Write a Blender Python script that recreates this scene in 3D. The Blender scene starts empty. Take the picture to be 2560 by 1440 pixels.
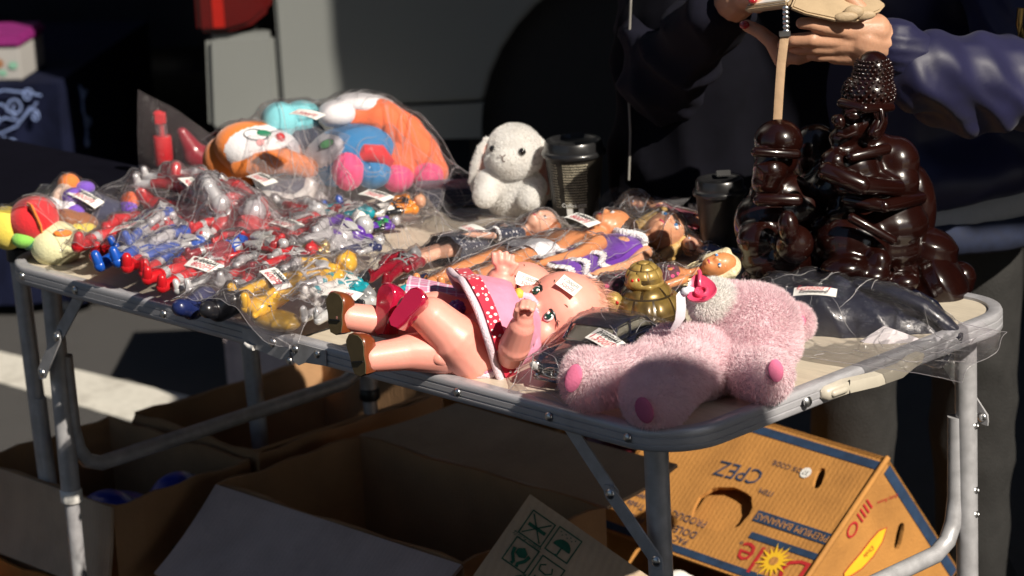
import bpy, bmesh, math, random
import numpy as np
from mathutils import Vector as V, Matrix, noise
from mathutils.bvhtree import BVHTree
random.seed(7); rng = np.random.default_rng(11)
SC = bpy.context.scene; COL = SC.collection
# ------------------------------------------------------------------ camera, light, exposure
cam = bpy.data.cameras.new('camera'); camo = bpy.data.objects.new('camera', cam); COL.objects.link(camo)
SC.camera = camo
cam.sensor_width = 36; cam.lens = 100.05; cam.clip_start = 0.1; cam.clip_end = 400
camo.matrix_world = Matrix(((0.70190336, -0.15829215, 0.69446042, 3.05276), (0.71045957, 0.22510461, -0.66676466, -1.99767),
                            (-0.05078263, 0.96139041, 0.27046185, 1.63118), (0, 0, 0, 1)))
cam.dof.use_dof = True; cam.dof.focus_distance = 3.15; cam.dof.aperture_fstop = 7.1
SUN_AZ, SUN_EL = math.radians(-7), math.radians(38)       # azimuth from +x towards +y
to_sun = V((math.cos(SUN_AZ) * math.cos(SUN_EL), math.sin(SUN_AZ) * math.cos(SUN_EL), math.sin(SUN_EL)))
world = bpy.data.worlds.new('World'); SC.world = world; world.use_nodes = True
wn = world.node_tree.nodes; bg = wn['Background']
sky = wn.new('ShaderNodeTexSky'); sky.sky_type = 'NISHITA'; sky.sun_disc = False
sky.sun_elevation = SUN_EL; sky.sun_rotation = math.pi / 2 - SUN_AZ
world.node_tree.links.new(sky.outputs[0], bg.inputs[0]); bg.inputs[1].default_value = 0.05
sun = bpy.data.lights.new('sun', 'SUN'); sun.energy = 5.0; sun.angle = math.radians(0.5); sun.color = (1.0, 0.91, 0.78)
suno = bpy.data.objects.new('sun', sun); COL.objects.link(suno)
suno.rotation_euler = (-to_sun).to_track_quat('-Z', 'Y').to_euler(); suno.location = (6, 1, 5)
SC.view_settings.view_transform = 'Standard'; SC.view_settings.look = 'None'
SC.view_settings.exposure = 0.40; SC.view_settings.gamma = 1
SC.render.engine = 'CYCLES'
cy = SC.cycles; cy.max_bounces = 8; cy.transparent_max_bounces = 40; cy.diffuse_bounces = 4; cy.glossy_bounces = 3
cy.transmission_bounces = 6; cy.caustics_reflective = False; cy.caustics_refractive = False
cy.use_denoising = True; cy.sample_clamp_indirect = 4.0

# ------------------------------------------------------------------ materials
def M(name, c, rough=0.5, metal=0.0, var=0.12, vscale=30.0, bump=0.0, bscale=120.0, coat=0.0, sheen=0.0, spec=0.5,
      trans=0.0, c2=None, stretch=None, sss=0.0, dirt=0.0):
    m = bpy.data.materials.new(name); m.use_nodes = True; nt = m.node_tree; n = nt.nodes; L = nt.links
    b = n['Principled BSDF']; b.inputs['Roughness'].default_value = rough; b.inputs['Metallic'].default_value = metal
    b.inputs['Specular IOR Level'].default_value = spec; b.inputs['Coat Weight'].default_value = coat
    b.inputs['Coat Roughness'].default_value = 0.08; b.inputs['Sheen Weight'].default_value = sheen
    b.inputs['Transmission Weight'].default_value = trans
    if sss: b.inputs['Subsurface Weight'].default_value = sss; b.inputs['Subsurface Radius'].default_value = (.012, .005, .003); b.inputs['Subsurface Scale'].default_value = 1.0
    tc = n.new('ShaderNodeTexCoord'); src = tc.outputs['Object']
    if stretch:
        mp = n.new('ShaderNodeMapping'); mp.inputs['Scale'].default_value = stretch; L.new(src, mp.inputs[0]); src = mp.outputs[0]
    nz = n.new('ShaderNodeTexNoise'); nz.inputs['Scale'].default_value = vscale; nz.inputs['Detail'].default_value = 5; L.new(src, nz.inputs[0])
    mx = n.new('ShaderNodeMix'); mx.data_type = 'RGBA'
    a = [min(1, v * (1 - var)) for v in c]; d = list(c2) if c2 else [min(1, v * (1 + var)) for v in c]
    mx.inputs[6].default_value = (*a, 1); mx.inputs[7].default_value = (*d, 1)
    rp = n.new('ShaderNodeValToRGB'); rp.color_ramp.elements[0].position = 0.3; rp.color_ramp.elements[1].position = 0.7
    L.new(nz.outputs[0], rp.inputs[0]); L.new(rp.outputs[0], mx.inputs[0]); out = mx.outputs[2]
    if dirt:
        z2 = n.new('ShaderNodeTexNoise'); z2.inputs['Scale'].default_value = 9; z2.inputs['Detail'].default_value = 8; z2.inputs['Roughness'].default_value = .7; L.new(tc.outputs['Object'], z2.inputs[0])
        r2 = n.new('ShaderNodeValToRGB'); r2.color_ramp.elements[0].position = .5; r2.color_ramp.elements[1].position = .72
        r2.color_ramp.elements[0].color = (0, 0, 0, 1); r2.color_ramp.elements[1].color = (dirt, dirt, dirt, 1); L.new(z2.outputs[0], r2.inputs[0])
        m2 = n.new('ShaderNodeMix'); m2.data_type = 'RGBA'; m2.inputs[7].default_value = (c[0] * .35, c[1] * .32, c[2] * .3, 1)
        L.new(r2.outputs[0], m2.inputs[0]); L.new(out, m2.inputs[6]); out = m2.outputs[2]
    L.new(out, b.inputs['Base Color'])
    if bump:
        bz = n.new('ShaderNodeTexNoise'); bz.inputs['Scale'].default_value = bscale; bz.inputs['Detail'].default_value = 4; L.new(src, bz.inputs[0])
        bp = n.new('ShaderNodeBump'); bp.inputs['Strength'].default_value = bump; bp.inputs['Distance'].default_value = 0.004
        L.new(bz.outputs[0], bp.inputs['Height']); L.new(bp.outputs[0], b.inputs['Normal'])
    rr = n.new('ShaderNodeMapRange'); rr.inputs[3].default_value = max(.02, rough - .06); rr.inputs[4].default_value = min(1, rough + .08)
    L.new(nz.outputs[0], rr.inputs[0]); L.new(rr.outputs[0], b.inputs['Roughness'])
    return m

def film(name, haze=0.05, rough=0.07, tint=(.97, .96, .97), refl=1.0, hz=(.8, .78, .82)):
    """thin clear plastic film: see-through, mirror-like by Fresnel, a little milky"""
    m = bpy.data.materials.new(name); m.use_nodes = True; nt = m.node_tree; n = nt.nodes; L = nt.links; n.clear()
    o = n.new('ShaderNodeOutputMaterial'); tr = n.new('ShaderNodeBsdfTransparent'); tr.inputs[0].default_value = (*tint, 1)
    gl = n.new('ShaderNodeBsdfGlossy'); gl.inputs['Roughness'].default_value = rough
    df = n.new('ShaderNodeBsdfDiffuse'); df.inputs[0].default_value = (*hz, 1); tl = n.new('ShaderNodeBsdfTranslucent'); tl.inputs[0].default_value = (*hz, 1)
    fr = n.new('ShaderNodeFresnel'); fr.inputs[0].default_value = 1.5
    tc = n.new('ShaderNodeTexCoord'); nz = n.new('ShaderNodeTexNoise'); nz.inputs['Scale'].default_value = 75; nz.inputs['Detail'].default_value = 5; nz.inputs['Distortion'].default_value = 1.6
    L.new(tc.outputs['Object'], nz.inputs[0])
    bp = n.new('ShaderNodeBump'); bp.inputs['Strength'].default_value = 1.0; bp.inputs['Distance'].default_value = .012; L.new(nz.outputs[0], bp.inputs['Height'])
    L.new(bp.outputs[0], gl.inputs['Normal'])
    k = n.new('ShaderNodeMath'); k.operation = 'MULTIPLY'; k.inputs[1].default_value = 0.55 * refl; k.use_clamp = True; L.new(fr.outputs[0], k.inputs[0])
    m0 = n.new('ShaderNodeMixShader'); m0.inputs[0].default_value = .5; L.new(df.outputs[0], m0.inputs[1]); L.new(tl.outputs[0], m0.inputs[2])
    m1 = n.new('ShaderNodeMixShader'); m1.inputs[0].default_value = haze; L.new(tr.outputs[0], m1.inputs[1]); L.new(m0.outputs[0], m1.inputs[2])
    m2 = n.new('ShaderNodeMixShader'); L.new(k.outputs[0], m2.inputs[0]); L.new(m1.outputs[0], m2.inputs[1]); L.new(gl.outputs[0], m2.inputs[2])
    L.new(m2.outputs[0], o.inputs[0]); return m

# ------------------------------------------------------------------ mesh collector
class MB:
    def __init__(s): s.v = []; s.f = []; s.m = []
    def add(s, vs, fs, mi=0):
        o = len(s.v); s.v += [tuple(a) for a in vs]; s.f += [tuple(i + o for i in q) for q in fs]; s.m += [mi] * len(fs); return s
    def box(s, c, size, rot=None, mi=0, taper=1.0):
        c = V(c); h = V(size) / 2; vs = []
        for z in (-1, 1):
            for y in (-1, 1):
                for x in (-1, 1):
                    q = V((x * h.x * (taper if z > 0 else 1), y * h.y * (taper if z > 0 else 1), z * h.z))
                    vs.append(c + (rot @ q if rot else q))
        return s.add(vs, [(0, 2, 3, 1), (4, 5, 7, 6), (0, 1, 5, 4), (2, 6, 7, 3), (0, 4, 6, 2), (1, 3, 7, 5)], mi)
    def tube(s, pts, rad, n=10, mi=0, cap=True, flat=1.0, up=None):
        """round tube along pts; rad one number or one per point; flat squashes it along its second normal"""
        pts = [V(p) for p in pts]; k = len(pts); rad = [rad] * k if not hasattr(rad, '__len__') else rad
        T = [(pts[min(i + 1, k - 1)] - pts[max(i - 1, 0)]).normalized() for i in range(k)]
        a = V(up) if up else (V((0, 0, 1)) if abs(T[0].z) < .9 else V((1, 0, 0)))
        vs = []; N = (a - T[0] * a.dot(T[0])).normalized()
        for i in range(k):
            N = (N - T[i] * N.dot(T[i])).normalized(); B = T[i].cross(N)
            for j in range(n):
                t = 2 * math.pi * j / n; vs.append(pts[i] + (N * math.cos(t) * flat + B * math.sin(t)) * rad[i])
        fs = [(i * n + j, i * n + (j + 1) % n, (i + 1) * n + (j + 1) % n, (i + 1) * n + j) for i in range(k - 1) for j in range(n)]
        if cap: fs += [tuple(range(n - 1, -1, -1)), tuple(range((k - 1) * n, k * n))]
        return s.add(vs, fs, mi)
    def cap(s, a, b, ra, rb=None, n=12, mi=0, mid=()):
        """capsule-like limb with rounded ends"""
        rb = ra if rb is None else rb; a, b = V(a), V(b); d = (b - a).normalized(); P = []; Rr = []
        for t in (90, 65, 40, 15): P.append(a - d * ra * math.sin(math.radians(t))); Rr.append(max(1e-5, ra * math.cos(math.radians(t))))
        for t, r in mid: P.append(a.lerp(b, t)); Rr.append(r)
        for t in (15, 40, 65, 90): P.append(b + d * rb * math.sin(math.radians(t))); Rr.append(max(1e-5, rb * math.cos(math.radians(t))))
        return s.tube(P, Rr, n, mi)
    def ell(s, c, r, rot=None, n=16, mi=0):
        c = V(c); r = V((r, r, r)) if not hasattr(r, '__len__') else V(r); vs = []; fs = []; m = max(6, n // 2 + 1)
        for i in range(m + 1):
            a = math.pi * i / m
            for j in range(n):
                b = 2 * math.pi * j / n; q = V((r.x * math.sin(a) * math.cos(b), r.y * math.sin(a) * math.sin(b), r.z * math.cos(a)))
                vs.append(c + (rot @ q if rot else q))
        for i in range(m):
            for j in range(n): fs.append((i * n + j, (i + 1) * n + j, (i + 1) * n + (j + 1) % n, i * n + (j + 1) % n))
        return s.add(vs, fs, mi)
    def lathe(s, prof, c=(0, 0, 0), n=24, mi=0, rot=None):
        c = V(c); vs = []; k = len(prof)
        for r, z in prof:
            for j in range(n):
                t = 2 * math.pi * j / n; q = V((r * math.cos(t), r * math.sin(t), z)); vs.append(c + (rot @ q if rot else q))
        fs = [(i * n + j, i * n + (j + 1) % n, (i + 1) * n + (j + 1) % n, (i + 1) * n + j) for i in range(k - 1) for j in range(n)]
        return s.add(vs, fs, mi)
    def prism(s, poly, o, u, w, d, mi=0):
        """polygon in the plane (o,u,w) pushed along u x w by d"""
        o, u, w = V(o), V(u).normalized(), V(w).normalized(); nn = u.cross(w) * d; k = len(poly)
        vs = [o + u * a + w * b for a, b in poly] + [o + u * a + w * b + nn for a, b in poly]
        return s.add(vs, [tuple(range(k - 1, -1, -1)), tuple(range(k, 2 * k))] + [(i, (i + 1) % k, k + (i + 1) % k, k + i) for i in range(k)], mi)
    def quad(s, a, b, c, d, mi=0): return s.add([a, b, c, d], [(0, 1, 2, 3)], mi)
    def build(s, name, mat, parent=None, smooth=True, mtx=None, bevel=0, keep=True):
        me = bpy.data.meshes.new(name); vs = s.v if mtx is None else [mtx @ V(v) for v in s.v]
        me.from_pydata([tuple(v) for v in vs], [], s.f)
        for q in (mat if isinstance(mat, (list, tuple)) else [mat]): me.materials.append(q)
        if any(s.m): me.polygons.foreach_set('material_index', s.m)
        bm = bmesh.new(); bm.from_mesh(me); bmesh.ops.recalc_face_normals(bm, faces=bm.faces)
        if bevel: bmesh.ops.bevel(bm, geom=[e for e in bm.edges if len(e.link_faces) == 2 and e.calc_face_angle(0) > .5], offset=bevel, segments=2, affect='EDGES', clamp_overlap=True)
        bm.to_mesh(me); bm.free()
        if smooth:
            me.polygons.foreach_set('use_smooth', [True] * len(me.polygons))
            try: me.set_sharp_from_angle(angle=math.radians(50))
            except Exception: pass
        return link(name, me, parent)

def link(name, me, parent=None):
    o = bpy.data.objects.new(name, me); COL.objects.link(o)
    if parent is not None:
        o.parent = parent; o.matrix_parent_inverse = pw(parent).inverted()
    return o
def pw(o):
    m = o.matrix_basis.copy()
    return pw(o.parent) @ o.matrix_parent_inverse @ m if o.parent else m
def thing(name, label, cat, loc, group=None):
    o = bpy.data.objects.new(name, None); COL.objects.link(o); o.location = loc; o.empty_display_size = .02
    o['label'] = label; o['category'] = cat
    if group: o['group'] = group
    return o
def tag(o, label, cat, group=None):
    o['label'] = label; o['category'] = cat
    if group: o['group'] = group
    return o
def struct(o): o['kind'] = 'structure'; return o
def blob(name, mb, voxel, mat, parent=None, it=6, mtx=None, fac=.5, fn=None, mats=None):
    """melts overlapping closed shapes into one continuous skin"""
    me = bpy.data.meshes.new(name); vs = mb.v if mtx is None else [tuple(mtx @ V(v)) for v in mb.v]
    me.from_pydata([tuple(v) for v in vs], [], mb.f)
    bm = bmesh.new(); bm.from_mesh(me); bmesh.ops.recalc_face_normals(bm, faces=bm.faces); bm.to_mesh(me); bm.free()
    t = bpy.data.objects.new('tmp', me); COL.objects.link(t)
    r = t.modifiers.new('r', 'REMESH'); r.mode = 'VOXEL'; r.voxel_size = voxel; r.use_smooth_shade = True
    if it: sm = t.modifiers.new('s', 'SMOOTH'); sm.iterations = it; sm.factor = fac
    dg = bpy.context.evaluated_depsgraph_get(); m2 = bpy.data.meshes.new_from_object(t.evaluated_get(dg)); m2.name = name
    bpy.data.objects.remove(t); bpy.data.meshes.remove(me)
    m2.materials.clear()
    for q in (mats or [mat]): m2.materials.append(q)
    m2.polygons.foreach_set('use_smooth', [True] * len(m2.polygons))
    if fn:
        c = np.zeros(len(m2.polygons) * 3); m2.polygons.foreach_get('center', c)
        m2.polygons.foreach_set('material_index', [int(i) for i in fn(c.reshape(-1, 3))])
    else: m2.polygons.foreach_set('material_index', [0] * len(m2.polygons))
    return link(name, m2, parent)
def rotm(ax, deg): return Matrix.Rotation(math.radians(deg), 3, ax)
def frame(o, x, y):
    """4x4 with origin o, first axis x, second axis close to y"""
    x = V(x).normalized(); y = V(y); y = (y - x * y.dot(x)).normalized(); z = x.cross(y)
    return Matrix(((x.x, y.x, z.x, o[0]), (x.y, y.y, z.y, o[1]), (x.z, y.z, z.z, o[2]), (0, 0, 0, 1)))
def text(name, body, mtx, size, mat, parent, depth=0.0, align='CENTER', shear=0, xs=1.0):
    cu = bpy.data.curves.new(name, 'FONT'); cu.body = body; cu.size = size; cu.align_x = align; cu.align_y = 'CENTER'; cu.extrude = depth
    cu.shear = shear; cu.resolution_u = 2
    t = bpy.data.objects.new('tmp', cu); COL.objects.link(t); dg = bpy.context.evaluated_depsgraph_get()
    me = bpy.data.meshes.new_from_object(t.evaluated_get(dg)); bpy.data.objects.remove(t); me.name = name
    me.transform(mtx @ Matrix.Diagonal((xs, 1, 1, 1))); me.materials.clear(); me.materials.append(mat)
    return link(name, me, parent)
CR = V((0.6926, 0.7213, 0)); CF = V((-0.7213, 0.6926, 0)); UP = V((0, 0, 1))   # the stall seen from where shoppers stand: along it, across it, up

# ------------------------------------------------------------------ shared materials
m_alu = M('brushed aluminium', (.46, .46, .49), .38, .3, .12, 40, .04, 400, stretch=(2, 2, 60), dirt=.35)
m_alu_d = M('worn aluminium', (.44, .44, .46), .40, .3, .15, 60, .03, 300, dirt=.4)
m_steel = M('zinc steel', (.6, .6, .6), .28, 1.0, .1, 90)
m_black = M('black plastic', (.012, .012, .014), .4, var=.2)
m_beige = M('beige plastic', (.52, .48, .40), .38, var=.06, dirt=.25)
m_white = M('white plastic', (.78, .77, .74), .4, var=.04)
m_paper = M('tag paper', (.82, .81, .78), .55, var=.03)
m_ink = M('black marker ink', (.015, .013, .02), .6)
m_red_ink = M('red marker ink', (.55, .02, .05), .6)
# ------------------------------------------------------------------ ground
def asphalt():
    m = M('asphalt', (.055, .053, .052), .9, 0, .35, 260, .6, 420, dirt=.2); return m
m_asph = asphalt()
g = MB(); N_ = 24
for i in range(N_):
    for j in range(N_):
        x0, x1 = -60 + 120 * i / N_, -60 + 120 * (i + 1) / N_; y0, y1 = -60 + 120 * j / N_, -60 + 120 * (j + 1) / N_
        g.quad((x0, y0, 0), (x1, y0, 0), (x1, y1, 0), (x0, y1, 0))
struct(g.build('ground', m_asph, smooth=False))
m_line = M('road paint', (.58, .56, .50), .75, 0, .08, 60, .25, 300, dirt=.75)
def marking(pts):
    b = MB(); pts = [V((p[0], p[1], .004)) for p in pts]; b.add(pts + [p - V((0, 0, .003)) for p in pts], [(0, 1, 2, 3), (0, 4, 5, 1), (1, 5, 6, 2), (2, 6, 7, 3), (3, 7, 4, 0)]); return struct(b.build('road_marking', m_line, smooth=False))
marking([(-2.0416,1.0416,0), (-0.9381,1.1363,0), (-0.8028,0.9689,0), (-1.8862,0.9425,0)])
marking([(-0.7472,1.3662,0), (-0.1411,1.4532,0), (-0.0606,1.2839,0), (-0.6901,1.2341,0)])

# ------------------------------------------------------------------ white van behind the stall
vo = V((-1.042, 1.473, 0)) - V((.715, .699, 0)) * .236; VX = V((0.715, 0.699, 0)).normalized(); VY = V((-VX.y, VX.x, 0))   # rear corner on the ground, along its side, across it
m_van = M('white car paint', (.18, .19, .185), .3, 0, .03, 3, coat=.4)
m_vand = M('dark van underside', (.006, .006, .008), .8)
m_tail = M('red lamp lens', (.075, .003, .003), .12, 0, .1, 20, coat=1.0)
m_glass = M('tinted window glass', (.01, .012, .014), .05, coat=1)
m_tyre = M('tyre rubber', (.012, .012, .013), .8, bump=.3)
van = thing('parked_van', 'white van with red tail lamp parked behind the toy stall', 'van', vo)
def vp(x, y, z): return vo + VX * x + VY * y + UP * z
def van_x(px): return 0
AR, AX, AZ = .335, .86, .43                                # wheel arch radius, centre along the side and height
def panel(poly, y0, y1, name, mat, parent=van, bev=.006):
    b = MB(); b.add([vp(a, y0, c) for a, c in poly] + [vp(a, y1, c) for a, c in poly],
        [tuple(range(len(poly))), tuple(range(2 * len(poly) - 1, len(poly) - 1, -1))] + [(i, (i + 1) % len(poly), len(poly) + (i + 1) % len(poly), len(poly) + i) for i in range(len(poly))])
    return b.build(name, mat, parent, bevel=bev)
arch = lambda a0, a1, n: [(AX + AR * math.cos(math.radians(a)), AZ + AR * math.sin(math.radians(a))) for a in np.linspace(a0, a1, n)]
# rear quarter above the bumper seam, then the bumper corner below it
seam = .502
a_s = math.degrees(math.asin((seam + .003 - AZ) / AR)); a_b = math.degrees(math.asin((seam - .003 - AZ) / AR))
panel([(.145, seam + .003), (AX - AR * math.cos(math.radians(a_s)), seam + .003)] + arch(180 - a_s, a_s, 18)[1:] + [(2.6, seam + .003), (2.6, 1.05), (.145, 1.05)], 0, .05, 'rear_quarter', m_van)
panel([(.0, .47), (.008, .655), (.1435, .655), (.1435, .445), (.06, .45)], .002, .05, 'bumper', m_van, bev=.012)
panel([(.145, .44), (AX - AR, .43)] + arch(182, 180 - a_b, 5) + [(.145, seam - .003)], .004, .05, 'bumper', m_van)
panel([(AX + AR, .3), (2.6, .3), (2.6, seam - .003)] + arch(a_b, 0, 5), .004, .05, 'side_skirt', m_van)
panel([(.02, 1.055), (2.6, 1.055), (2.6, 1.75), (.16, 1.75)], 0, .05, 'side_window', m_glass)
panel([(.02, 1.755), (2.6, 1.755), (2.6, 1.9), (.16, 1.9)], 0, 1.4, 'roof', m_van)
panel([(-.005, .661), (.0, 1.3), (.14, 1.3), (.150, .75), (.138, .70), (.10, .672), (.06, .662)], -.012, .05, 'tail_light', m_tail, bev=.01)
panel([(.028, .672), (.05, .672), (.05, 1.2), (.03, 1.2)], -.0135, -.011, 'reflector', M('lamp reflector', (.30, .01, .006), .15, coat=1), bev=0)
panel([(.02, .45), (2.6, .45), (2.6, 1.75), (.02, 1.75)], .06, 1.35, 'interior', m_vand, bev=0)
panel([(AX - .36, .2), (AX + .36, .2), (AX + .36, .82), (AX - .36, .82)], .052, .058, 'arch_liner', m_vand, bev=0)
w = MB(); rm = Matrix((VX, VY, UP)).transposed()
prof = [(.0, .17), (.19, .17), (.2, .2), (.275, .2), (.297, .17), (.3, .1), (.297, .03), (.275, .0), (.2, .0), (.19, .02), (0, .02)]
w.lathe(prof, vp(AX + .02, .06, .30), 36, rot=rm @ rotm('X', -90)); w.build('wheel', m_tyre, van)

# ------------------------------------------------------------------ neighbour's stall with a navy cloth
m_navy = M('navy stall cloth', (.006, .008, .024), .95, 0, .3, 18, .3, 60, spec=.1)
m_cloth_art = M('pale blue embroidery', (.16, .22, .42), .7, var=.25, vscale=60)
n0 = V((-1.7378,1.3383,0)); NX = V((.80, .60, 0)); NY = V((-.60, .80, 0))
ns = thing('cloth_covered_stall', 'stall table draped in navy cloth with pale blue scrollwork', 'table', (n0.x - .5 * NX.x, n0.y - .5 * NX.y, 0))
def npt(x, y, z): return n0 + NX * x + NY * y + UP * (z - n0.z)
ztop = .50
b = MB(); K = 40
def drop(x): return .012 * math.sin(x * 23) + .008 * math.sin(x * 51 + 1)
cols = [(-1.2 + 1.2 * i / K, 0) for i in range(K + 1)] + [(0, .7 * i / 20) for i in range(1, 21)]
vs = []
for i, (x, y) in enumerate(cols):
    on = y == 0; s_ = x if on else y
    for z, k in ((ztop, 0), (ztop - .02, .3), (.35, .7), (.2, 1.2), (.03, 1.6)):
        o = drop(s_) * k + (.03 * (ztop - z))
        vs.append(npt(x + (0 if on else o), y - (o if on else 0), z))
fs = [(i * 5 + j, i * 5 + 5 + j, i * 5 + 6 + j, i * 5 + 1 + j) for i in range(len(cols) - 1) for j in range(4)]
b.add(vs, fs); b.add([npt(-1.2, 0, ztop), npt(0, 0, ztop), npt(0, .7, ztop), npt(-1.2, .7, ztop)], [(0, 1, 2, 3)])
b.build('tablecloth', m_navy, ns)
for x, y in ((-.04, .05), (-1.15, .05), (-.04, .65), (-1.15, .65)): MB().tube([npt(x, y, 0), npt(x, y, ztop - .03)], .014, 8).build('leg', m_alu_d, ns)
def spiral(c, r0, turns, a0, sgn=1, n=26):
    return [(c[0] + r0 * (1 - .82 * t) * math.cos(a0 + sgn * turns * 6.283 * t), c[1] + r0 * (1 - .82 * t) * math.sin(a0 + sgn * turns * 6.283 * t)) for t in np.linspace(0, 1, n)]
def art(curves, side=False):
    b = MB()
    for c in curves:
        P = []
        for x_, z_ in c:
            x = (-.012 + x_ * .38) if not side else x_ * .8; z = ztop + (z_ - .835) * .48
            off = .016 + .03 * (ztop - z) + .01
            P.append(npt(x, -off - drop(x) * .6, z) if not side else npt(off + drop(x) * .6, x, z))
        b.tube(P, .0021, 6)
    return b
cv = [spiral((-.33, .70), .06, 1.4, 1.57), spiral((-.20, .74), .045, 1.3, 3.5, -1), spiral((-.13, .79), .032, 1.3, 0), spiral((-.24, .58), .05, 1.4, 2.2), spiral((-.40, .60), .055, 1.4, 4.2, -1), spiral((-.10, .70), .028, 1.3, 2, -1),
      [(-.55, .76), (-.45, .81), (-.35, .80), (-.25, .82), (-.12, .80), (-.05, .79)], [(-.5, .66), (-.4, .70), (-.3, .63), (-.2, .66), (-.12, .74)], [(-.48, .56), (-.38, .53), (-.3, .57), (-.22, .53)], [(-.42, .80), (-.36, .75), (-.27, .76), (-.2, .70)],
      [(-.35, .66), (-.26, .70), (-.18, .68), (-.08, .76)]]
art([[(x, z) for x, z in c] for c in cv]).build('embroidery', m_cloth_art, ns)
art([[(x, z) for x, z in c] for c in [[(.06, .80), (.075, .74), (.06, .69), (.085, .64), (.075, .58)], spiral((.10, .63), .03, 1.3, 2), spiral((.095, .75), .022, 1.2, 0), spiral((.07, .55), .03, 1.2, 1)]], True).build('embroidery', m_cloth_art, ns)
# white box with pink lid and printed pictures
bx = thing('storage_box', 'white picture box with a pink lid on the navy cloth', 'box', npt(-.17, .10, ztop))
rb = Matrix((NX, NY, UP)).transposed()
MB().box(npt(-.185, .11, ztop + .036), (.20, .16, .070), rb).build('box_body', M('printed card', (.36, .35, .34), .6, 0, .05, 8), bx, bevel=.003)
MB().box(npt(-.185, .11, ztop + .083), (.21, .17, .024), rb).build('lid', M('pink lid', (.22, .02, .15), .45), bx, bevel=.006)
b = MB(); pm = [M('print rose', (.65, .14, .3), .5), M('print brown', (.32, .16, .08), .5), M('print green', (.2, .4, .3), .5)]
for i in range(22):
    x = -.28 + .18 * rng.random(); z = ztop + .012 + .048 * rng.random(); r = .005 + .008 * rng.random()
    q = [npt(x + r * math.cos(t), .0290 - .0002 * i, z + r * .8 * math.sin(t)) for t in np.linspace(0, 6.283, 9)[:-1]]
    b.add(q, [tuple(range(8))], int(rng.integers(3)))
b.build('printed_picture', pm, bx, smooth=False)['kind'] = 'stuff'
# goods and dark vehicle beyond, lost in the shade
dk = thing('dark_wagon', 'dark wagon standing in deep shade beyond the navy stall', 'car', (-3.4, 2.6, 0))
m_dk = M('black car paint', (.008, .009, .016), .35, coat=.6)
wb = Matrix((CR, CF, UP)).transposed(); wc = V((-3.0, 3.0, 0))
MB().box(wc + UP * .62, (4.2, 1.6, .75), wb).build('body', m_dk, dk, bevel=.08)
MB().box(wc + UP * 1.31, (3.6, 1.45, .62), wb, taper=.9).build('cabin', m_glass, dk, bevel=.06)
for sx in (-1.3, 1.3): MB().lathe([(0, 0), (.2, 0), (.31, .02), (.32, .1), (.31, .2), (0, .2)], wc + CR * sx - CF * .65 + UP * .32, 28, rot=wb @ rotm('X', 90)).build('wheel', m_tyre, dk)
MB().box(wc + CR * .55 - CF * .81 + UP * .93, (1.2, .02, .03), wb).build('red_trim', M('dull red trim', (.10, .012, .008), .4), dk)

# ------------------------------------------------------------------ unseen canopies and building masses added to block sun and sky
m_tarp = M('blue shade tarpaulin', (.05, .09, .22), .7); m_conc = M('grey concrete', (.07, .07, .075), .85, bump=.2)
def canopy(label, poly, z, posts, rise=.25):  # unseen roof whose outline is cut to drop a chosen shadow
    c = V((sum(p[0] for p in poly) / len(poly), sum(p[1] for p in poly) / len(poly), 0)); o = thing('shade_canopy', label, 'canopy', c, 'added shade canopies outside the picture')
    B = MB(); k = len(poly); B.add([(x, y, z) for x, y in poly] + [(x, y, z - .12) for x, y in poly] + [(c.x, c.y, z + rise)], [(i, (i + 1) % k, 2 * k) for i in range(k)] + [(i, k + i, k + (i + 1) % k, (i + 1) % k) for i in range(k)]); B.build('roof', m_tarp, o, smooth=False)
    for x, y in posts:
        B = MB(); B.tube([(x, y, 0), (x, y, z + (rise if len(posts) == 1 else 0))], .02, 8); B.build('post', m_alu_d, o)
canopy('added blue parasol roof shading the seller from out of view', [(1.926, 0.538), (2.476, 0.573), (2.576, 0.673), (2.796, 0.718), (2.836, 0.798), (2.756, 1.268), (1.926, 1.268)], 2.3, [(2.5, 1.0)], .12)  # outline shaped to keep sun off the jacket
canopy('added long blue canopy shading the van and road from out of view', [(0.958, 1.239), (1.638, 1.189), (1.718, 0.984), (1.988, 0.904), (5.738, 0.904), (5.738, 4.904), (0.958, 4.904)], 2.3, [(5.6, 1.1), (5.6, 4.6), (1.1, 4.6)])  # outline shaped to leave only a strip of the van lit
canopy('added blue canopy shading the near table corner from out of view', [(3.024, -0.686), (3.074, -0.216), (3.164, -0.116), (3.284, -0.101), (5.764, -0.101), (5.764, -1.886), (3.364, -1.886)], 2.3, [(5.5, -.4), (5.5, -1.9)], .1)  # outline shaped to shade the teddy and near corner
bd = thing('sky_blocker_concrete', 'added grey concrete block cutting sky light from behind, out of view', 'building', (-6, 12, 0))  # unseen mass added to lower the sky fill
MB().box((-4, 10, 13), (44, 4, 26)).build('wall', m_conc, bd)
for i in range(10):
    for k in range(3): MB().box((-22 + 3.6 * i, 7.97, 3 + 3.4 * k), (1.8, .1, 1.6)).build('window', m_glass, bd)


m_fac = M('dark blocker facade', (.012, .014, .018), .35, 0, .3, .3)  # unseen dark masses added against sky fill, gap left for the sun
for lab, c, sz, rz in (('added dark block cutting sky light from the street end', (-14, 0, 13), (3, 26, 26), 0), ('added dark block cutting sky light behind the sun gap', (12, 9.4, 13), (10, 8, 26), 0), ('added dark block cutting sky light in front of the sun gap', (13, -9.5, 13), (12, 8, 26), 0)):
    bd = thing('sky_blocker', lab, 'building', (c[0], c[1], 0)); R3 = rotm('Z', rz); MB().box(c, sz, R3).build('wall', m_fac, bd)
    for k in range(int(sz[2] / 3.5)): MB().box(V(c) + V((0, 0, 2 - sz[2] / 2 + 3.5 * k)), (sz[0] + .1, sz[1] + .1, .25), R3).build('floor_band', m_conc, bd)

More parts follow.
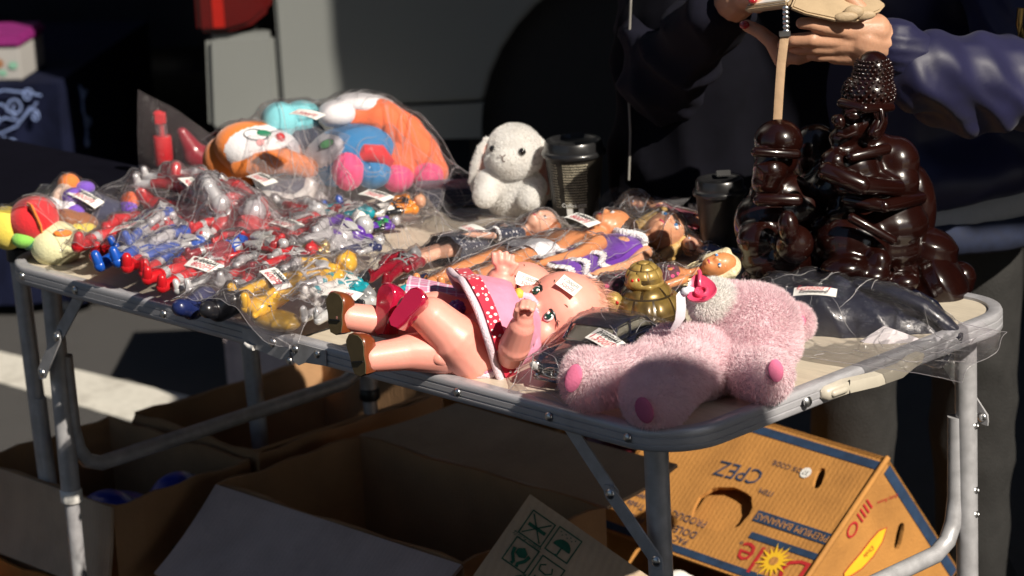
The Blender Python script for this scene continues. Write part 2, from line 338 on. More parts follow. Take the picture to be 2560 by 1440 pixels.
# ------------------------------------------------------------------ the folding table
TL, TW, TZ, TR = 1.2, .6, .70, .07
tb = thing('folding_table', 'aluminium folding table with pale wood top crowded with toys', 'table', (.6, .3, 0))
def ring(off, z, n=12):
    out = []
    for cx, cyy, a0 in ((TL - TR, TR, -90), (TL - TR, TW - TR, 0), (TR, TW - TR, 90), (TR, TR, 180)):
        for a in np.linspace(a0, a0 + 90, n):
            rr = TR - off; out.append((cx + rr * math.cos(math.radians(a)), cyy + rr * math.sin(math.radians(a)), z))
    return out
m_top = M('pale wood laminate', (.60, .53, .42), .42, 0, .10, 14, .05, 200, stretch=(1.5, 18, 1), dirt=.12)
b = MB(); a_ = ring(.006, TZ - .004); k = len(a_); b.add(a_ + ring(.006, TZ - .012), [tuple(range(k)), tuple(range(2 * k - 1, k - 1, -1))]); b.build('tabletop', m_top, tb, smooth=False)
prof = [(.0165, -.0045), (.016, -.001), (.013, 0), (.004, 0), (.0015, -.001), (0, -.004), (0, -.0075), (.0012, -.008), (.0012, -.0095), (0, -.010), (0, -.0155), (.0012, -.016), (.0012, -.0175), (0, -.018), (0, -.0225), (.0015, -.0245), (.004, -.025), (.006, -.0245), (.0062, -.012)]
b = MB(); rs = [ring(o, TZ + z) for o, z in prof]; k = len(rs[0])
b.add([p for r_ in rs for p in r_], [(i * k + j, i * k + (j + 1) % k, (i + 1) * k + (j + 1) % k, (i + 1) * k + j) for i in range(len(rs) - 1) for j in range(k)])
b.build('edge_frame', m_alu, tb)
# fold line across the middle, hinge plates and rivets on the near edge
b = MB(); b.box((.6, .3, TZ - .0035), (.0016, .565, .002)); b.build('fold_seam', m_black, tb)
def rivet(x, z, r=.0052, y=-.0005):
    b = MB(); b.lathe([(r, 0), (r, .0008), (r * .8, .0022), (r * .45, .003), (0, .0032)], (x, y, z), 12, rot=rotm('X', 90)); return b.build('rivet', m_steel, tb)
for x in (.064, .1789, .36, .8783, 1.0185, 1.132): rivet(x, TZ - .0125)
b = MB()
b.prism([(-.088, -.003), (-.03, -.003), (-.003, -.009), (-.003, -.026), (-.02, -.0295), (-.088, -.0235)], (.6, 0, TZ), (1, 0, 0), (0, 0, 1), .002); b.build('hinge_plate', m_alu_d, tb)
b = MB()
b.prism([(.003, -.009), (.012, -.004), (.062, -.004), (.062, -.0225), (.024, -.0255), (.012, -.031), (.003, -.027)], (.6, 0, TZ), (1, 0, 0), (0, 0, 1), .002); b.build('hinge_plate', m_alu_d, tb)
for x, z, r in ((.5674, .689, .0062), (.6083, .688, .0052), (.6471, .689, .0048), (.5963, .672, .0048)): rivet(x, z, r, -.002)
b = MB(); b.tube([(.520, -.0035, .6795), (.527, -.0045, .677), (.534, -.0035, .6765)], .0035, 8); b.build('hinge_tab', m_white, tb)
# legs, telescopic ends, cross bars and stays
def leg(x, y, zc, lo=.0102):
    b = MB(); b.tube([(x, y, zc), (x, y, TZ - .02)], .0130, 16); o = b.build('leg', m_alu_d, tb)
    b = MB(); b.tube([(x, y, .02), (x, y, zc + .03)], lo, 14); b.build('leg_extension', m_alu_d, o)
    b = MB(); b.lathe([(.0134, 0), (.0150, .002), (.0150, .016), (.0134, .018)], (x, y, zc - .002), 16); b.build('collar', m_white if y < .3 and x < .5 else m_black, o)
    b = MB(); b.lathe([(0, 0), (.015, 0), (.016, .006), (.013, .025), (lo, .03)], (x, y, .001), 14); b.build('foot', m_black, o)
    return o
leg(.075, .035, .373); leg(.075, .565, .375); leg(1.138, .035, .30); leg(1.138, .565, .30)
def ubar(x, z, lip=False):
    pts = [(x, .043, z + .16), (x, .0448, z + .06), (x, .05, z + .03), (x, .062, z + .010), (x, .085, z), (x, .2, z), (x, .4, z), (x, .515, z), (x, .538, z + .010), (x, .55, z + .03), (x, .556, z + .06), (x, .558, z + .16)]
    pts = [(p[0] + .013 * (1 if x < .5 else -1) * (1 if i in (0, 11) else 1), p[1], p[2]) for i, p in enumerate(pts)]
    b = MB(); b.tube(pts, .0105, 14); return b.build('cross_bar', m_alu_d, tb)
ubar(.066, .412); ubar(1.142, .400)
for z in (.47, .44, .55): 
    b = MB(); b.lathe([(.0045, 0), (.0045, .002), (.003, .003), (.002, .0025), (0, .002)], (1.149, .567, z), 10, rot=rotm('Y', 70)); b.build('rivet', m_steel, tb)
def stay(x0, z0, x1, z1, xm, zm, y):
    for (ax, az), (bx_, bz) in (((x0, z0), (xm, zm)), ((xm, zm), (x1, z1))):
        d = V((bx_ - ax, 0, bz - az)); d.normalize(); w = .0085; e = .008; off = 0 if (ax, az) == (x0, z0) else -.003
        nrm = V((-d.z, 0, d.x)); A = V((ax, y + off, az)) - d * e; B = V((bx_, y + off, bz)) + d * e
        b = MB(); th = V((0, .0022, 0)); q = [A + nrm * w * .6, A - d * .004, A - nrm * w * .6, A + d * .006 - nrm * w, B - d * .006 - nrm * w, B - nrm * w * .5, B + d * .004, B + nrm * w * .5, B - d * .006 + nrm * w, A + d * .006 + nrm * w]
        k = len(q); b.add(q + [p + th for p in q], [tuple(range(k)), tuple(range(2 * k - 1, k - 1, -1))] + [(i, (i + 1) % k, k + (i + 1) % k, k + i) for i in range(k)])
        o = b.build('folding_stay', m_alu_d, tb)
    for x, z in ((xm, zm), (x1, z1)):
        b = MB(); b.lathe([(.006, 0), (.0055, .0015), (.003, .003), (0, .0032)], (x, y - .003, z), 12, rot=rotm('X', 90)); b.build('rivet', m_steel, tb)
stay(1.036, .678, 1.158, .556, 1.096, .616, .010)
stay(.172, .678, .073, .556, .114, .612, .012)
stay(1.036, .678, 1.148, .556, 1.096, .616, .585)
# beige carrying handle on the right end
b = MB(); yy = [.226, .232, .262, .30, .34, .372, .392, .402]; dz = [.004, .008, .0085, .0085, .0085, .008, .007, .003]; dx = [.003, .008, .0095, .020, .022, .012, .008, .003]
vs = []
for y, h, x in zip(yy, dz, dx):
    zc = TZ - .0125; inn = 0 if x < .011 else x - .009
    vs += [(TL + .0005 + inn, y, zc - h), (TL + x, y, zc - h * .75), (TL + x + .001, y, zc), (TL + x, y, zc + h * .75), (TL + .0005 + inn, y, zc + h)]
b.add(vs, [(i * 5 + j, i * 5 + j + 1, i * 5 + 6 + j, i * 5 + 5 + j) for i in range(len(yy) - 1) for j in range(4)] + [(i * 5 + 4, i * 5, i * 5 + 5, i * 5 + 9) for i in range(len(yy) - 1)] + [(0, 4, 3, 2, 1), tuple(range(len(vs) - 5, len(vs)))])
hd = b.build('carry_handle', m_beige, tb)
b = MB(); b.box((TL + .0098, .2635, TZ - .0125), (.0012, .0015, .017)); b.build('handle_joint', m_black, hd)
b = MB(); b.cap((TL + .0086, .238, TZ - .0125), (TL + .0096, .255, TZ - .0125), .0042, n=10); b.build('handle_pad', m_beige, hd)
b = MB(); b.lathe([(.002, 0), (.002, .004), (.0055, .004), (.006, .006), (.004, .008), (0, .0085)], (TL, .1995, TZ - .0125), 12, rot=rotm('Y', 90)); b.build('end_knob', m_steel, tb)
# small dark side table at the left end
st = thing('side_table', 'low dark side table on a slim aluminium leg at far left', 'table', (-.36, .30, 0))
b = MB(); b.box((-.42, .285, .682), (.80, .36, .022)); b.build('tabletop', M('dark cloth top', (.003, .003, .007), 1.0, spec=.05), st, bevel=.006)
for x, y in ((-.118, .118), (-.78, .118), (-.06, .45), (-.78, .45)):
    b = MB(); b.tube([(x + .018 * (1 if x > -.3 else 0), y, .30), (x, y, .665)], .0118, 14); o = b.build('leg', m_alu_d, st)
    b = MB(); b.tube([(x + .034 * (1 if x > -.3 else 0), y, .01), (x + .018 * (1 if x > -.3 else 0), y, .46)], .0095, 12); b.build('leg_extension', m_alu_d, o)
    b = MB(); b.lathe([(.012, 0), (.015, .002), (.015, .018), (.010, .02)], (x, y, .652), 12); b.build('leg_cap', m_black, o)

# ------------------------------------------------------------------ cartons under the table
def card(name, c, dirt=.25):
    m = M(name, c, .82, 0, .10, 16, .25, 240, stretch=(1, 1, 1), dirt=dirt); nt = m.node_tree; n = nt.nodes; L = nt.links; bs = n['Principled BSDF']
    tc = n.new('ShaderNodeTexCoord'); wv = n.new('ShaderNodeTexWave'); wv.inputs['Scale'].default_value = 42; wv.inputs['Distortion'].default_value = .8; wv.inputs['Detail'].default_value = 2; wv.inputs['Detail Scale'].default_value = .6; L.new(tc.outputs['Object'], wv.inputs[0])
    src = bs.inputs['Base Color'].links[0].from_socket; hs = n.new('ShaderNodeHueSaturation'); mr = n.new('ShaderNodeMapRange'); mr.inputs[3].default_value = .965; mr.inputs[4].default_value = 1.02; L.new(wv.outputs[1], mr.inputs[0]); L.new(mr.outputs[0], hs.inputs['Value']); L.new(src, hs.inputs['Color']); L.new(hs.outputs[0], bs.inputs['Base Color'])
    ob = bs.inputs['Normal'].links[0].from_node; b2 = n.new('ShaderNodeBump'); b2.inputs['Strength'].default_value = .14; b2.inputs['Distance'].default_value = .002; L.new(wv.outputs[1], b2.inputs['Height']); L.new(ob.outputs[0], b2.inputs['Normal']); L.new(b2.outputs[0], bs.inputs['Normal'])
    return m
m_card = card('brown cardboard', (.38, .215, .105)); m_card2 = card('pale cardboard', (.46, .35, .25)); m_card3 = card('grey white cardboard', (.52, .42, .40), .3); m_cardk = card('banana carton board', (.45, .205, .048), .35)
m_corr = M('corrugated edge', (.26, .17, .09), .9, bump=.5, bscale=500)
TH = .005
def wall(a, b, z0, z1, mat, parent, name='side_wall', nrm=None):
    a, b = V(a), V(b); d = (b - a).normalized(); n = V((-d.y, d.x, 0)) * TH; q = []
    K = 10
    B = MB(); top = []
    for i in range(K + 1):
        p = a.lerp(b, i / K); wz = z1 + .0025 * math.sin(i * 1.7 + a.x * 40) ; o = n * (.6 * math.sin(i * .9 + a.y * 30))
        top.append((p + o, wz))
    vs = []
    for p, wz in top: vs += [(p.x, p.y, z0), (p.x, p.y, wz), (p.x + n.x, p.y + n.y, wz), (p.x + n.x, p.y + n.y, z0)]
    fs = []
    for i in range(K):
        for j in range(4): fs.append((i * 4 + j, i * 4 + (j + 1) % 4, i * 4 + 4 + (j + 1) % 4, i * 4 + 4 + j))
    fs += [(3, 2, 1, 0), (K * 4, K * 4 + 1, K * 4 + 2, K * 4 + 3)]
    B.add(vs, fs); return B.build(name, mat, parent, smooth=False)
def flap(a, b, out, mat, parent, skew=0.0, name='flap', bow=.008):
    """flap hinged along a-b, its free edge displaced by the vector out"""
    a, b, out = V(a), V(b), V(out); ex = (b - a).normalized(); n = ex.cross(out).normalized() * TH; vs = []; K = 8; J = 5
    for j in range(J + 1):
        for i in range(K + 1):
            t, s = i / K, j / J; p = a.lerp(b, t) + out * s + ex * skew * s * (1 - 2 * t) + n * (bow / TH) * math.sin(s * 2.4) * (1 + .4 * math.sin(t * 5)); vs.append(p)
    k = len(vs); vs2 = [p + n for p in vs]; B = MB(); f = []
    for j in range(J):
        for i in range(K): q = (j * (K + 1) + i, j * (K + 1) + i + 1, (j + 1) * (K + 1) + i + 1, (j + 1) * (K + 1) + i); f += [q, tuple(x + k for x in q[::-1])]
    rim = [i for i in range(K + 1)] + [(j + 1) * (K + 1) + K for j in range(J)] + [J * (K + 1) + K - 1 - i for i in range(K)] + [(J - 1 - j) * (K + 1) for j in range(J - 1)]
    f += [(rim[i], rim[(i + 1) % len(rim)], rim[(i + 1) % len(rim)] + k, rim[i] + k) for i in range(len(rim))]
    B.add(vs + vs2, f); return B.build(name, mat, parent)
def carton(label, x0, y0, x1, y1, z, mat, yaw=0, z0=.002, name='cardboard_box', group=None):
    c = V(((x0 + x1) / 2, (y0 + y1) / 2, z0)); o = thing(name, label, 'box', c, group)
    def k(x, y): q = Matrix.Rotation(yaw, 3, 'Z') @ (V((x, y, 0)) - V((c.x, c.y, 0))); return (c.x + q.x, c.y + q.y, 0)
    P = [k(x0, y0), k(x1, y0), k(x1, y1), k(x0, y1)]
    for i in range(4): wall(P[i], P[(i + 1) % 4], z0, z, mat, o)
    B = MB(); B.add([(p[0], p[1], z0 + .001) for p in P] + [(p[0], p[1], z0 + .006) for p in P], [(3, 2, 1, 0), (4, 5, 6, 7)]); B.build('bottom', mat, o, smooth=False)
    return o, [V((p[0], p[1], z)) for p in P]
# big open carton in the middle
o, P = carton('large open carton with dark inside and pale grey front flap folded down', .128, .238, .612, .492, .35, m_card)
m_inn = m_card
flap(P[0] + V((.0, -.004, 0)), P[1] + V((0, -.004, 0)), (-.012, -.125, -.085), m_card3, o, .02)
flap(P[2] + V((0, .004, .0)), P[3] + V((0, .004, 0)), (.04, .125, .030), m_card2, o, .03)
# cartons at the left
o, P = carton('open carton at far left with a blue bag inside, front flap hanging', -.245, .10, .075, .335, .345, m_card)
flap(P[0] + V((.0, -.004, 0)), P[1] + V((0, -.004, 0)), (.012, -.03, -.115), m_card2, o, .004)
bb = MB(); bb.ell((-.05, .20, .255), (.10, .07, .05)); bb.ell((.02, .25, .285), (.045, .05, .055)); bb.ell((-.03, .17, .28), (.06, .04, .045)); bb.ell((-.13, .22, .22), (.08, .07, .05))
t_ = thing('blue_bag', 'crumpled bright blue bag lying inside the far left carton', 'bag', (-.06, .2, .1)); bb.ell((-.07, .2, .13), (.14, .08, .1))
blob('bag_body', bb, .008, M('blue polythene', (.015, .04, .38), .35, 0, .25, 30, .6, 30), t_, 3)
o, P = carton('tall brown carton standing behind the far left carton', -.205, .352, .085, .70, .352, m_card, -.03)
flap(P[1] + V((-.006, 0, 0)), P[2] + V((-.006, 0, 0)), (-.03, 0, -.055), m_card, o, .02); flap(P[3], P[0], (-.05, 0, -.05), m_card, o, .0)
m_tape = M('packing tape', (.16, .11, .06), .3, coat=.4)
for zz, yy in ((.22, .46), (.25, .60)):
    q = MB(); q.box((.0862, yy, zz), (.001, .05, .045)); q.build('tape_patch', m_tape, o)
lo_, P = carton('lower brown carton with blue print standing on the road at far left', -.30, -.02, .05, .085, .215, m_cardk)
q = MB(); q.box((-.16, -.0215, .17), (.20, .002, .05)); q.box((-.03, -.0215, .10), (.05, .002, .12)); q.build('blue_print', M('blue carton ink', (.02, .10, .26), .8), lo_)
q = MB(); q.box((.0772, .22, .25), (.0008, .06, .02)); q.box((.0772, .17, .20), (.0008, .02, .05)); q.build('printed_mark', m_ink, bpy.data.objects['cardboard_box.001'])
# open carton further back in the sun
o, P = carton('small open carton standing in a patch of sun behind the table', -.24, .80, .10, 1.10, .235, m_cardk, .12)
flap(P[1], P[2], (.08, 0, .05), m_cardk, o, .02); flap(P[2], P[3], (0, .08, .05), m_cardk, o, .02); flap(P[0], P[1], (.0, -.06, -.07), m_cardk, o, .02)
t_ = thing('plastic_crate', 'pale pinkish white plastic crate standing on the road beyond cartons', 'crate', (-.86, 1.30, 0))
MB().box((-.86, 1.32, .16), (.42, .30, .31), rotm('Z', 44)).build('crate_body', M('pinkish white plastic', (.62, .52, .52), .5), t_, bevel=.02)
MB().box((-.86, 1.32, .325), (.44, .32, .018), rotm('Z', 44)).build('rim', m_white, t_, bevel=.006)

# banana carton, upside down and tipped: its three edges found from the photograph's perspective
CAMR, CAMU, CAMF = V((.70190336, .71045957, -.05078263)), V((-.15829215, .22510461, .96139041)), V((-.69446042, .66676466, -.27046185))
ea = (CAMR * 499 - CAMU * 139 - CAMF * 511).normalized(); eb = (CAMR * -232 - CAMU * 310 - CAMF * 142); eb = (eb - ea * eb.dot(ea)).normalized(); ec = ea.cross(eb)
if ec.dot(CAMF) < 0: ec = -ec
TRc = V((0.787,0.8598,0.352)); A_, B_, C_ = .39, .238, .262
bn = thing('banana_carton', 'tan banana carton with navy bands tipped upside down under the table', 'box', (TRc.x, TRc.y, 0))
def bp(a, b_, c, e=0): return TRc - ea * a + eb * b_ + ec * c   # a leftwards along the long side, b down, c along the right side
class Face:
    def __init__(s, o, u, w): s.o, s.u, s.w = V(o), V(u), V(w); s.n = s.u.cross(s.w)
def holed(o, u, w, W, H, holes, nrm, th, mat, name, parent):
    """flat panel W x H with oval holes: triangulated by bmesh"""
    bm = bmesh.new(); o, u, w, nrm = V(o), V(u), V(w), V(nrm)
    def loop(pts): vs = [bm.verts.new(o + u * a + w * b) for a, b in pts]; return [bm.edges.new((vs[i], vs[(i + 1) % len(vs)])) for i in range(len(vs))]
    ed = loop([(W * t, 0) for t in np.linspace(0, 1, 9)[:-1]] + [(W, H * t) for t in np.linspace(0, 1, 5)[:-1]] + [(W * (1 - t), H) for t in np.linspace(0, 1, 9)[:-1]] + [(0, H * (1 - t)) for t in np.linspace(0, 1, 5)[:-1]])
    for cx, cyy, rx, ry, an, ex in holes:
        P = []
        for t in np.linspace(0, 2 * math.pi, 25)[:-1]:
            c_, s_ = math.cos(t), math.sin(t); x = rx * abs(c_) ** (2 / ex) * (1 if c_ > 0 else -1); y = ry * abs(s_) ** (2 / ex) * (1 if s_ > 0 else -1)
            j = 1 + .03 * math.sin(t * 9 + cx * 50); P.append((cx + (x * math.cos(an) - y * math.sin(an)) * j, cyy + (x * math.sin(an) + y * math.cos(an)) * j))
        ed += loop(P)
    bmesh.ops.triangle_fill(bm, edges=ed, use_beauty=True)
    r_ = bmesh.ops.extrude_face_region(bm, geom=bm.faces[:]); bmesh.ops.translate(bm, verts=[v for v in r_['geom'] if isinstance(v, bmesh.types.BMVert)], vec=-nrm * th)
    bmesh.ops.recalc_face_normals(bm, faces=bm.faces); me = bpy.data.meshes.new(name); bm.to_mesh(me); bm.free(); me.materials.append(mat); return link(name, me, parent)
nF = ea.cross(eb);  nF = nF if nF.dot(CAMF) < 0 else -nF       # front (wide) face normal
nR = eb.cross(ec);  nR = nR if nR.dot(ea) > 0 else -nR         # right face normal
f1 = holed(bp(0, 0, 0), -ea, eb, A_, B_, [(.0795, .060, .017, .0072, 1.9, 3), (.193, .149, .047, .036, .1, 2.3)], nF, .006, m_cardk, 'front_wall', bn)
fi = holed(bp(.115, .095, .016), -ea, eb, .13, .115, [], nF, .004, m_cardk, 'inner_wall', bn)
f2 = holed(bp(0, 0, .0), ec, eb, C_, B_, [(.113, .052, .019, .0078, .95, 3)], nR, .006, m_cardk, 'end_wall', bn)
for nm, o_, u, w_, W, H, nn in (('rear_wall', bp(0, 0, C_), -ea, eb, A_, B_, ec), ('left_wall', bp(A_, 0, 0), ec, eb, C_, B_, -ea)):
    holed(o_, u, w_, W, H, [], nn, .006, m_cardk, nm, bn)
holed(bp(0, 0, 0), -ea, ec, A_, C_, [], -eb, .006, m_cardk, 'bottom_panel', bn)
b = MB(); b.tube([bp(-.001, .0, -.001), bp(-.001, B_, -.001)], .0042, 8); b.build('rounded_corner', m_cardk, bn)
m_navyink = M('navy carton ink', (.012, .035, .085), .8, 0, .3, 60, dirt=.3); m_redink = M('red carton ink', (.42, .015, .018), .8, 0, .15, 60); m_yel = M('yellow carton ink', (.75, .45, .015), .8)
def strip(name, f, x0, x1, y0, y1, mat, e=.0012):
    if f == 1: q = [bp(x, y, 0) + nF * e for x, y in ((x0, y0), (x1, y0), (x1, y1), (x0, y1))]
    else: q = [bp(0, y, x) + nR * e for x, y in ((x0, y0), (x1, y0), (x1, y1), (x0, y1))]
    return MB().add(q + [p - (nF if f == 1 else nR) * (e - .0003) for p in q], [(0, 1, 2, 3), (0, 4, 5, 1), (1, 5, 6, 2), (2, 6, 7, 3), (3, 7, 4, 0)]).build(name, mat, bn, smooth=False)
strip('navy_band', 1, .006, .384, .010, .023, m_navyink); strip('navy_band', 1, .004, .384, .223, .234, m_navyink)
strip('navy_band', 2, .012, .258, .004, .019, m_navyink); strip('navy_band', 1, .003, .135, .134, .152, m_navyink); strip('navy_band', 1, .003, .1235, .168, .178, m_navyink)
def fmat(f, x, y, ang=0, e=.0014):
    """print on the carton is upside down: reading direction runs towards +a on the front face"""
    if f == 1: m = frame(bp(x, y, 0) + nF * e, -ea, eb); 
    else: m = frame(bp(0, y, x) + nR * e, -ec, eb)
    if (V((m[0][2], m[1][2], m[2][2]))).dot(nF if f == 1 else nR) < 0: m = m @ Matrix.Diagonal((-1, 1, -1, 1))
    return m @ Matrix.Rotation(ang, 4, 'Z')

text('lettering', 'PREMIUM BANANAS', fmat(1, .069, .143, 0, .0016), .0155, m_cardk, bn, xs=.92)
text('lettering', 'CPEZ', fmat(1, .203, .088, .06), .036, m_navyink, bn, xs=.95, shear=.1)
text('lettering', 'BOX CODE:', fmat(1, .1345, .058), .0115, m_navyink, bn); text('lettering', 'ITEM:', fmat(1, .1435, .105), .0115, m_navyink, bn)
for s_, a, b_, z in (('PAC', .222, .214, .014), ('DOLE\u00ae is', .236, .200, .016), ('PRODUCT', .236, .180, .016), ('LE PHILIPP', .312, .205, .014), ('red Trade', .318, .186, .014), ('PHILIPPINE', .325, .168, .013)):
    text('lettering', s_, fmat(1, a, b_), z, m_navyink, bn)
text('lettering', 'Dole', fmat(1, .064, .203, 0, .0013), .062, m_redink, bn, xs=1.0)
B = MB(); cs = (.062, .199); P = []
for i in range(32):
    t = 2 * math.pi * i / 32; r_ = (.013 if i % 2 else (.030 if i % 4 else .024)); P.append((cs[0] + r_ * math.cos(t), cs[1] + r_ * math.sin(t)))
B.add([bp(a, c, 0) + nF * .0019 for a, c in P] + [bp(cs[0], cs[1], 0) + nF * .0019], [(i, (i + 1) % 32, 32) for i in range(32)]); B.build('sunburst', m_yel, bn, smooth=False)
def disc(f, x, y, r, mat, name, e=.0016, sq=1.0):
    m = fmat(f, x, y, 0, e); B = MB(); B.add([m @ V((r * math.cos(t), r * sq * math.sin(t), 0)) for t in np.linspace(0, 6.2832, 21)[:-1]] , [tuple(range(20))]); return B.build(name, mat, bn, smooth=False)
disc(1, .062, .199, .007, m_cardk, 'sun_centre', .0023); disc(1, .103, .059, .0085, m_white, 'number_sticker', .0018)
text('lettering', '37', fmat(1, .103, .059, 0, .0022), .010, m_ink, bn)
text('lettering', '\u00ae', fmat(1, .128, .188), .008, m_navyink, bn)
# end face: red ring and bars, a plain yellow banana
def path2(pts, w, mat, name, e=.0016, closed=False):
    B = MB(); P = [bp(0, y, x) + nR * e for x, y in pts]; k = len(P); vs = []
    for i in range(k):
        d = ((P[(i + 1) % k] if closed or i < k - 1 else P[i]) - (P[i - 1] if closed or i else P[i])).normalized(); s_ = d.cross(nR) * w; vs += [P[i] - s_, P[i] + s_]
    B.add(vs, [(2 * i, 2 * i + 1, (2 * i + 3) % (2 * k), (2 * i + 2) % (2 * k)) for i in range(k if closed else k - 1)]); return B.build(name, mat, bn, smooth=False)
path2([(.021 + .0085 * math.cos(t), .108 + .0105 * math.sin(t)) for t in np.linspace(0, 6.2832, 25)[:-1]], .0017, m_redink, 'red_ring', closed=True)
for y in (.088, .080, .072, .064): path2([(.011, y), (.030, y)], .0016, m_redink, 'red_bar')
ban = [(.078, .062), (.087, .080), (.088, .105), (.082, .130), (.071, .150), (.062, .160), (.056, .156), (.058, .140), (.062, .118), (.064, .095), (.068, .075)]
B = MB(); B.add([bp(0, y, x) + nR * .0015 for x, y in ban], [tuple(range(len(ban)))]); B.build('banana_print', m_yel, bn, smooth=False)
path2(ban, .0009, m_redink, 'banana_outline', .0019, True)
text('lettering', 'Bobby Banana', fmat(2, .047, .036, .9), .0075, m_redink, bn, shear=.3)
text('lettering', 'Dole', fmat(2, .074, .107, 1.35, .0021), .011, m_redink, bn)

# flat carton with green handling marks, leaning in front
T_ = V((0.678,0.2945,0.44)); e1 = (CAMR * -145 - CAMU * 205 + CAMF * -40).normalized(); e2 = (CAMR * 275 - CAMU * 195 + CAMF * -30); e2 = (e2 - e1 * e2.dot(e1)).normalized(); e3 = e1.cross(e2); e3 = e3 if e3.dot(CAMF) > 0 else -e3
pn = thing('printed_carton', 'tan carton with green handling symbols leaning in front of the boxes', 'box', (T_.x, T_.y, 0))
def pp_(a, b_, e=0): return T_ + e1 * a + e2 * b_ - e3 * e
B = MB(); q = [pp_(0, 0), pp_(.36, 0), pp_(.36, .30), pp_(0, .30)]
B.add(q + [p + e3 * .02 for p in q], [(0, 1, 2, 3), (7, 6, 5, 4), (0, 4, 5, 1), (1, 5, 6, 2), (2, 6, 7, 3), (3, 7, 4, 0)]); B.build('carton_panel', m_card2, pn, smooth=False)
m_green = M('green carton ink', (.01, .10, .06), .8, var=.25, vscale=80)
def pline(pts, w, name='symbol', closed=False, e=.0012):
    B = MB(); P = [pp_(a, b_, e) for a, b_ in pts]; k = len(P); vs = []
    for i in range(k):
        d = ((P[(i + 1) % k] if closed or i < k - 1 else P[i]) - (P[i - 1] if closed or i else P[i])).normalized(); s_ = d.cross(e3) * w; vs += [P[i] - s_, P[i] + s_]
    B.add(vs, [(2 * i, 2 * i + 1, (2 * i + 3) % (2 * k), (2 * i + 2) % (2 * k)) for i in range(k if closed else k - 1)]); return B.build(name, m_green, pn, smooth=False)
def pfill(pts, name='symbol', e=.0012): B = MB(); B.add([pp_(a, b_, e) for a, b_ in pts], [tuple(range(len(pts)))]); return B.build(name, m_green, pn, smooth=False)
def sq(a, b_, w): pline([(a, b_), (a + w, b_), (a + w, b_ + w), (a, b_ + w)], .0011, 'symbol_frame', True)
W_ = .0325
for a, b_ in ((.014, .015), (.012, .053), (.052, .017), (.053, .056)): sq(a, b_, W_)
pline([(.017, .018), (.044, .044)], .0008); pline([(.044, .018), (.017, .044)], .0008); pline([(.0305, .019), (.0305, .044)], .0022)                      # no cutter
u0, v0 = .030, .0695                                                                                                                                   # umbrella
pfill([(u0 + .0035 - .011 * math.sin(t), v0 - .012 * math.cos(t)) for t in np.linspace(0, math.pi, 14)], 'umbrella'); pline([(u0 + .001, v0), (u0 + .013, v0), (u0 + .014, v0 - .003)], .0009)
for i in range(7): pfill([(.016 + .003 * (i % 2) + .0009 * math.cos(t), .058 + .0035 * i + .0009 * math.sin(t)) for t in np.linspace(0, 6.28, 7)[:-1]], 'rain_drop')
h0, h1 = .068, .033                                                                                                                                    # hands under a box
pfill([(h0 - .010, h1), (h0 - .005, h1 - .007), (h0 + .001, h1 - .007), (h0 + .004, h1), (h0 + .001, h1 + .007), (h0 - .005, h1 + .007)], 'cube_mark')
for sgn in (-1, 1): pline([(h0 - .004, h1 + sgn * .011), (h0 + .004, h1 + sgn * .009), (h0 + .011, h1 + sgn * .003), (h0 + .015, h1 + sgn * .004)], .0022)
pline([(.060, .066), (.064, .060), (.070, .062), (.071, .072), (.066, .078), (.060, .075)], .0009); pline([(.078, .062), (.083, .062)], .001)
mt = frame(pp_(.047, .034, .0014), e2, -e1)
text('lettering', 'Asahi', frame(pp_(.0465, .066, .0014) + e1 * .045 + e2 * -.006, (e2 + e1 * .18), -e1), .016, m_green, pn, shear=.35)
text('lettering', '\u30ab\u30c3\u30bf\u30fc\u7981\u6b62', frame(pp_(.0495, .030, .0014), e2, -e1), .0072, m_green, pn)

rbg = thing('rubbish_bag', 'crumpled dark red plastic bag between the open carton and the banana carton', 'bag', (0.0356,1.0813,0.1))
B = MB(); c_ = V((0.2054,0.9045,0.2)); B.ell(c_, (.055, .06, .07)); B.ell(c_ + V((.02, .03, -.08)), (.07, .07, .08)); o = blob('bag_body', B, .006, M('dark red polythene', (.12, .012, .02), .3, 0, .3, 20, .6, 40), rbg, 3)
wc_ = thing('white_cloth', 'scrap of white cloth on the banana carton by the near table leg', 'cloth', (0.5903,0.6475,0.2)); B = MB(); c_ = V((0.6563,0.5765,0.235)); B.ell(c_, (.018, .018, .010)); B.ell(c_ + V((.012, .006, -.002)), (.014, .012, .008)); blob('cloth', B, .0025, m_white, wc_, 2)

# ------------------------------------------------------------------ the seller behind the table, looking at a phone
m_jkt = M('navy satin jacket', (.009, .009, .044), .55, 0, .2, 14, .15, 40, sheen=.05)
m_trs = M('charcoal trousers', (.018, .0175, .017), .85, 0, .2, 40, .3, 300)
m_jkd = M('shade dark navy sleeve', (.005, .005, .012), .9, 0, .2, 30, spec=.2)  # darker copy of the jacket cloth, shade put into its colour
m_tee = M('pale grey knit', (.42, .43, .45), .85, 0, .06, 60, .3, 500)
m_denim = M('blue grey cloth', (.010, .016, .042), .85, 0, .2, 90)
m_skin = M('skin', (.50, .27, .17), .48, 0, .08, 30, .12, 300, sss=.12)
m_hair = M('black hair', (.01, .009, .009), .4, stretch=(40, 40, 2))
m_nail = M('red nail polish', (.35, .012, .02), .2, coat=1)
m_case = M('beige phone case', (.42, .31, .19), .6, 0, .08, 40, .2, 300)
m_strap = M('tan leather strap', (.46, .31, .19), .6, 0, .1, 50, .15, 200)
m_brass = M('brass', (.5, .34, .12), .3, 1.0)
pb = V((0.891,0.8272,0.72)); pn0 = (pb.x + CF.x * .13, pb.y + CF.y * .13)
ps = thing('person', 'person in navy jacket and charcoal trousers holding a phone behind the table', 'person', (pn0[0], pn0[1], 0))
pc = V((0.6379,0.939,0.7833))            # chest centre
def bq(x, y, z): return pc + CR * x + CF * y + UP * z
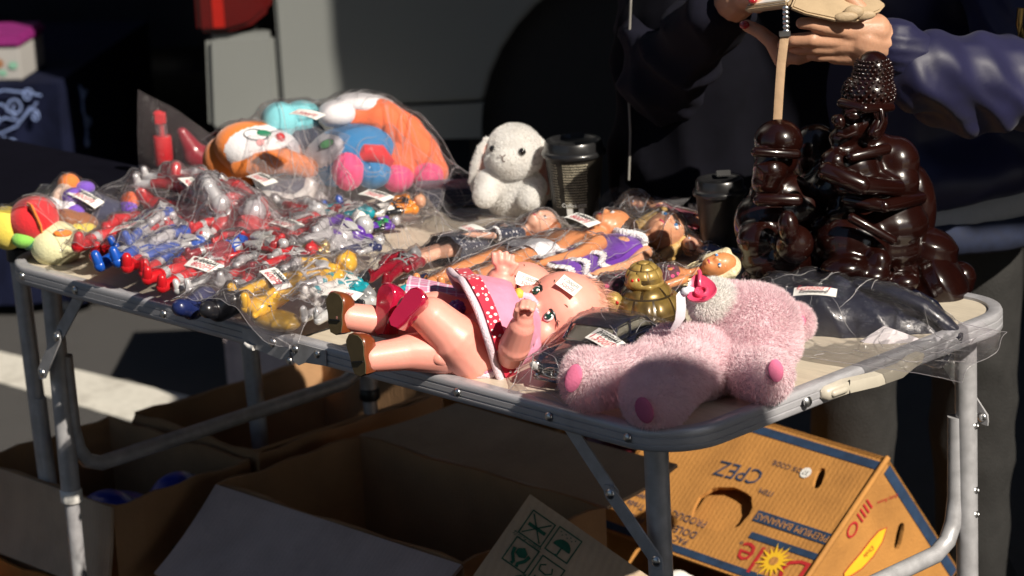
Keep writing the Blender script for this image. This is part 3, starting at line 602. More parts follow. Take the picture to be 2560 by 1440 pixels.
# legs and hips
b = MB()
hip = V((0.6604,1.0779,0.6104)); 
for s_ in (-1, 1):
    h0 = hip + CR * (.085 * s_); kn = V((h0.x, h0.y, .42)) - CF * .02; an = V((kn.x, kn.y, .07)) + CF * .04
    b.cap(h0, kn, .088, .066, 14); b.cap(kn, an, .066, .055, 14)
b.ell(hip + UP * .03, (.17, .12, .12), rot=Matrix((CR, CF, UP)).transposed())
def folds(o, amp, fx, seed=0, soft=False):
    me = o.data; n = len(me.vertices); c = np.zeros(n * 3); me.vertices.foreach_get('co', c); c = c.reshape(-1, 3); nr = np.zeros(n * 3); me.vertices.foreach_get('normal', nr); nr = nr.reshape(-1, 3)
    h = np.zeros(n)
    for k, (d, w, ph) in enumerate(fx):
        u = c @ np.array(d); q = u * w + ph + 1.1 * np.sin(c @ np.array([9, 7, 11]) + k) + .6 * np.sin(c @ np.array([23, -19, 17]) + 2 * k); h += ((.5 + .5 * np.sin(2 * q)) ** 1.3 if soft else (1 - np.abs(np.sin(q))) ** 1.2) / (1 + .3 * k)
    c += nr * (amp * (h - .5))[:, None]; me.vertices.foreach_set('co', c.ravel()); me.update()
o = blob('trousers', b, .012, m_trs, ps, 4); folds(o, .0045, [((.3, .3, 1), 16, 0), ((1, 0, .25), 24, 1)])
for s_ in (-1, 1):
    h0 = hip + CR * (.115 * s_); q = MB(); q.box((h0.x, h0.y, .03), (.09, .24, .06), rotm('Z', 45)); q.ell((h0.x + .06, h0.y - .06, .035), (.05, .06, .04)); blob('shoe', q, .01, m_black, ps, 4)
# shirt hem, jacket, neck, head
RB = Matrix((CR, CF, UP)).transposed()
b = MB(); b.ell(V((0.7154,1.0053,0.6682)), (.182, .140, .06), RB); blob('shirt', b, .012, m_tee, ps, 4)
b = MB(); hm = V((0.7101,1.0142,0.6401)); b.tube([hm + CR * (.182 * math.cos(t)) + CF * (.142 * math.sin(t)) + UP * .004 * math.sin(3 * t) for t in np.linspace(0, 6.2832, 41)], .016, 8, cap=False, flat=1.4); folds(b.build('shirt_hem', m_denim, ps), .002, [((1, 1, 0), 60, 0)])
b = MB()
b.ell(bq(0, .0, .02), (.235, .125, .20), RB); b.ell(bq(.0, .01, .20), (.24, .115, .16), RB); b.ell(bq(.06, .01, -.085), (.215, .130, .085), RB); b.ell(V((0.7151,1.005,0.7159)), (.195, .15, .06), RB)
b.cap(bq(-.20, .02, .26), bq(.20, .02, .26), .075); b.ell(bq(-.03, 0, .13), (.22, .12, .25), RB)
sh = bq(.21, .02, .24); el = V((1.0123,0.9247,0.8746)); wr = V((0.9689,0.6629,0.9684))
jk = blob('jacket', b, .011, m_jkt, ps, 5); folds(jk, .010, [((.2, .2, 1), 20, .5), ((1, 1, .3), 16, 1)])
b = MB(); b.cap(sh, el, .072, .062, 16); b.cap(el, V((0.9776,0.6936,0.9298)), .064, .047, 18); b.ell(V((0.9842,0.7799,0.8952)), (.075, .05, .058), RB); b.cap(V((1.0046,0.8011,0.8961)), V((0.9779,0.7011,0.9334)), .058, .046)
sl = blob('sleeve', b, .005, m_jkt, ps, 8); folds(sl, .0046, [((.60, .62, .50), 75, .3), ((.74, .64, -.05), 48, 1.2), ((.3, .4, .9), 60, 2)], 0, True)
b = MB(); b.cap(V((0.9776,0.6936,0.9371)), V((0.9656,0.6594,0.9677)), .040, .034, 18); folds(blob('cuff', b, .004, m_jkt, ps, 3), .0018, [((.1, .1, 1), 220, 0)])
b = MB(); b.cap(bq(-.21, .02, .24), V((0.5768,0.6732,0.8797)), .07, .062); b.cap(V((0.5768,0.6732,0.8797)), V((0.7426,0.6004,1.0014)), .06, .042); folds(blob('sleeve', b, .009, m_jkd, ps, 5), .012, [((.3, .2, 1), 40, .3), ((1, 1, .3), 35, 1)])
b = MB(); b.cap(bq(0, .02, .28), bq(0, -.02, .40), .05, .048); b.ell(bq(0, -.045, .47), (.072, .092, .105), RB); b.ell(bq(0, -.135, .455), (.012, .014, .02), RB); b.ell(bq(0, -.10, .40), (.045, .04, .03), RB)
for s_ in (-1, 1): b.ell(bq(.073 * s_, -.03, .465), (.012, .02, .03), RB)
blob('head', b, .007, m_skin, ps, 4)
b = MB(); b.ell(bq(0, -.02, .51), (.084, .10, .095), RB); b.ell(bq(0, .04, .43), (.082, .06, .12), RB); blob('hair', b, .009, m_hair, ps, 3)
for s_ in (-1, 1): q = MB(); q.ell(bq(.028 * s_, -.130, .475), (.011, .006, .006), RB); q.build('eye', m_black, ps)
q = MB(); q.ell(bq(0, -.135, .418), (.022, .008, .006), RB); q.build('mouth', m_nail, ps)
# jacket zip with brass pull, and pale piping at the other edge
q = MB(); q.tube([(0.9819,0.8929,0.9759), (0.9804,0.8915,0.9559), (0.9832,0.8943,0.9379)], .0045, 8); q.tube([(0.9857,0.8883,0.9569), (0.9822,0.8847,0.9268), (0.979,0.8814,0.9042)], .003, 8, flat=.5); q.build('zip_pull', m_brass, ps)
q = MB(); q.tube([(0.5504,0.6457,0.9975), (0.5475,0.6427,0.9453), (0.5442,0.6393,0.8769), (0.5377,0.647,0.8106), (0.5345,0.6436,0.7461)], .0016, 6); q.build('piping', M('grey piping', (.25, .24, .22), .7), ps)
b = MB(); b.cap(V((0.5305,0.7116,0.9428)), V((0.5252,0.7061,0.7375)), .055, .065); b.cap(V((0.567,0.7496,0.94)), V((0.5692,0.752,0.7175)), .10, .10); b.cap(V((0.6056,0.8331,0.9298)), V((0.6125,0.8403,0.6996)), .11, .11); folds(blob('coat_front', b, .010, M('shade dark jacket front', (.004, .004, .007), .95, 0, .2, 30, spec=.1), ps, 5), .008, [((1, .8, .1), 30, .3), ((.3, .4, 1), 20, 1)])  # jacket front coloured near black in place of shade
# left hand under the phone: palm, four fingers, thumb
def hand(name, palm, fingers, thumb, mat, vox=.0021):
    b = MB()
    for a, c, ra, rb in palm: b.cap(a, c, ra, rb, 12)
    for pts, r0, r1 in fingers + [thumb]:
        k = len(pts) - 1
        for i in range(k): b.cap(pts[i], pts[i + 1], r0 + (r1 - r0) * i / k, r0 + (r1 - r0) * (i + 1) / k, 12)
    return blob(name, b, vox, mat, ps, 4)
hand('hand', [(V((0.9672,0.6611,0.9675)), V((0.9503,0.6218,0.9807)), .025, .029), (V((0.9618,0.6266,0.9907)), V((0.9419,0.5914,0.9961)), .021, .0155), (V((0.9552,0.627,0.9779)), V((0.9319,0.5883,0.9798)), .024, .0155), (V((0.9503,0.629,0.965)), V((0.927,0.5976,0.9647)), .022, .0145)],
     [([V((0.9499,0.5926,0.9948)), V((0.9413,0.559,1.0043)), V((0.9342,0.5458,1.0087)), V((0.9244,0.5386,1.0099))], .0105, .0072),
      ([V((0.9401,0.5895,0.9828)), V((0.9287,0.5517,0.989)), V((0.9101,0.541,0.988)), V((0.8934,0.5409,0.9806))], .0108, .0074),
      ([V((0.9351,0.5916,0.9733)), V((0.9238,0.561,0.9774)), V((0.9058,0.5567,0.9744)), V((0.8889,0.5622,0.9736))], .0102, .0072),
      ([V((0.9305,0.5969,0.9632)), V((0.9202,0.5746,0.965)), V((0.9045,0.5727,0.9647)), V((0.8929,0.575,0.967))], .0092, .0064)],
     ([V((0.9537,0.6254,0.9925)), V((0.9569,0.6071,1.0174)), V((0.9473,0.5971,1.0349))], .0125, .009), m_skin)
hand('hand', [(V((0.7459,0.6039,0.9961)), V((0.793,0.5808,1.0239)), .025, .027), (V((0.7931,0.5809,1.0288)), V((0.8345,0.5662,1.0323)), .024, .019)],
     [([V((0.8342,0.5659,1.0177)), V((0.8557,0.5522,1.0272)), V((0.8688,0.5298,1.0338)), V((0.8705,0.5171,1.0351))], .0095, .007),
      ([V((0.8726,0.5625,0.9564)), V((0.8647,0.5543,0.9789)), V((0.8517,0.548,0.9908)), V((0.838,0.5409,0.9984))], .0108, .0078),
      ([V((0.8361,0.5679,1.0297)), V((0.8755,0.5656,1.0326)), V((0.8869,0.563,1.0282))], .0095, .007), ([V((0.9106,0.5805,0.9693)), V((0.8924,0.5687,0.9622)), V((0.8723,0.5594,0.9627))], .0115, .0108)],
     ([V((0.7999,0.588,1.0331)), V((0.8299,0.5903,1.0402)), V((0.8563,0.5889,1.0427))], .012, .009), m_skin)
q = MB(); q.ell(V((0.841,0.5325,1.001)), (.0062, .0045, .0052), RB); q.build('nail', m_nail, ps)
q = MB(); q.ell(V((0.8748,0.51,1.0371)), (.006, .004, .004), RB); q.build('nail', m_nail, ps)
# phone in an open folding case with wrist strap
ph = thing('phone', 'phone in an open beige folding case with a hanging tan strap', 'phone', V((0.9077,0.5559,1.014)))
def slab(A, B_, C_, D_, th, name, mat, par, bev=.003):
    A, B_, C_, D_ = V(A), V(B_), V(C_), V(D_); n = (B_ - A).cross(D_ - A).normalized() * th; return MB().add([A, B_, C_, D_, A + n, B_ + n, C_ + n, D_ + n], [(3, 2, 1, 0), (4, 5, 6, 7), (0, 1, 5, 4), (1, 2, 6, 5), (2, 3, 7, 6), (3, 0, 4, 7)]).build(name, mat, par, bevel=bev)
slab((0.8633,0.5096,1.0194), (0.928,0.512,1.0316), (0.9043,0.5667,1.0368), (0.8426,0.5602,1.0267), .009, 'phone_case', m_case, ph)
slab((0.8641,0.5118,1.0239), (0.9261,0.5129,1.036), (0.9037,0.5661,1.0417), (0.8433,0.561,1.0314), .006, 'phone_body', m_white, ph)
B = MB(); c1 = [V((0.9279,0.5119,1.0302)), V((0.9401,0.5246,1.0222)), V((0.9594,0.5591,1.0098)), V((0.9693,0.5838,1.0067)), V((0.9716,0.6223,1.0115)), V((0.9703,0.6355,1.0174)), V((0.9544,0.6405,1.0214)), V((0.9215,0.5846,1.0441)), V((0.9194,0.5319,1.0404))]
nn = (c1[2] - c1[0]).cross(c1[5] - c1[0]).normalized() * .007; k = len(c1); B.add(c1 + [p + nn for p in c1], [tuple(range(k)), tuple(range(2 * k - 1, k - 1, -1))] + [(i, (i + 1) % k, k + (i + 1) % k, k + i) for i in range(k)])
B.build('case_cover', m_case, ph, bevel=.002)
B = MB(); B.ell(V((0.9722,0.5768,1.0214)), (.012, .005, .008), RB); B.ell(V((0.9695,0.5653,1.0173)), (.014, .004, .006), RB); B.ell(V((0.9759,0.5907,1.0156)), (.014, .004, .006), RB); B.build('camera_bump', m_case, ph)
B = MB(); P = [V((0.9275,0.5042,1.0017)), V((0.924,0.5006,0.9678)), V((0.9218,0.4983,0.9346)), V((0.9177,0.4969,0.8864))]; B.tube(P, .0052, 8, flat=.2, up=CF); B.build('strap', m_strap, ph)
B = MB()
for i in range(6): 
    y = 22 + 10 * i; B.ell(V((0.9287,0.5055,1.0337)) + UP * (-.0055 * i) - CF * .002, (.0042, .0022, .0034), RB, 8)
B.box(V((0.9288,0.5027,1.004)), (.013, .004, .006), RB); B.build('chain', m_steel, ph)

# ------------------------------------------------------------------ toys in clear bags
PILE = []                                          # meshes a bag is draped over
f_clear = film('clear bag film', .03, .12, hz=(.82, .76, .80)); f_soft = film('soft clear bag film', .06, .13, hz=(.85, .74, .80)); f_thin = film('thin clear film', .015, .13, refl=.7); f_milk = film('milky bag film', .16, .14, hz=(.7, .7, .74))  # pinkish haze puts a veil of sky reflection into the film
def vin(n, c, r=.28, metal=0): return M(n, c, r, metal, .06, 40, coat=.35 if not metal else 0)
v_red = vin('red vinyl', (.50, .010, .016)); v_dred = vin('dark red vinyl', (.22, .008, .02)); v_sil = vin('silver paint', (.60, .60, .61), .30, .35); v_blue = vin('blue vinyl', (.008, .075, .42)); v_pur = vin('purple vinyl', (.10, .03, .30))
v_yel = vin('yellow vinyl', (.72, .40, .015)); v_teal = vin('teal vinyl', (.01, .26, .32)); v_wht = vin('white vinyl', (.72, .71, .68)); v_blk = vin('black vinyl', (.014, .014, .018)); v_org = vin('orange vinyl', (.72, .23, .012)); v_gld = vin('old gold paint', (.42, .30, .12), .35, .6); v_nav = vin('navy vinyl', (.012, .02, .09)); v_lil = vin('lilac vinyl', (.30, .26, .5)); v_grn = vin('green vinyl', (.02, .25, .08)); v_gry = vin('grey vinyl', (.2, .2, .21)); v_brn_ = vin('brown vinyl', (.16, .06, .02)); v_skin = vin('toy skin', (.58, .30, .18), .42)
def fr(o, y, zh=(0, 0, 1), roll=0):
    y = V(y).normalized(); z = V(zh); z = (z - y * z.dot(y)).normalized(); x = y.cross(z)
    m = Matrix(((x.x, y.x, z.x, o[0]), (x.y, y.y, z.y, o[1]), (x.z, y.z, z.z, o[2]), (0, 0, 0, 1)))
    return m @ Matrix.Rotation(math.radians(roll), 4, 'Y')
def figure(label, feet, head, pal, group=None, roll=0, arms=((.11, .42, .03), (-.11, .42, .03)), spread=.03, bulk=1.3, crest=None, cat='toy figure'):
    """a lying toy hero: torso, head, two arms, two legs with boots"""
    feet, head = V(feet), V(head); d = head - feet; Lf = d.length; m = fr(feet, d, roll=roll); s = Lf
    o = thing('toy_figure', label, cat, feet.lerp(head, .5) - UP * .01, group); P = []
    k = bulk; B = MB()
    B.ell((0, .735 * s, 0), (.098 * s * k, .085 * s, .06 * s * k), mi=0); B.ell((0, .62 * s, 0), (.072 * s * k, .09 * s, .052 * s * k), mi=1); B.ell((0, .53 * s, 0), (.076 * s * k, .055 * s, .055 * s * k), mi=0)
    B.ell((0, .72 * s, .052 * s * k), (.05 * s * k, .05 * s, .016 * s), mi=2); B.cap((0, .8 * s, 0), (0, .86 * s, 0), .03 * s, mi=1)
    for sx in (-1, 1): B.ell((sx * .05 * s, .60 * s, .035 * s * k), (.012 * s, .07 * s, .014 * s), mi=2)
    for sx in (-1, 1): B.ell((sx * .043 * s * k, .755 * s, .034 * s * k), (.046 * s * k, .042 * s, .028 * s * k), mi=0); B.ell((sx * .022 * s * k, .655 * s, .036 * s * k), (.022 * s * k, .02 * s, .018 * s), mi=1); B.ell((sx * .022 * s * k, .61 * s, .036 * s * k), (.021 * s * k, .019 * s, .016 * s), mi=1); B.tube([(sx * .085 * s * k, .80 * s, .02 * s), (sx * .05 * s * k, .70 * s, .062 * s * k), (sx * .012 * s, .58 * s, .055 * s * k), (sx * .05 * s * k, .52 * s, .05 * s * k)], .009 * s, 6, mi=2)
    B.tube([(.078 * s * k * math.cos(a), .545 * s, .058 * s * k * math.sin(a)) for a in np.linspace(0, 6.283, 15)], .012 * s, 6, mi=2, cap=False)
    P.append(B.build('torso', [pal[0], pal[1], pal[2]], o, mtx=m))
    B = MB(); B.ell((0, .915 * s, .005 * s), (.058 * s * k, .078 * s, .062 * s * k)); B.ell((0, .885 * s, .028 * s), (.042 * s * k, .05 * s, .045 * s * k)); B.tube([(0, .865 * s, .062 * s), (0, .93 * s, .075 * s * k), (0, .985 * s, .045 * s), (0, 1.0 * s, .0)], [.004 * s, .010 * s, .011 * s, .006 * s], 6); [B.ell((sx * .056 * s * k, .90 * s, 0), (.012 * s, .024 * s, .024 * s), n=8) for sx in (-1, 1)]; h = B.build('head', pal[3], o, mtx=m); P.append(h)
    B = MB()
    if crest: B.ell((0, .93 * s, .06 * s), (.009 * s, .055 * s, .02 * s))
    B.ell((.03 * s, .905 * s, .052 * s), (.016 * s, .01 * s, .008 * s)); B.ell((-.03 * s, .905 * s, .052 * s), (.016 * s, .01 * s, .008 * s)); B.build('visor', crest or pal[2], h, mtx=m)
    for (ax, ay, az), sx in zip(arms, (1, -1)):
        B = MB(); sh = V((sx * .105 * s * k, .77 * s, 0)); hd = V((ax * s * 1.25, ay * s, az * s)); el = sh.lerp(hd, .5) + V((sx * .03 * s, 0, .02 * s))
        B.cap(sh, el, .036 * s * k, .029 * s * k, 10, 0); B.cap(el, hd, .03 * s * k, .026 * s * k, 10, 1); B.ell(hd, (.036 * s * k, .034 * s, .030 * s * k), n=10, mi=1); B.ell(sh, .046 * s * k, n=10, mi=0); B.tube([el + (hd - el) * .1, el + (hd - el) * .35], [.036 * s * k, .039 * s * k], 10, 1); B.cap(hd, hd + V((-sx * .022 * s, -.02 * s, .012 * s)), .014 * s * k, .012 * s, 8, 1); P.append(B.build('arm', [pal[4], pal[5]], o, mtx=m))
    for sx in (-1, 1):
        B = MB(); hp = V((sx * .042 * s, .5 * s, 0)); kn = V((sx * (.045 + spread) * s, .27 * s, .018 * s)); an = V((sx * (.04 + spread * 1.5) * s, .05 * s, 0))
        B.cap(hp, kn, .054 * s * k, .039 * s * k, 10, 0); B.ell(kn + V((0, 0, .018 * s)), (.030 * s * k, .034 * s, .026 * s * k), n=8, mi=0); B.cap(kn, kn.lerp(an, .45), .039 * s * k, .036 * s * k, 10, 1); B.tube([hp.lerp(kn, .15) + V((sx * .040 * s * k, 0, .015 * s)), kn + V((sx * .030 * s * k, 0, .012 * s))], .011 * s, 6, mi=1); lg = B.build('leg', [pal[6], pal[1]], o, mtx=m); P.append(lg)
        B = MB(); B.cap(kn.lerp(an, .4), an, .040 * s * k, .036 * s * k, 10); B.cap(an, an + V((0, -.012 * s, .085 * s)), .036 * s * k, .026 * s * k, 10); P.append(B.build('boot', pal[7], lg, mtx=m))
    PILE.extend(P); return o
#      torso  belly  trim   head   upper arm glove  thigh  boot
RS = (v_red, v_sil, v_sil, v_sil, v_red, v_red, v_red, v_red); SR = (v_sil, v_red, v_red, v_sil, v_sil, v_sil, v_red, v_sil); BL = (v_blue, v_sil, v_sil, v_sil, v_blue, v_blue, v_blue, v_red); BB = (v_blue, v_blue, v_sil, v_sil, v_blue, v_sil, v_sil, v_blue)
PS = (v_pur, v_sil, v_sil, v_sil, v_pur, v_sil, v_sil, v_gry); YL = (v_yel, v_yel, v_sil, v_yel, v_yel, v_sil, v_yel, v_yel); TW_ = (v_teal, v_teal, v_wht, v_blk, v_teal, v_teal, v_wht, v_wht); OR = (v_org, v_org, v_blk, v_skin, v_org, v_blk, v_wht, v_wht); DK = (v_pur, v_blk, v_grn, v_sil, v_pur, v_blk, v_pur, v_blk); GS = (v_gry, v_sil, v_blk, v_gry, v_sil, v_blk, v_gry, v_sil); GD = (v_gld, v_wht, v_red, v_gld, v_gld, v_wht, v_gld, v_dred)
G_ = 'hero figures in clear bags'
figure('red and silver toy hero with red boots at the left end of the heap', (0.1704,0.0217,0.73), (0.1311,0.1929,0.73), RS, G_, 20, bulk=1.4)
figure('blue and silver toy hero with one blue boot in the left bag', (0.2617,-0.0103,0.735), (0.2129,0.1579,0.74), BB, G_, -15, crest=v_sil)
figure('shiny blue toy hero with red boots nearest the table edge at left', (0.2995,0.0022,0.73), (0.2594,0.1594,0.735), BL, G_, 10, bulk=1.45)
figure('red toy hero with silver head lying on the blue figures', (0.2122,0.0709,0.75), (0.2099,0.1442,0.76), RS, G_, 40)
figure('silver toy hero with bent silver boots in the topmost figure bag', (0.0532,0.2043,0.77), (0.1763,0.2594,0.77), SR, G_, 10, arms=((.16, .62, .10), (-.11, .42, .05)), crest=v_yel)
figure('red toy hero with silver gloves in the middle of the topmost bag', (0.0928,0.2468,0.765), (0.3106,0.1999,0.76), (v_red, v_red, v_sil, v_sil, v_sil, v_sil, v_sil, v_red), G_, -20, arms=((.14, .6, .1), (-.12, .5, .06)))
figure('long red toy hero lowest in the topmost figure bag', (0.0618,0.2323,0.75), (0.3279,0.1836,0.74), (v_red, v_red, v_sil, v_red, v_red, v_red, v_red, v_red), G_, 30)
figure('glossy red toy hero with raised boots under the middle price tag', (0.3678,0.1396,0.73), (0.2908,0.3153,0.735), (v_red, v_red, v_sil, v_sil, v_red, v_red, v_red, v_red), G_, 0, spread=.05, bulk=1.45)
figure('purple and silver toy hero lying beside the redhead fashion doll', (0.4101,0.1689,0.73), (0.3856,0.3178,0.735), PS, G_, 25, crest=v_sil, bulk=1.5)
figure('red and silver toy hero in the bag along the front edge', (0.3658,-0.0212,0.73), (0.353,0.1294,0.73), RS, G_, 15, bulk=1.4)
figure('silver toy hero with grey boots in the bag along the front edge', (0.4048,-0.0065,0.725), (0.3967,0.1184,0.725), (v_red, v_sil, v_sil, v_sil, v_sil, v_red, v_sil, v_sil), G_, -10)
figure('dull red toy hero half hidden behind the front edge bag', (0.3509,0.0499,0.74), (0.3627,0.162,0.75), (v_dred, v_sil, v_blue, v_sil, v_dred, v_red, v_dred, v_dred), G_, 30)
figure('large yellow toy hero with silver shoulders under a price tag', (0.5202,-0.0169,0.73), (0.5471,0.1529,0.75), YL, G_, 12, bulk=1.25, arms=((.12, .45, .05), (-.12, .5, .03)))
figure('teal toy figure with white legs and black hair by the brown shoe', (0.5927,0.0339,0.735), (0.571,0.1483,0.735), TW_, G_, 20)
figure('grey and silver toy robot lying beneath the teal figure', (0.6143,0.0152,0.72), (0.5956,0.1344,0.72), GS, G_, 0, bulk=1.4)
figure('toy figure in an orange jacket with white boots near the back edge', (0.3295,0.3398,0.73), (0.3682,0.4324,0.74), OR, G_, 15, bulk=1.5)
figure('dark purple toy figure with green trim behind the purple hero', (0.36,0.3084,0.72), (0.3851,0.3699,0.73), DK, G_, 20, bulk=1.4)
figure('small gold and cream toy figure beside the purple hero', (0.4319,0.1278,0.73), (0.4201,0.2178,0.735), GD, G_, 10, bulk=1.4)
figure('teal and red toy boy lying above the purple hero', (0.2643,0.3588,0.73), (0.3794,0.31,0.74), (v_teal, v_red, v_wht, v_wht, v_teal, v_wht, v_red, v_blue), G_, 10, bulk=1.5)
figure('small red and silver toy figure above the middle price tag', (0.2119,0.3001,0.735), (0.3271,0.2844,0.74), SR, G_, 30, bulk=1.4)
figure('blue toy hero squeezed behind the left price tag', (0.232,0.0366,0.745), (0.1754,0.1582,0.76), BB, G_, -20)
figure('red toy hero under the topmost bag end', (0.254,0.1331,0.74), (0.2416,0.2496,0.75), (v_red, v_sil, v_sil, v_red, v_red, v_sil, v_red, v_red), G_, 30)
figure('silver toy hero with red boots between the front bag and the yellow hero', (0.4527,0.0228,0.73), (0.4101,0.1467,0.735), SR, G_, 20)
figure('dark red toy hero behind the yellow hero', (0.4575,0.0689,0.735), (0.4331,0.1859,0.74), (v_dred, v_sil, v_sil, v_red, v_red, v_sil, v_red, v_dred), G_, 10)
figure('teal and white toy figure near the orange one', (0.298,0.2813,0.73), (0.3014,0.3621,0.74), (v_teal, v_wht, v_red, v_wht, v_teal, v_wht, v_teal, v_wht), G_, 10)
figure('navy toy figure with silver mask behind the yellow hero head', (0.4315,0.2052,0.72), (0.432,0.2991,0.725), (v_nav, v_blk, v_sil, v_sil, v_nav, v_sil, v_nav, v_blk), G_, 10)
figure('red toy hero at the back of the heap by the slipper', (0.2405,0.1962,0.74), (0.3011,0.24,0.75), RS, G_, 10)
figure('dark red toy figure beside the redhead doll feet', (0.5579,0.1716,0.72), (0.5144,0.2814,0.725), (v_dred, v_dred, v_gry, v_gry, v_dred, v_dred, v_dred, v_dred), G_, 10)
figure('blue and tan toy figure below the redhead doll', (0.6151,0.1484,0.715), (0.6067,0.2382,0.72), (v_nav, v_teal, v_org, v_skin, v_nav, v_skin, v_teal, v_brn_), G_, 15)
figure('small red toy figure lying across the middle bag', (0.3526,0.1317,0.75), (0.4334,0.1417,0.755), (v_red, v_wht, v_wht, v_sil, v_red, v_wht, v_wht, v_red), G_, 30)
# yellow creature with pointed ears and stubby arms
c0 = V((0.5427,0.0061,0.722)); yc = thing('toy_creature', 'small yellow toy creature with pointed ears at the table edge', 'toy', c0)
B = MB(); B.ell(c0 + V((0, 0, .004)), (.017, .022, .014)); B.cap(c0 + V((-.012, .016, .008)), c0 + V((-.022, .034, .030)), .007, .002); B.cap(c0 + V((.014, .014, .008)), c0 + V((.036, .012, .016)), .007, .002); B.cap(c0 + V((-.012, -.01, .004)), c0 + V((-.030, -.016, .004)), .007, .003); B.cap(c0 + V((.008, -.014, .002)), c0 + V((.018, -.026, .002)), .007, .004)
o = blob('creature_body', B, .0022, v_yel, yc, 3); PILE.append(o)
c1 = V((0.5616,0.0106,0.712)); B = MB(); B.ell(c1, (.040, .022, .012)); o = blob('toy_base', B, .003, vin('ochre vinyl', (.35, .2, .01)), yc, 3); PILE.append(o)
B = MB(); B.cap((0.5411,0.0082,0.73), (0.5506,0.0046,0.731), .0012); B.cap((0.5583,0.0041,0.73), (0.5603,0.0055,0.73), .0012); B.build('eye', v_blk, yc)
# round black toy wheels / boots in the same bag
c2 = V((0.5032,-0.0159,0.722)); bb_ = thing('toy_boots', 'pair of black toy boots bagged at the table edge', 'toy', c2)
for i, (a, b_) in enumerate((((0.4948,-0.0196,0.72), (0.5088,-0.0106,0.73)), ((0.461,-0.0334,0.72), (0.4571,-0.0117,0.725)))):
    B = MB(); a, b_ = V(a), V(b_); B.cap(a, b_, .015, .017); B.cap(a, a + V((.004, -.02, .006)), .013, .011); PILE.append(blob('boot', B, .0025, v_blk if i == 0 else v_nav, bb_, 3))
# ------------------------------------------------------------------ fashion dolls
def skin(n, c): return M(n, c, .40, 0, .04, 20, sss=.15, coat=.1)
d_tan = skin('tan doll skin', (.62, .24, .09)); d_fair = skin('fair doll skin', (.66, .36, .25)); d_peach = skin('peach doll skin', (.66, .32, .18))
def hairm(n, c): return M(n, c, .32, 0, .35, 90, .5, 260, stretch=(1, 1, 1), coat=.2)
h_red = hairm('auburn doll hair', (.30, .085, .02)); h_dk = hairm('dark doll hair', (.03, .014, .007)); h_gold = hairm('golden doll hair', (.55, .36, .12)); h_plat = hairm('platinum doll hair', (.66, .58, .38)); h_brn = hairm('brown doll hair', (.20, .07, .02))
e_wht = M('eye white', (.8, .8, .8), .2); e_blue = M('eye blue', (.05, .22, .5), .15); e_brn = M('eye brown', (.06, .025, .01), .15); lip = M('doll lips', (.5, .05, .10), .3)
def dots(n, base, dot, scale, thr):
    m = M(n, base, .75, 0, .15, 40, .2, 300, sheen=.2); nt = m.node_tree; b = nt.nodes['Principled BSDF']; src = b.inputs['Base Color'].links[0].from_socket
    v = nt.nodes.new('ShaderNodeTexVoronoi'); v.inputs['Scale'].default_value = scale; v.inputs['Randomness'].default_value = .35; tc = nt.nodes.new('ShaderNodeTexCoord'); nt.links.new(tc.outputs['Object'], v.inputs['Vector'])
    l = nt.nodes.new('ShaderNodeMath'); l.operation = 'LESS_THAN'; l.inputs[1].default_value = thr; nt.links.new(v.outputs['Distance'], l.inputs[0])
    x = nt.nodes.new('ShaderNodeMix'); x.data_type = 'RGBA'; x.inputs[7].default_value = (*dot, 1); nt.links.new(l.outputs[0], x.inputs[0]); nt.links.new(src, x.inputs[6]); nt.links.new(x.outputs[2], b.inputs['Base Color']); return m
c_navydot = dots('navy dotted dress', (.012, .018, .045), (.6, .6, .62), 155, .22); c_wht = M('white cotton', (.74, .73, .76), .85, 0, .05, 60, .3, 400); c_purple = M('purple taffeta', (.11, .022, .30), .45, 0, .25, 25, .3, 90, sheen=.3); c_lace = M('white lace', (.74, .72, .74), .8, 0, .2, 300, .8, 500); c_floral = dots('dark floral print', (.09, .015, .03), (.62, .05, .18), 120, .30)
def loft(B, rings, n=20, mi=0):
    """closed skin through elliptical rings (centre, half width, half depth)"""
    vs = []
    for c, rx, rz in rings:
        for j in range(n): t = 2 * math.pi * j / n; vs.append((c[0] + rx * math.cos(t), c[1], c[2] + rz * math.sin(t)))
    k = len(rings); B.add(vs, [(i * n + j, i * n + (j + 1) % n, (i + 1) * n + (j + 1) % n, (i + 1) * n + j) for i in range(k - 1) for j in range(n)] + [tuple(range(n - 1, -1, -1)), tuple(range((k - 1) * n, k * n))], mi)
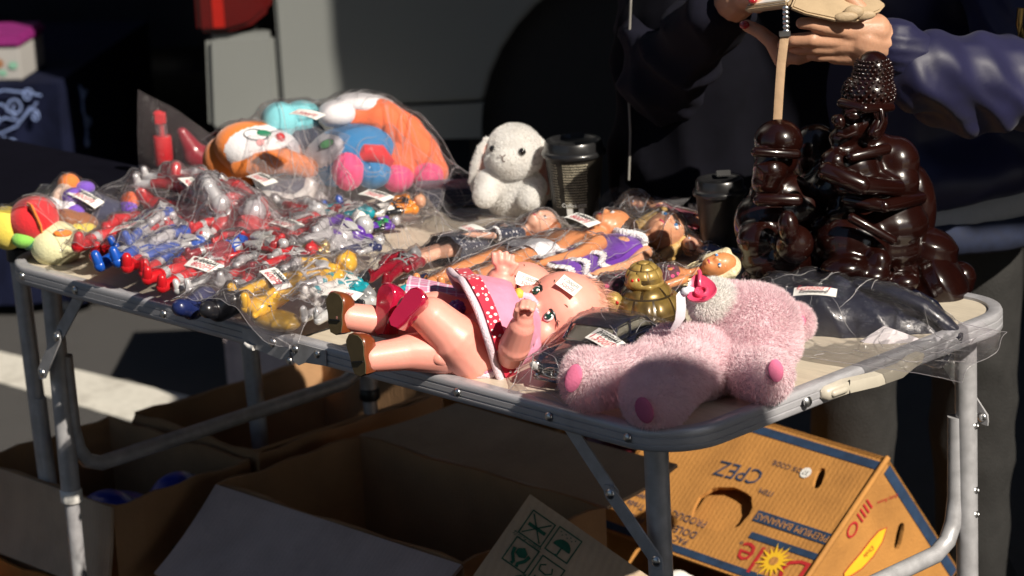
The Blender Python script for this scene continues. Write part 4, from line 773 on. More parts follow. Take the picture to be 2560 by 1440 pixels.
def fdoll(label, feet, head, skm, hair, roll=0, male=False, turn=0, arms=None, eye=e_blue, hairlen=.10, dress=None, legs_open=.012, hs=1.22, group='fashion dolls in clear bags'):
    feet, head = V(feet), V(head); d = head - feet; s = d.length / .29; m = fr(feet, d, roll=roll)
    o = thing('fashion_doll', label, 'doll', feet.lerp(head, .5) - UP * .012, group); B = MB()
    wd = 1.36 if male else 1.0
    for sx in (-1, 1):
        hp = V((sx * .012 * wd, .142, 0)) * s; kn = V((sx * (.010 + legs_open), .078, .004)) * s; an = V((sx * (.009 + legs_open), .010, 0)) * s
        B.cap(hp, kn, .0125 * s * wd, .0085 * s * wd, 14, mid=((.4, .0115 * s * wd),)); B.cap(kn, an, .0085 * s * wd, .005 * s * wd, 14, mid=((.3, .0088 * s * wd),)); B.cap(an, an + V((0, -.006 if not male else .002, .016)) * s, .0052 * s, .0042 * s)
    loft(B, [((0, .135 * s, 0), .019 * s * wd, .012 * s), ((0, .15 * s, 0), .0225 * s * wd, .0145 * s), ((0, .168 * s, 0), .0155 * s * wd * (1.15 if male else 1), .011 * s), ((0, .19 * s, .001 * s), .019 * s * wd, .0125 * s), ((0, .205 * s, .001), .0235 * s * wd, .0135 * s), ((0, .218 * s, 0), .022 * s * wd, .010 * s), ((0, .224 * s, 0), .009 * s * wd, .006 * s)])
    if not male:
        for sx in (-1, 1): B.ell(V((sx * .010, .198, .010)) * s, V((.009, .009, .008)) * s)
    B.cap(V((0, .215, 0)) * s, V((0, .245, 0)) * s, .0065 * s * wd)
    hs = 1.08 if male else hs; HM = Matrix.Translation(V((0, .246 * s, 0))) @ Matrix.Rotation(math.radians(turn), 4, 'Y')
    hq = lambda x, y, z: HM @ (V((x, y, z)) * s * hs); sb = s; s_h = s * hs
    B.ell(hq(0, .021, .001), (.0150 * s_h, .0205 * s_h, .0165 * s_h), rotm('Y', turn)); B.ell(hq(0, .010, .008), (.0105 * s_h, .0115 * s_h, .009 * s_h), rotm('Y', turn)); B.ell(hq(0, .0165, .0175), (.0022 * s_h, .0035 * s_h, .0032 * s_h)); B.ell(hq(0, .006, .0145), (.0045 * s_h, .004 * s_h, .0035 * s_h))
    arms = arms or ((.034, .135, .004), (-.034, .135, .004))
    for (ax, ay, az), sx in zip(arms, (1, -1)):
        sh = V((sx * .0245 * wd, .213, 0)) * s; hd = V((ax, ay, az)) * s; el = sh.lerp(hd, .5) + V((sx * .006, 0, -.002)) * s
        B.cap(sh, el, .0072 * s * wd, .0056 * s * wd); B.cap(el, hd, .0056 * s * wd, .0038 * s * wd); dd = (hd - el).normalized()
        B.cap(hd, hd + dd * .009 * s, .0048 * s, .004 * s)
        for q in (-1, 0, 1): B.cap(hd + dd * .009 * s + V((q * .0026, 0, 0)) * s, hd + dd * .018 * s + V((q * .0032, 0, .001)) * s, .0017 * s, .0013 * s, 8)
    body = blob('body', B, .0017, skm, o, 3, mtx=m); PILE.append(body)
    R3 = rotm('Y', turn)
    for sx in (-1, 1):
        q = MB(); q.ell(hq(sx * .0062, .0185, .0148), (.0036 * s_h, .0022 * s_h, .0018 * s_h), R3, 10); q.build('eye', e_wht, body, mtx=m)
        q = MB(); q.ell(hq(sx * .0062, .0185, .0160), (.0017 * s_h, .0019 * s_h, .0012 * s_h), R3, 10); q.build('iris', eye, body, mtx=m)
        q = MB(); q.cap(hq(sx * .0030, .0245, .0150), hq(sx * .0098, .0250, .0130), .0006 * s_h, .0004 * s_h, 6); q.build('eyebrow', hair, body, mtx=m)
    q = MB(); q.ell(hq(0, .0072, .0172), (.0034 * s_h, .0014 * s_h, .0014 * s_h), R3, 10); q.build('lips', lip, body, mtx=m)
    # hair: a cap over the skull and long locks
    hb = MB(); hb.ell(hq(0, .026, -.006), (.0172 * s_h, .0205 * s_h, .0165 * s_h), R3); 
    if not male:
        for sx in (-1, 1): hb.cap(hq(sx * .0145, .032, .002), hq(sx * .0165, .006, -.005), .0065 * s_h, .005 * s_h)
    ho = blob('hair', hb, .0019, hair, o, 2, mtx=m); PILE.append(ho)
    lk = MB(); R = random.Random(len(label))
    for i in range(46 if not male else 26):
        a = R.uniform(-1.5, 1.5); p0 = hq(.016 * math.sin(a), .040 - .012 * abs(a) * R.random(), -.004 + .013 * math.cos(a) * (R.random() - .3)); p1 = hq(.021 * math.sin(a) * R.uniform(.9, 1.15), .015, -.006 - .004 * R.random())
        e = V((p1.x * R.uniform(1, 1.5) + R.uniform(-.01, .01), p1.y - (hairlen if not male else .004) * R.uniform(.6, 1), -.010 * s * R.uniform(.6, 1)))
        lk.tube([p0, p0.lerp(p1, .5) + (p0 - HM @ V((0, .02 * s, 0))).normalized() * .004, p1, p1.lerp(e, .5) + V((R.uniform(-.004, .004), 0, R.uniform(-.002, .004))), e], [.0009, .0013, .0014, .0012, .0005], 5)
    lk.build('hair_locks', hair, o, mtx=m)
    return o, m, s
def cloth(name, rings, mat, o, m, s, wav=0, n=40, fold=7):
    """open garment: rings (y, half width, half depth, z); wav ripples the hem"""
    vs = []; K = len(rings)
    for i, (y, rx, rz, z) in enumerate(rings):
        for j in range(n):
            t = 2 * math.pi * j / n; w = 1 + wav * (1 - i / (K - 1)) * math.sin(fold * t + .7 * i); vs.append((rx * s * w * math.cos(t), y * s, z * s + rz * s * w * math.sin(t)))
    B = MB(); B.add(vs, [(i * n + j, i * n + (j + 1) % n, (i + 1) * n + (j + 1) % n, (i + 1) * n + j) for i in range(K - 1) for j in range(n)]); g = B.build(name, mat, o, mtx=m); PILE.append(g); return g
# redhead in a dotted dress
o, m, s = fdoll('redhead fashion doll in a navy dress with white dots', (0.5022,0.2397,0.712), (0.5347,0.496,0.722), d_fair, h_red, -10, turn=32, arms=((.036, .128, .018), (-.030, .135, .0)), eye=e_brn, legs_open=.004)
cloth('dress', [(.098, .044, .022, .002), (.12, .039, .021, .001), (.15, .031, .019, 0), (.17, .020, .0145, 0), (.195, .024, .0175, .001), (.212, .026, .016, 0), (.222, .012, .009, 0)], c_navydot, o, m, s, .08)
for sx, hd in ((1, (.036, .128, .018)), (-1, (-.030, .135, 0))):
    sh = V((sx * .0245, .213, 0)); hdv = V(hd); B = MB(); B.cap(sh * s, sh.lerp(hdv, .52) * s + V((sx * .004, 0, 0)), .0098 * s, .0085 * s); PILE.append(B.build('dress_sleeve', c_navydot, o, mtx=m))
    q = sh.lerp(hdv, .56) * s + V((sx * .005, 0, 0)); B = MB(); dd = (hdv - sh).normalized()
    for i in range(14): t = i * .449; B.ell(q + V((math.cos(t) * .0095, 0, math.sin(t) * .0095)) * s, .0026 * s, n=6)
    B.build('lace_cuff', c_lace, o, mtx=m)
# bare-chested male doll in white briefs
o, m, s = fdoll('tanned male doll in white briefs with dark brown hair', (0.6785,0.136,0.73), (0.6919,0.4754,0.748), d_tan, h_dk, -5, True, turn=-15, arms=((.046, .13, .004), (-.046, .145, .002)), eye=e_brn, legs_open=.010)
cloth('briefs', [(.126, .0315, .0175, .001), (.140, .0330, .0190, 0), (.152, .0330, .0190, 0), (.168, .0285, .0155, 0)], c_wht, o, m, s, .01)
for sx in (-1, 1): B = MB(); B.tube([V((sx * .013, .148, 0)) * s, V((sx * .015, .130, .0006)) * s], [.0192 * s, .0186 * s], 20, cap=False); PILE.append(B.build('briefs_leg', c_wht, o, mtx=m))
# blonde in purple with lace
o, m, s = fdoll('smiling golden blonde doll in a purple dress with white lace', (0.7332,0.163,0.712), (0.7097,0.5418,0.73), d_peach, h_gold, 0, turn=38, arms=((.040, .135, .006), (-.038, .14, .0)), legs_open=.008)
cloth('dress', [(.092, .043, .023, .001), (.115, .039, .022, 0), (.14, .033, .020, 0), (.165, .0225, .016, 0), (.19, .0255, .0185, .001), (.210, .0275, .0165, 0), (.222, .016, .0105, 0)], c_purple, o, m, s, .10)
for y, rx, rz in ((.094, .044, .0238), (.120, .0395, .0225), (.150, .0315, .0200)):
    B = MB(); n = 72
    for j in range(n):
        t = 2 * math.pi * j / n; w = 1.03 + .07 * math.sin(9 * t); B.ell((rx * s * w * math.cos(t), (y + .0035 * math.sin(9 * t + 1)) * s, rz * s * w * math.sin(t)), (.0032 * s, .0050 * s, .0018 * s), n=6)
    B.build('lace_band', c_lace, o, mtx=m)
B = MB()
for j in range(26): t = math.pi * j / 25; B.ell((.021 * s * math.cos(t), (.214 + .006 * math.sin(3 * t)) * s, .0135 * s * math.sin(t) + .004 * s), .0042 * s, n=6)
B.build('lace_collar', c_lace, o, mtx=m)
# platinum blonde in a floral top
o, m, s = fdoll('platinum blonde doll in a dark pink flowered top beside the turtle', (0.7941,0.2075,0.718), (0.9391,0.3877,0.755), d_tan, h_plat, 0, turn=45, arms=((.038, .135, .004), (-.034, .14, .0)), hairlen=.06)
cloth('dress', [(.10, .040, .022, 0), (.13, .034, .021, 0), (.165, .0225, .016, 0), (.19, .0255, .019, .001), (.204, .0265, .0175, .0005), (.212, .020, .0135, 0)], c_floral, o, m, s, .08)
# two more behind, seen mainly by their hair
o, m, s = fdoll('brown haired doll lying behind the male doll by the coffee cup', (0.7425,0.606,0.712), (0.5942,0.5818,0.742), d_peach, h_brn, 20, turn=-120, hairlen=.05)
cloth('dress', [(.10, .034, .02, 0), (.15, .027, .018, 0), (.17, .02, .0145, 0), (.2, .0265, .018, 0), (.222, .012, .009, 0)], M('rose cotton', (.35, .09, .12), .8), o, m, s, .08)
o, m, s = fdoll('auburn haired doll lying in shade behind the purple dress', (0.8775,0.5098,0.71), (0.7395,0.5275,0.718), d_fair, h_brn, 10, turn=-60, hairlen=.04)
cloth('dress', [(.10, .034, .02, 0), (.15, .027, .018, 0), (.17, .02, .0145, 0), (.2, .0265, .018, 0), (.222, .012, .009, 0)], M('blue cotton', (.06, .10, .25), .8), o, m, s, .08)

# ------------------------------------------------------------------ fur: fine tapering hairs over a body
def fur(o, n, ln, mat, name='fur', lie=(0, 0, -.25), seed=1, jit=.5, w=.00045, clump=.0):
    me = o.data; me.calc_loop_triangles(); k = len(me.loop_triangles); tv = np.zeros(k * 3, np.int32); me.loop_triangles.foreach_get('vertices', tv); tv = tv.reshape(-1, 3)
    co = np.zeros(len(me.vertices) * 3); me.vertices.foreach_get('co', co); co = co.reshape(-1, 3); nv = np.zeros(len(me.vertices) * 3); me.vertices.foreach_get('normal', nv); nv = nv.reshape(-1, 3)
    R = np.random.default_rng(seed); a, b, c = co[tv[:, 0]], co[tv[:, 1]], co[tv[:, 2]]; ar = np.linalg.norm(np.cross(b - a, c - a), axis=1); f = R.choice(k, n, p=ar / ar.sum())
    u, v = R.random(n), R.random(n); s = u + v > 1; u[s], v[s] = 1 - u[s], 1 - v[s]; P = a[f] + (b - a)[f] * u[:, None] + (c - a)[f] * v[:, None]; N = nv[tv[f, 0]]
    q = P * 55.0; sw = np.stack([np.sin(q[:, 1] + 1.3 * np.sin(q[:, 2])), np.sin(q[:, 2] * 1.1 + 1.3 * np.sin(q[:, 0])), np.sin(q[:, 0] * .9 + q[:, 1])], 1)
    D = N + np.array(lie) + .28 * sw + jit * R.normal(size=(n, 3)) * .5; D /= np.linalg.norm(D, axis=1)[:, None]; E = D + np.array(lie) * .9 + .22 * sw; E /= np.linalg.norm(E, axis=1)[:, None]
    L = (ln * (.55 + .6 * R.random(n)))[:, None]; S = np.cross(D, R.normal(size=(n, 3))); S /= np.linalg.norm(S, axis=1)[:, None]; S *= w
    B0 = P - N * .001; M1 = B0 + D * L * .55; T = M1 + E * L * .5; V_ = np.stack([B0 - S, B0 + S, M1 + S * .8, M1 - S * .8, T], 1).reshape(-1, 3)
    i = np.arange(n)[:, None] * 5; lo = np.concatenate([i + [0, 1, 2, 3], i + [3, 2, 4]], 1).ravel(); m2 = bpy.data.meshes.new(name); m2.vertices.add(n * 5); m2.vertices.foreach_set('co', V_.ravel()); m2.loops.add(len(lo)); m2.loops.foreach_set('vertex_index', lo.astype(np.int32))
    m2.polygons.add(2 * n); st = np.stack([np.arange(n) * 7, np.arange(n) * 7 + 4], 1).ravel(); m2.polygons.foreach_set('loop_start', st.astype(np.int32)); m2.update(calc_edges=True); m2.polygons.foreach_set('use_smooth', [True] * (2 * n)); m2.materials.append(mat)
    h = link(name, m2, o); h['kind'] = 'stuff'; return h
def furmat(n, c, t=.25):
    m = M(n, c, .75, 0, .10, 60, sheen=.25); nt = m.node_tree; b = nt.nodes['Principled BSDF']; o = nt.nodes['Material Output']; tl = nt.nodes.new('ShaderNodeBsdfTranslucent'); tl.inputs[0].default_value = (*c, 1)
    mx = nt.nodes.new('ShaderNodeMixShader'); mx.inputs[0].default_value = t; nt.links.new(b.outputs[0], mx.inputs[1]); nt.links.new(tl.outputs[0], mx.inputs[2]); nt.links.new(mx.outputs[0], o.inputs[0]); return m
p_pink = furmat('pink plush', (.97, .79, .83), .5); p_white = furmat('white plush', (.985, .97, .945), .55); p_pad = M('deep pink felt', (.66, .15, .28), .85, bump=.2, bscale=400); p_earin = M('ear lining', (.72, .36, .28), .85, sheen=.3)
def chain(b, pts, r):
    for i in range(len(pts) - 1): b.cap(pts[i], pts[i + 1], r[i], r[i + 1], 16)
# ------------------------------------------------------------------ pink teddy on its back at the near corner
td = thing('teddy_bear', 'fluffy pink teddy bear lying on its back with a pink dummy', 'soft toy', (1.1248,0.1008,0.7))
B = MB(); B.ell(V((1.1098,0.1285,0.732)), (.050, .050, .040)); B.ell(V((1.1156,0.1634,0.73)), (.045, .045, .042)); B.ell(V((1.0922,0.1102,0.7303)), (.044, .044, .035)); bd_ = blob('body', B, .0045, p_pink, td, 6); fur(bd_, 30000, .0070, p_pink, seed=3, lie=(-.12, .0, -.22))
def limb(name, fill, n, sd): B = MB(); fill(B); o = blob(name, B, .004, p_pink, td, 5); fur(o, n, .0068, p_pink, seed=sd, lie=(-.05, 0, -.22)); return o
def f_(B): chain(B, [V((1.0966,0.0714,0.7353)), V((1.0831,0.0458,0.7337)), V((1.0712,0.019,0.734))], (.027, .029, .032)); B.ell(V((1.0657,0.0104,0.736)), (.024, .030, .0325))
lg1 = limb('leg', f_, 15000, 31)
def f_(B): chain(B, [V((1.1318,0.0936,0.7362)), V((1.1429,0.0546,0.734)), V((1.1451,0.0353,0.7265))], (.033, .034, .036)); B.ell(V((1.1469,0.0285,0.7277)), (.036, .036, .0360))
lg2 = limb('leg', f_, 17000, 32)
def f_(B): chain(B, [V((1.1392,0.1591,0.7319)), V((1.1719,0.1499,0.7271)), V((1.191,0.1481,0.7268))], (.030, .028, .027)); B.ell(V((1.1928,0.1499,0.7275)), (.028, .028, .029))
am1 = limb('arm', f_, 12000, 33)
def f_(B): chain(B, [V((1.0839,0.1449,0.7352)), V((1.0615,0.1504,0.7342)), V((1.0497,0.1525,0.7315))], (.026, .025, .024))
limb('arm', f_, 8000, 34)
B = MB(); B.ell(V((1.1243,0.2013,0.7552)), (.056, .056, .046)); B.ell(V((1.1111,0.1803,0.774)), (.034, .034, .032)); B.ell(V((1.141,0.1898,0.7423)), (.050, .050, .034)); hd_ = blob('head', B, .005, p_pink, td, 6); fur(hd_, 36000, .0075, p_pink, seed=4, lie=(.12, .05, -.15))
B = MB(); B.ell(V((1.1091,0.1639,0.7887)), (.027, .027, .025)); mz = blob('muzzle', B, .004, p_white, hd_, 3); fur(mz, 9000, .006, p_white, seed=5)
for a, dd in (((1992,806), .09),):
    B = MB(); c = V((1.1495,0.2493,0.7533)) if a[0] > 1950 else V((1.0953,0.2578,0.7799)); B.ell(c, (.020, .016, .019)); e_ = blob('ear', B, .003, p_pink, hd_, 3); fur(e_, 7000, .007, p_pink, seed=6)
B = MB(); B.ell(V((1.1612,0.2369,0.7597)), (.010, .006, .008), RB); B.build('ear_lining', p_pad, hd_)
def pad(px, n, rx, ry, name='paw_pad', tilt=0):
    B = MB(); n = V(n).normalized(); m = fr(px, UP - n * UP.dot(n), n, 0) @ Matrix.Rotation(math.radians(tilt), 4, 'Z'); B.ell((0, 0, 0), (rx, ry, .0028)); return B.build(name, p_pad, bd_, mtx=m)
vw = V((.694, -.667, .27))
def onsurf(o, px, out=0.0):
    """where the line of sight of the photographer meets a soft toy, pushed out a little"""
    return None
def stick(o, start, direction, out):
    d = V(direction).normalized(); t = BVHTree.FromPolygons([v.co for v in o.data.vertices], [p.vertices for p in o.data.polygons]); h = t.ray_cast(V(start) - d * .5, d)
    return (h[0] - d * out, h[1]) if h[0] is not None else (V(start), -d)
for o_, q, rx, ry, tl in ((lg2, (1.1399,0.0155,0.716), .0105, .0145, 12), (lg1, (1.056,0.0002,0.7381), .009, .0155, -16), (am1, (1.2008,0.1511,0.7344), .0085, .0125, -8)):
    h, n = stick(o_, q, -vw, .005); pad(h, n, rx, ry, tilt=tl)
# dummy with ribbon
pc_ = V((1.1301,0.1236,0.8101)); pz = (vw * .5 + UP * .75 - CR * .35).normalized(); pm = fr(pc_, CR * .9 + UP * .25, pz)
m_dum = M('pink dummy plastic', (.72, .07, .16), .3, coat=.3)
du = thing('dummy', 'pink baby dummy with white ribbon in the teddy bear mouth', 'dummy', pc_)
B = MB(); n = 28; vs = []
for k_, (r_, z) in enumerate(((.0, .0), (.5, .0008), (.85, .002), (1, .0045), (.98, .0065), (.8, .0045), (.45, .0032), (0, .003))):
    for j in range(n):
        t = 2 * math.pi * j / n; x = .0205 * math.cos(t) * (1 - .18 * math.cos(t) ** 2 * 0); y = .0145 * math.sin(t) * (1 - .25 * math.cos(2 * t) * .5); vs.append((x * max(r_, .001), y * max(r_, .001), z + .006 * (x / .0205 * r_) ** 2))
B.add(vs, [(i * n + j, i * n + (j + 1) % n, (i + 1) * n + (j + 1) % n, (i + 1) * n + j) for i in range(7) for j in range(n)]); B.build('shield', m_dum, du, mtx=pm)
B = MB(); B.lathe([(.0075, .003), (.0078, .0072), (.0068, .0082), (.005, .0076), (.0048, .004), (0, .004)], (0, 0, 0), 18); B.build('button', m_dum, du, mtx=pm)
B = MB(); B.tube([(-.0065, 0, .008), (-.009, .001, .0105), (-.018, .004, .014), (-.022, .004, .014)], .0024, 10); B.build('bar', m_dum, du, mtx=pm)
B = MB()
for a in (0, 3.14): B.ell((.0135 * math.cos(a), .001, .0092), (.0018, .003, .0006))
B.build('vent_hole', M('dummy hole', (.3, .02, .06), .5), du, mtx=pm)
m_rib = M('white satin ribbon', (.74, .72, .80), .3, sheen=.4)
B = MB(); B.tube([(1.1219,0.105,0.8175), (1.1223,0.0982,0.8139), (1.1223,0.0982,0.8009), (1.1184,0.0999,0.7877), (1.1126,0.0996,0.7793), (1.1069,0.0994,0.7736)], [.004, .0055, .006, .0062, .005, .003], 8, flat=.14, up=CF); B.tube([(1.1253,0.1013,0.8189), (1.1282,0.1044,0.8213), (1.1292,0.1112,0.819)], [.003, .004, .002], 6, flat=.2, up=CF); B.ell(V((1.1256,0.1016,0.8189)), (.005, .004, .004)); B.build('ribbon', m_rib, du)

# ------------------------------------------------------------------ two baby dolls
b_skin = M('doll vinyl', (.88, .36, .29), .44, 0, .03, 12, sss=.2, coat=.05); b_shade = b_skin
m_pink = M('pink cotton', (.70, .26, .40), .8, 0, .10, 60, .3, 260, sheen=.2); m_dotred = dots('red spotted ribbon', (.60, .015, .05), (.85, .8, .8), 150, .30); m_jelly = M('red jelly shoe', (.55, .012, .06), .12, 0, .05, 30, coat=1.0, trans=.25); m_brown = M('brown doll shoe', (.17, .040, .012), .28, 0, .15, 40, coat=.5); m_sole = M('olive shoe sole', (.11, .078, .034), .6, 0, .15, 60)
h_pk = hairm('rooted peach doll hair', (.86, .40, .30)); m_braid = M('white braid trim', (.78, .62, .70), .85, bump=.6, bscale=500)
m_gold_f = M('gold flower print', (.72, .52, .08), .5); m_green_e = M('green doll eye', (.01, .05, .035), .1, coat=1)
def baby_hand(b, wrist, palm, tips, thumb, r):
    wrist, palm = V(wrist), V(palm); b.cap(wrist, palm, r * 2.0, r * 2.3, 12)
    for i, (k, t) in enumerate(tips): k, t = V(k), V(t); b.cap(palm.lerp(k, .55), k, r * 1.05, r, 10); b.cap(k, t, r, r * .8, 10)
    k, t = map(V, thumb); b.cap(palm, k, r * 1.3, r * 1.05, 10); b.cap(k, t, r * 1.05, r * .8, 10)
def baby_head(b, c, up, fc, R):
    up = V(up).normalized(); fc = (V(fc) - up * V(fc).dot(up)).normalized(); sd = up.cross(fc); m = Matrix((sd, fc, up)).transposed(); c = V(c); q = lambda x, y, z: c + (sd * x + fc * y + up * z) * R
    b.ell(q(0, -.06, .12), (R * .98, R * 1.0, R * .98), m, 24); b.ell(q(0, .10, -.34), (R * .86, R * .80, R * .66), m, 20)
    for s_ in (-1, 1): b.ell(q(.46 * s_, .50, -.42), (R * .40, R * .36, R * .36), m); b.ell(q(.93 * s_, -.10, -.18), (R * .13, R * .20, R * .26), m)
    b.ell(q(0, .92, -.22), (R * .11, R * .12, R * .10), m); b.ell(q(0, .66, -.62), (R * .34, R * .26, R * .24), m); b.ell(q(0, .88, -.50), (R * .17, R * .08, R * .07), m); b.ell(q(0, .86, -.62), (R * .14, R * .08, R * .06), m)
    return q, m, sd, fc, up
def baby_face(o, q, m, R, wink=False):
    for s_ in (-1, 1):
        if wink and s_ == 1: 
            B = MB(); B.tube([q(.22, .90, -.02), q(.32, .88, -.08), q(.42, .82, -.08), q(.52, .74, -.02)], R * .02, 6); B.build('closed_eye', e_brn, o)
        else:
            B = MB(); B.ell(q(.37 * s_, .82, -.06), (R * .130, R * .06, R * .135), m, 16); B.build('eye', e_wht, o)
            B = MB(); B.ell(q(.37 * s_, .865, -.06), (R * .100, R * .045, R * .115), m, 16); B.build('iris', m_green_e, o)
            B = MB(); B.ell(q(.34 * s_, .915, -.01), (R * .035, R * .02, R * .04), m, 8); B.ell(q(.40 * s_, .91, -.12), (R * .02, R * .015, R * .022), m, 8); B.build('eye_glint', e_wht, o)
            B = MB(); B.tube([q(.22 * s_, .875, .01), q(.29 * s_, .885, .08), q(.41 * s_, .845, .095), q(.51 * s_, .77, .05), q(.55 * s_, .735, .0)], [R * .012, R * .028, R * .03, R * .024, R * .008], 6)
            for t in (.50, .56, .6): B.tube([q(t * s_, .77, .06), q((t + .10) * s_, .72, .10 - (t - .5))], [R * .014, R * .004], 5)
            B.build('eyelashes', m_black, o)
        B = MB(); B.tube([q(.26 * s_, .84, .37), q(.38 * s_, .79, .43), q(.50 * s_, .70, .40)], [R * .01, R * .016, R * .006], 6); B.build('eyebrow', e_brn, o)
    B = MB(); B.ell(q(0, .925, -.53), (R * .12, R * .03, R * .035), m); B.build('lips', m_dum, o)
def rooted(o, q, m, R, lie, n, ln, seed):
    """fine hair rooted in the back and top of the scalp"""
    B = MB(); B.ell(q(0, -.20, .24), (R * .93, R * .86, R * .905), m, 24); B.ell(q(0, -.36, -.02), (R * .88, R * .76, R * .84), m, 20); cp = blob('hair', B, .003, h_pk, o, 2)
    fur(cp, n, ln, h_pk, 'hair_strands', tuple(V(lie) * 2.2), seed, .30, .00018); return cp
# far doll: brown shoes, plaid skirt, winking
dB = thing('baby_doll', 'baby doll with brown shoes and pink plaid skirt lying behind the other', 'doll', (0.7683,0.0905,0.7))
def part(name, par, fill, vox=.0024, it=4):
    B = MB(); fill(B); return blob(name, B, vox, b_skin, par, it)
part('leg', dB, lambda B: chain(B, [V((0.8093,0.0595,0.7221)), V((0.7767,0.0183,0.7418)), V((0.7455,-0.0358,0.7588))], (.026, .0205, .0160))); part('leg', dB, lambda B: chain(B, [V((0.8425,0.0219,0.7212)), V((0.8226,-0.0132,0.7264)), V((0.8057,-0.0597,0.7282))], (.027, .0215, .0160)))
def f_(B): B.ell(V((0.8154,0.0659,0.7193)), (.042, .042, .032)); chain(B, [V((0.804,0.0829,0.7177)), V((0.7973,0.1337,0.723)), V((0.7932,0.151,0.7299))], (.037, .033, .02))
part('body', dB, f_)
def f_(B): chain(B, [V((0.8568,0.0513,0.7257)), V((0.8486,0.0283,0.7207)), V((0.8488,0.0069,0.7207))], (.017, .015, .0125)); baby_hand(B, (0.8498,0.0078,0.7215), (0.8498,0.0006,0.722), [((0.8471,-0.0021,0.7309), (0.8443,-0.0051,0.7347)), ((0.8466,-0.0056,0.7271), (0.8437,-0.0086,0.7291)), ((0.8464,-0.0058,0.7225), (0.8434,-0.0089,0.7227)), ((0.8475,-0.0046,0.7188), (0.845,-0.0072,0.7171))], ((0.8508,0.0017,0.7159), (0.8494,0.0002,0.7124)), .0042)
part('arm', dB, f_, .0018, 2)
hB = V((0.7808,0.1959,0.7349)); upB = CR * .90 + UP * .30 + CF * .2; fB = UP * .50 + vw * .75 - CR * .42; B = MB(); q, m, sd, fc, up = baby_head(B, hB, upB, fB, .039); bB = blob('head', B, .0024, b_skin, dB, 4); baby_face(bB, q, m, .039, True); rooted(bB, q, m, .039, fB * -.9, 700, .028, 5)
def shoe(toe, heel, up, par, mat, sole, L=.042, W=.0165, name='shoe', strap=True, wx=1.0):
    """doll shoe; up = from sole to ankle, its flat sole faces away from up"""
    toe, heel = V(toe), V(heel); y = (toe - heel).normalized(); m = fr(heel.lerp(toe, .5), y, up) @ Matrix.Diagonal((wx, 1, 1, 1)); s = (toe - heel).length / .042; B = MB()
    out = [(-.0095, -.020), (-.0125, -.010), (-.0125, 0), (-.0150, .010), (-.0145, .017), (-.0085, .0225), (0, .0242), (.0085, .0225), (.0145, .017), (.0150, .010), (.0125, 0), (.0125, -.010), (.0095, -.020), (0, -.0228)]
    k = len(out); lv = [(1.0, 0), (1.06, .0012), (1.02, .006), (.96, .012), (.84, .0175), (.74, .019), (.70, .017)]
    B.add([(x * f * s, y_ * f * s if y_ > -.012 else y_ * (1 if i_ < 4 else .96) * s, z * s) for i_, (f, z) in enumerate(lv) for x, y_ in out], [(i * k + j, i * k + (j + 1) % k, (i + 1) * k + (j + 1) % k, (i + 1) * k + j) for i in range(len(lv) - 1) for j in range(k)])
    o = B.build(name, mat, par, mtx=m)
    B = MB(); B.add([(x * s * .97, y_ * s * .97, -.0006 * s) for x, y_ in out] + [(x * s, y_ * s, .0012 * s) for x, y_ in out], [tuple(range(k - 1, -1, -1))] + [(i, (i + 1) % k, k + (i + 1) % k, k + i) for i in range(k)]); B.build('sole', sole, o, mtx=m)
    if wx == 1: B = MB(); B.box((0, -.006 * s, -.0012 * s), (.019 * s, .0016 * s, .0012 * s)); B.build('heel_line', m_black, o, mtx=m)
    if strap: B = MB(); B.tube([(-.0125 * s, -.002 * s, .012 * s), (-.009 * s, -.001 * s, .022 * s), (0, 0, .0255 * s), (.009 * s, -.001 * s, .022 * s), (.0125 * s, -.002 * s, .012 * s)], .003 * s, 8, flat=.4); B.build('strap', mat, o, mtx=m)
    return o
shoe((0.7378,-0.0467,0.785), (0.7431,-0.0527,0.7432), CR * .72 - vw * .66 + UP * .1, dB, m_brown, m_sole)
shoe((0.7975,-0.074,0.7544), (0.807,-0.0757,0.7129), CR * .72 - vw * .66 + UP * .1, dB, m_brown, m_sole)
def drape_cone(name, mat, par, a, b_, ra, rb, up, n=44, wav=.1, fold=8, k=10, flat=.8, closed=False, ph=0):
    a, b_ = V(a), V(b_); m = fr(a, b_ - a, up); L = (b_ - a).length; vs = []
    for i in range(k + 1):
        t = i / k; r = ra + (rb - ra) * t ** .8
        for j in range(n):
            w = 2 * math.pi * j / n; d = 1 + wav * t * math.sin(fold * w + ph + .5 * math.sin(2 * w)) ; vs.append((r * d * math.cos(w), L * t + .006 * t * math.sin(2 * w + ph), r * d * flat * math.sin(w)))
    B = MB(); B.add(vs, [(i * n + j, i * n + (j + 1) % n, (i + 1) * n + (j + 1) % n, (i + 1) * n + j) for i in range(k) for j in range(n)]); o = B.build(name, mat, par, mtx=m); return o, [m @ V(v) for v in vs[-n:]]
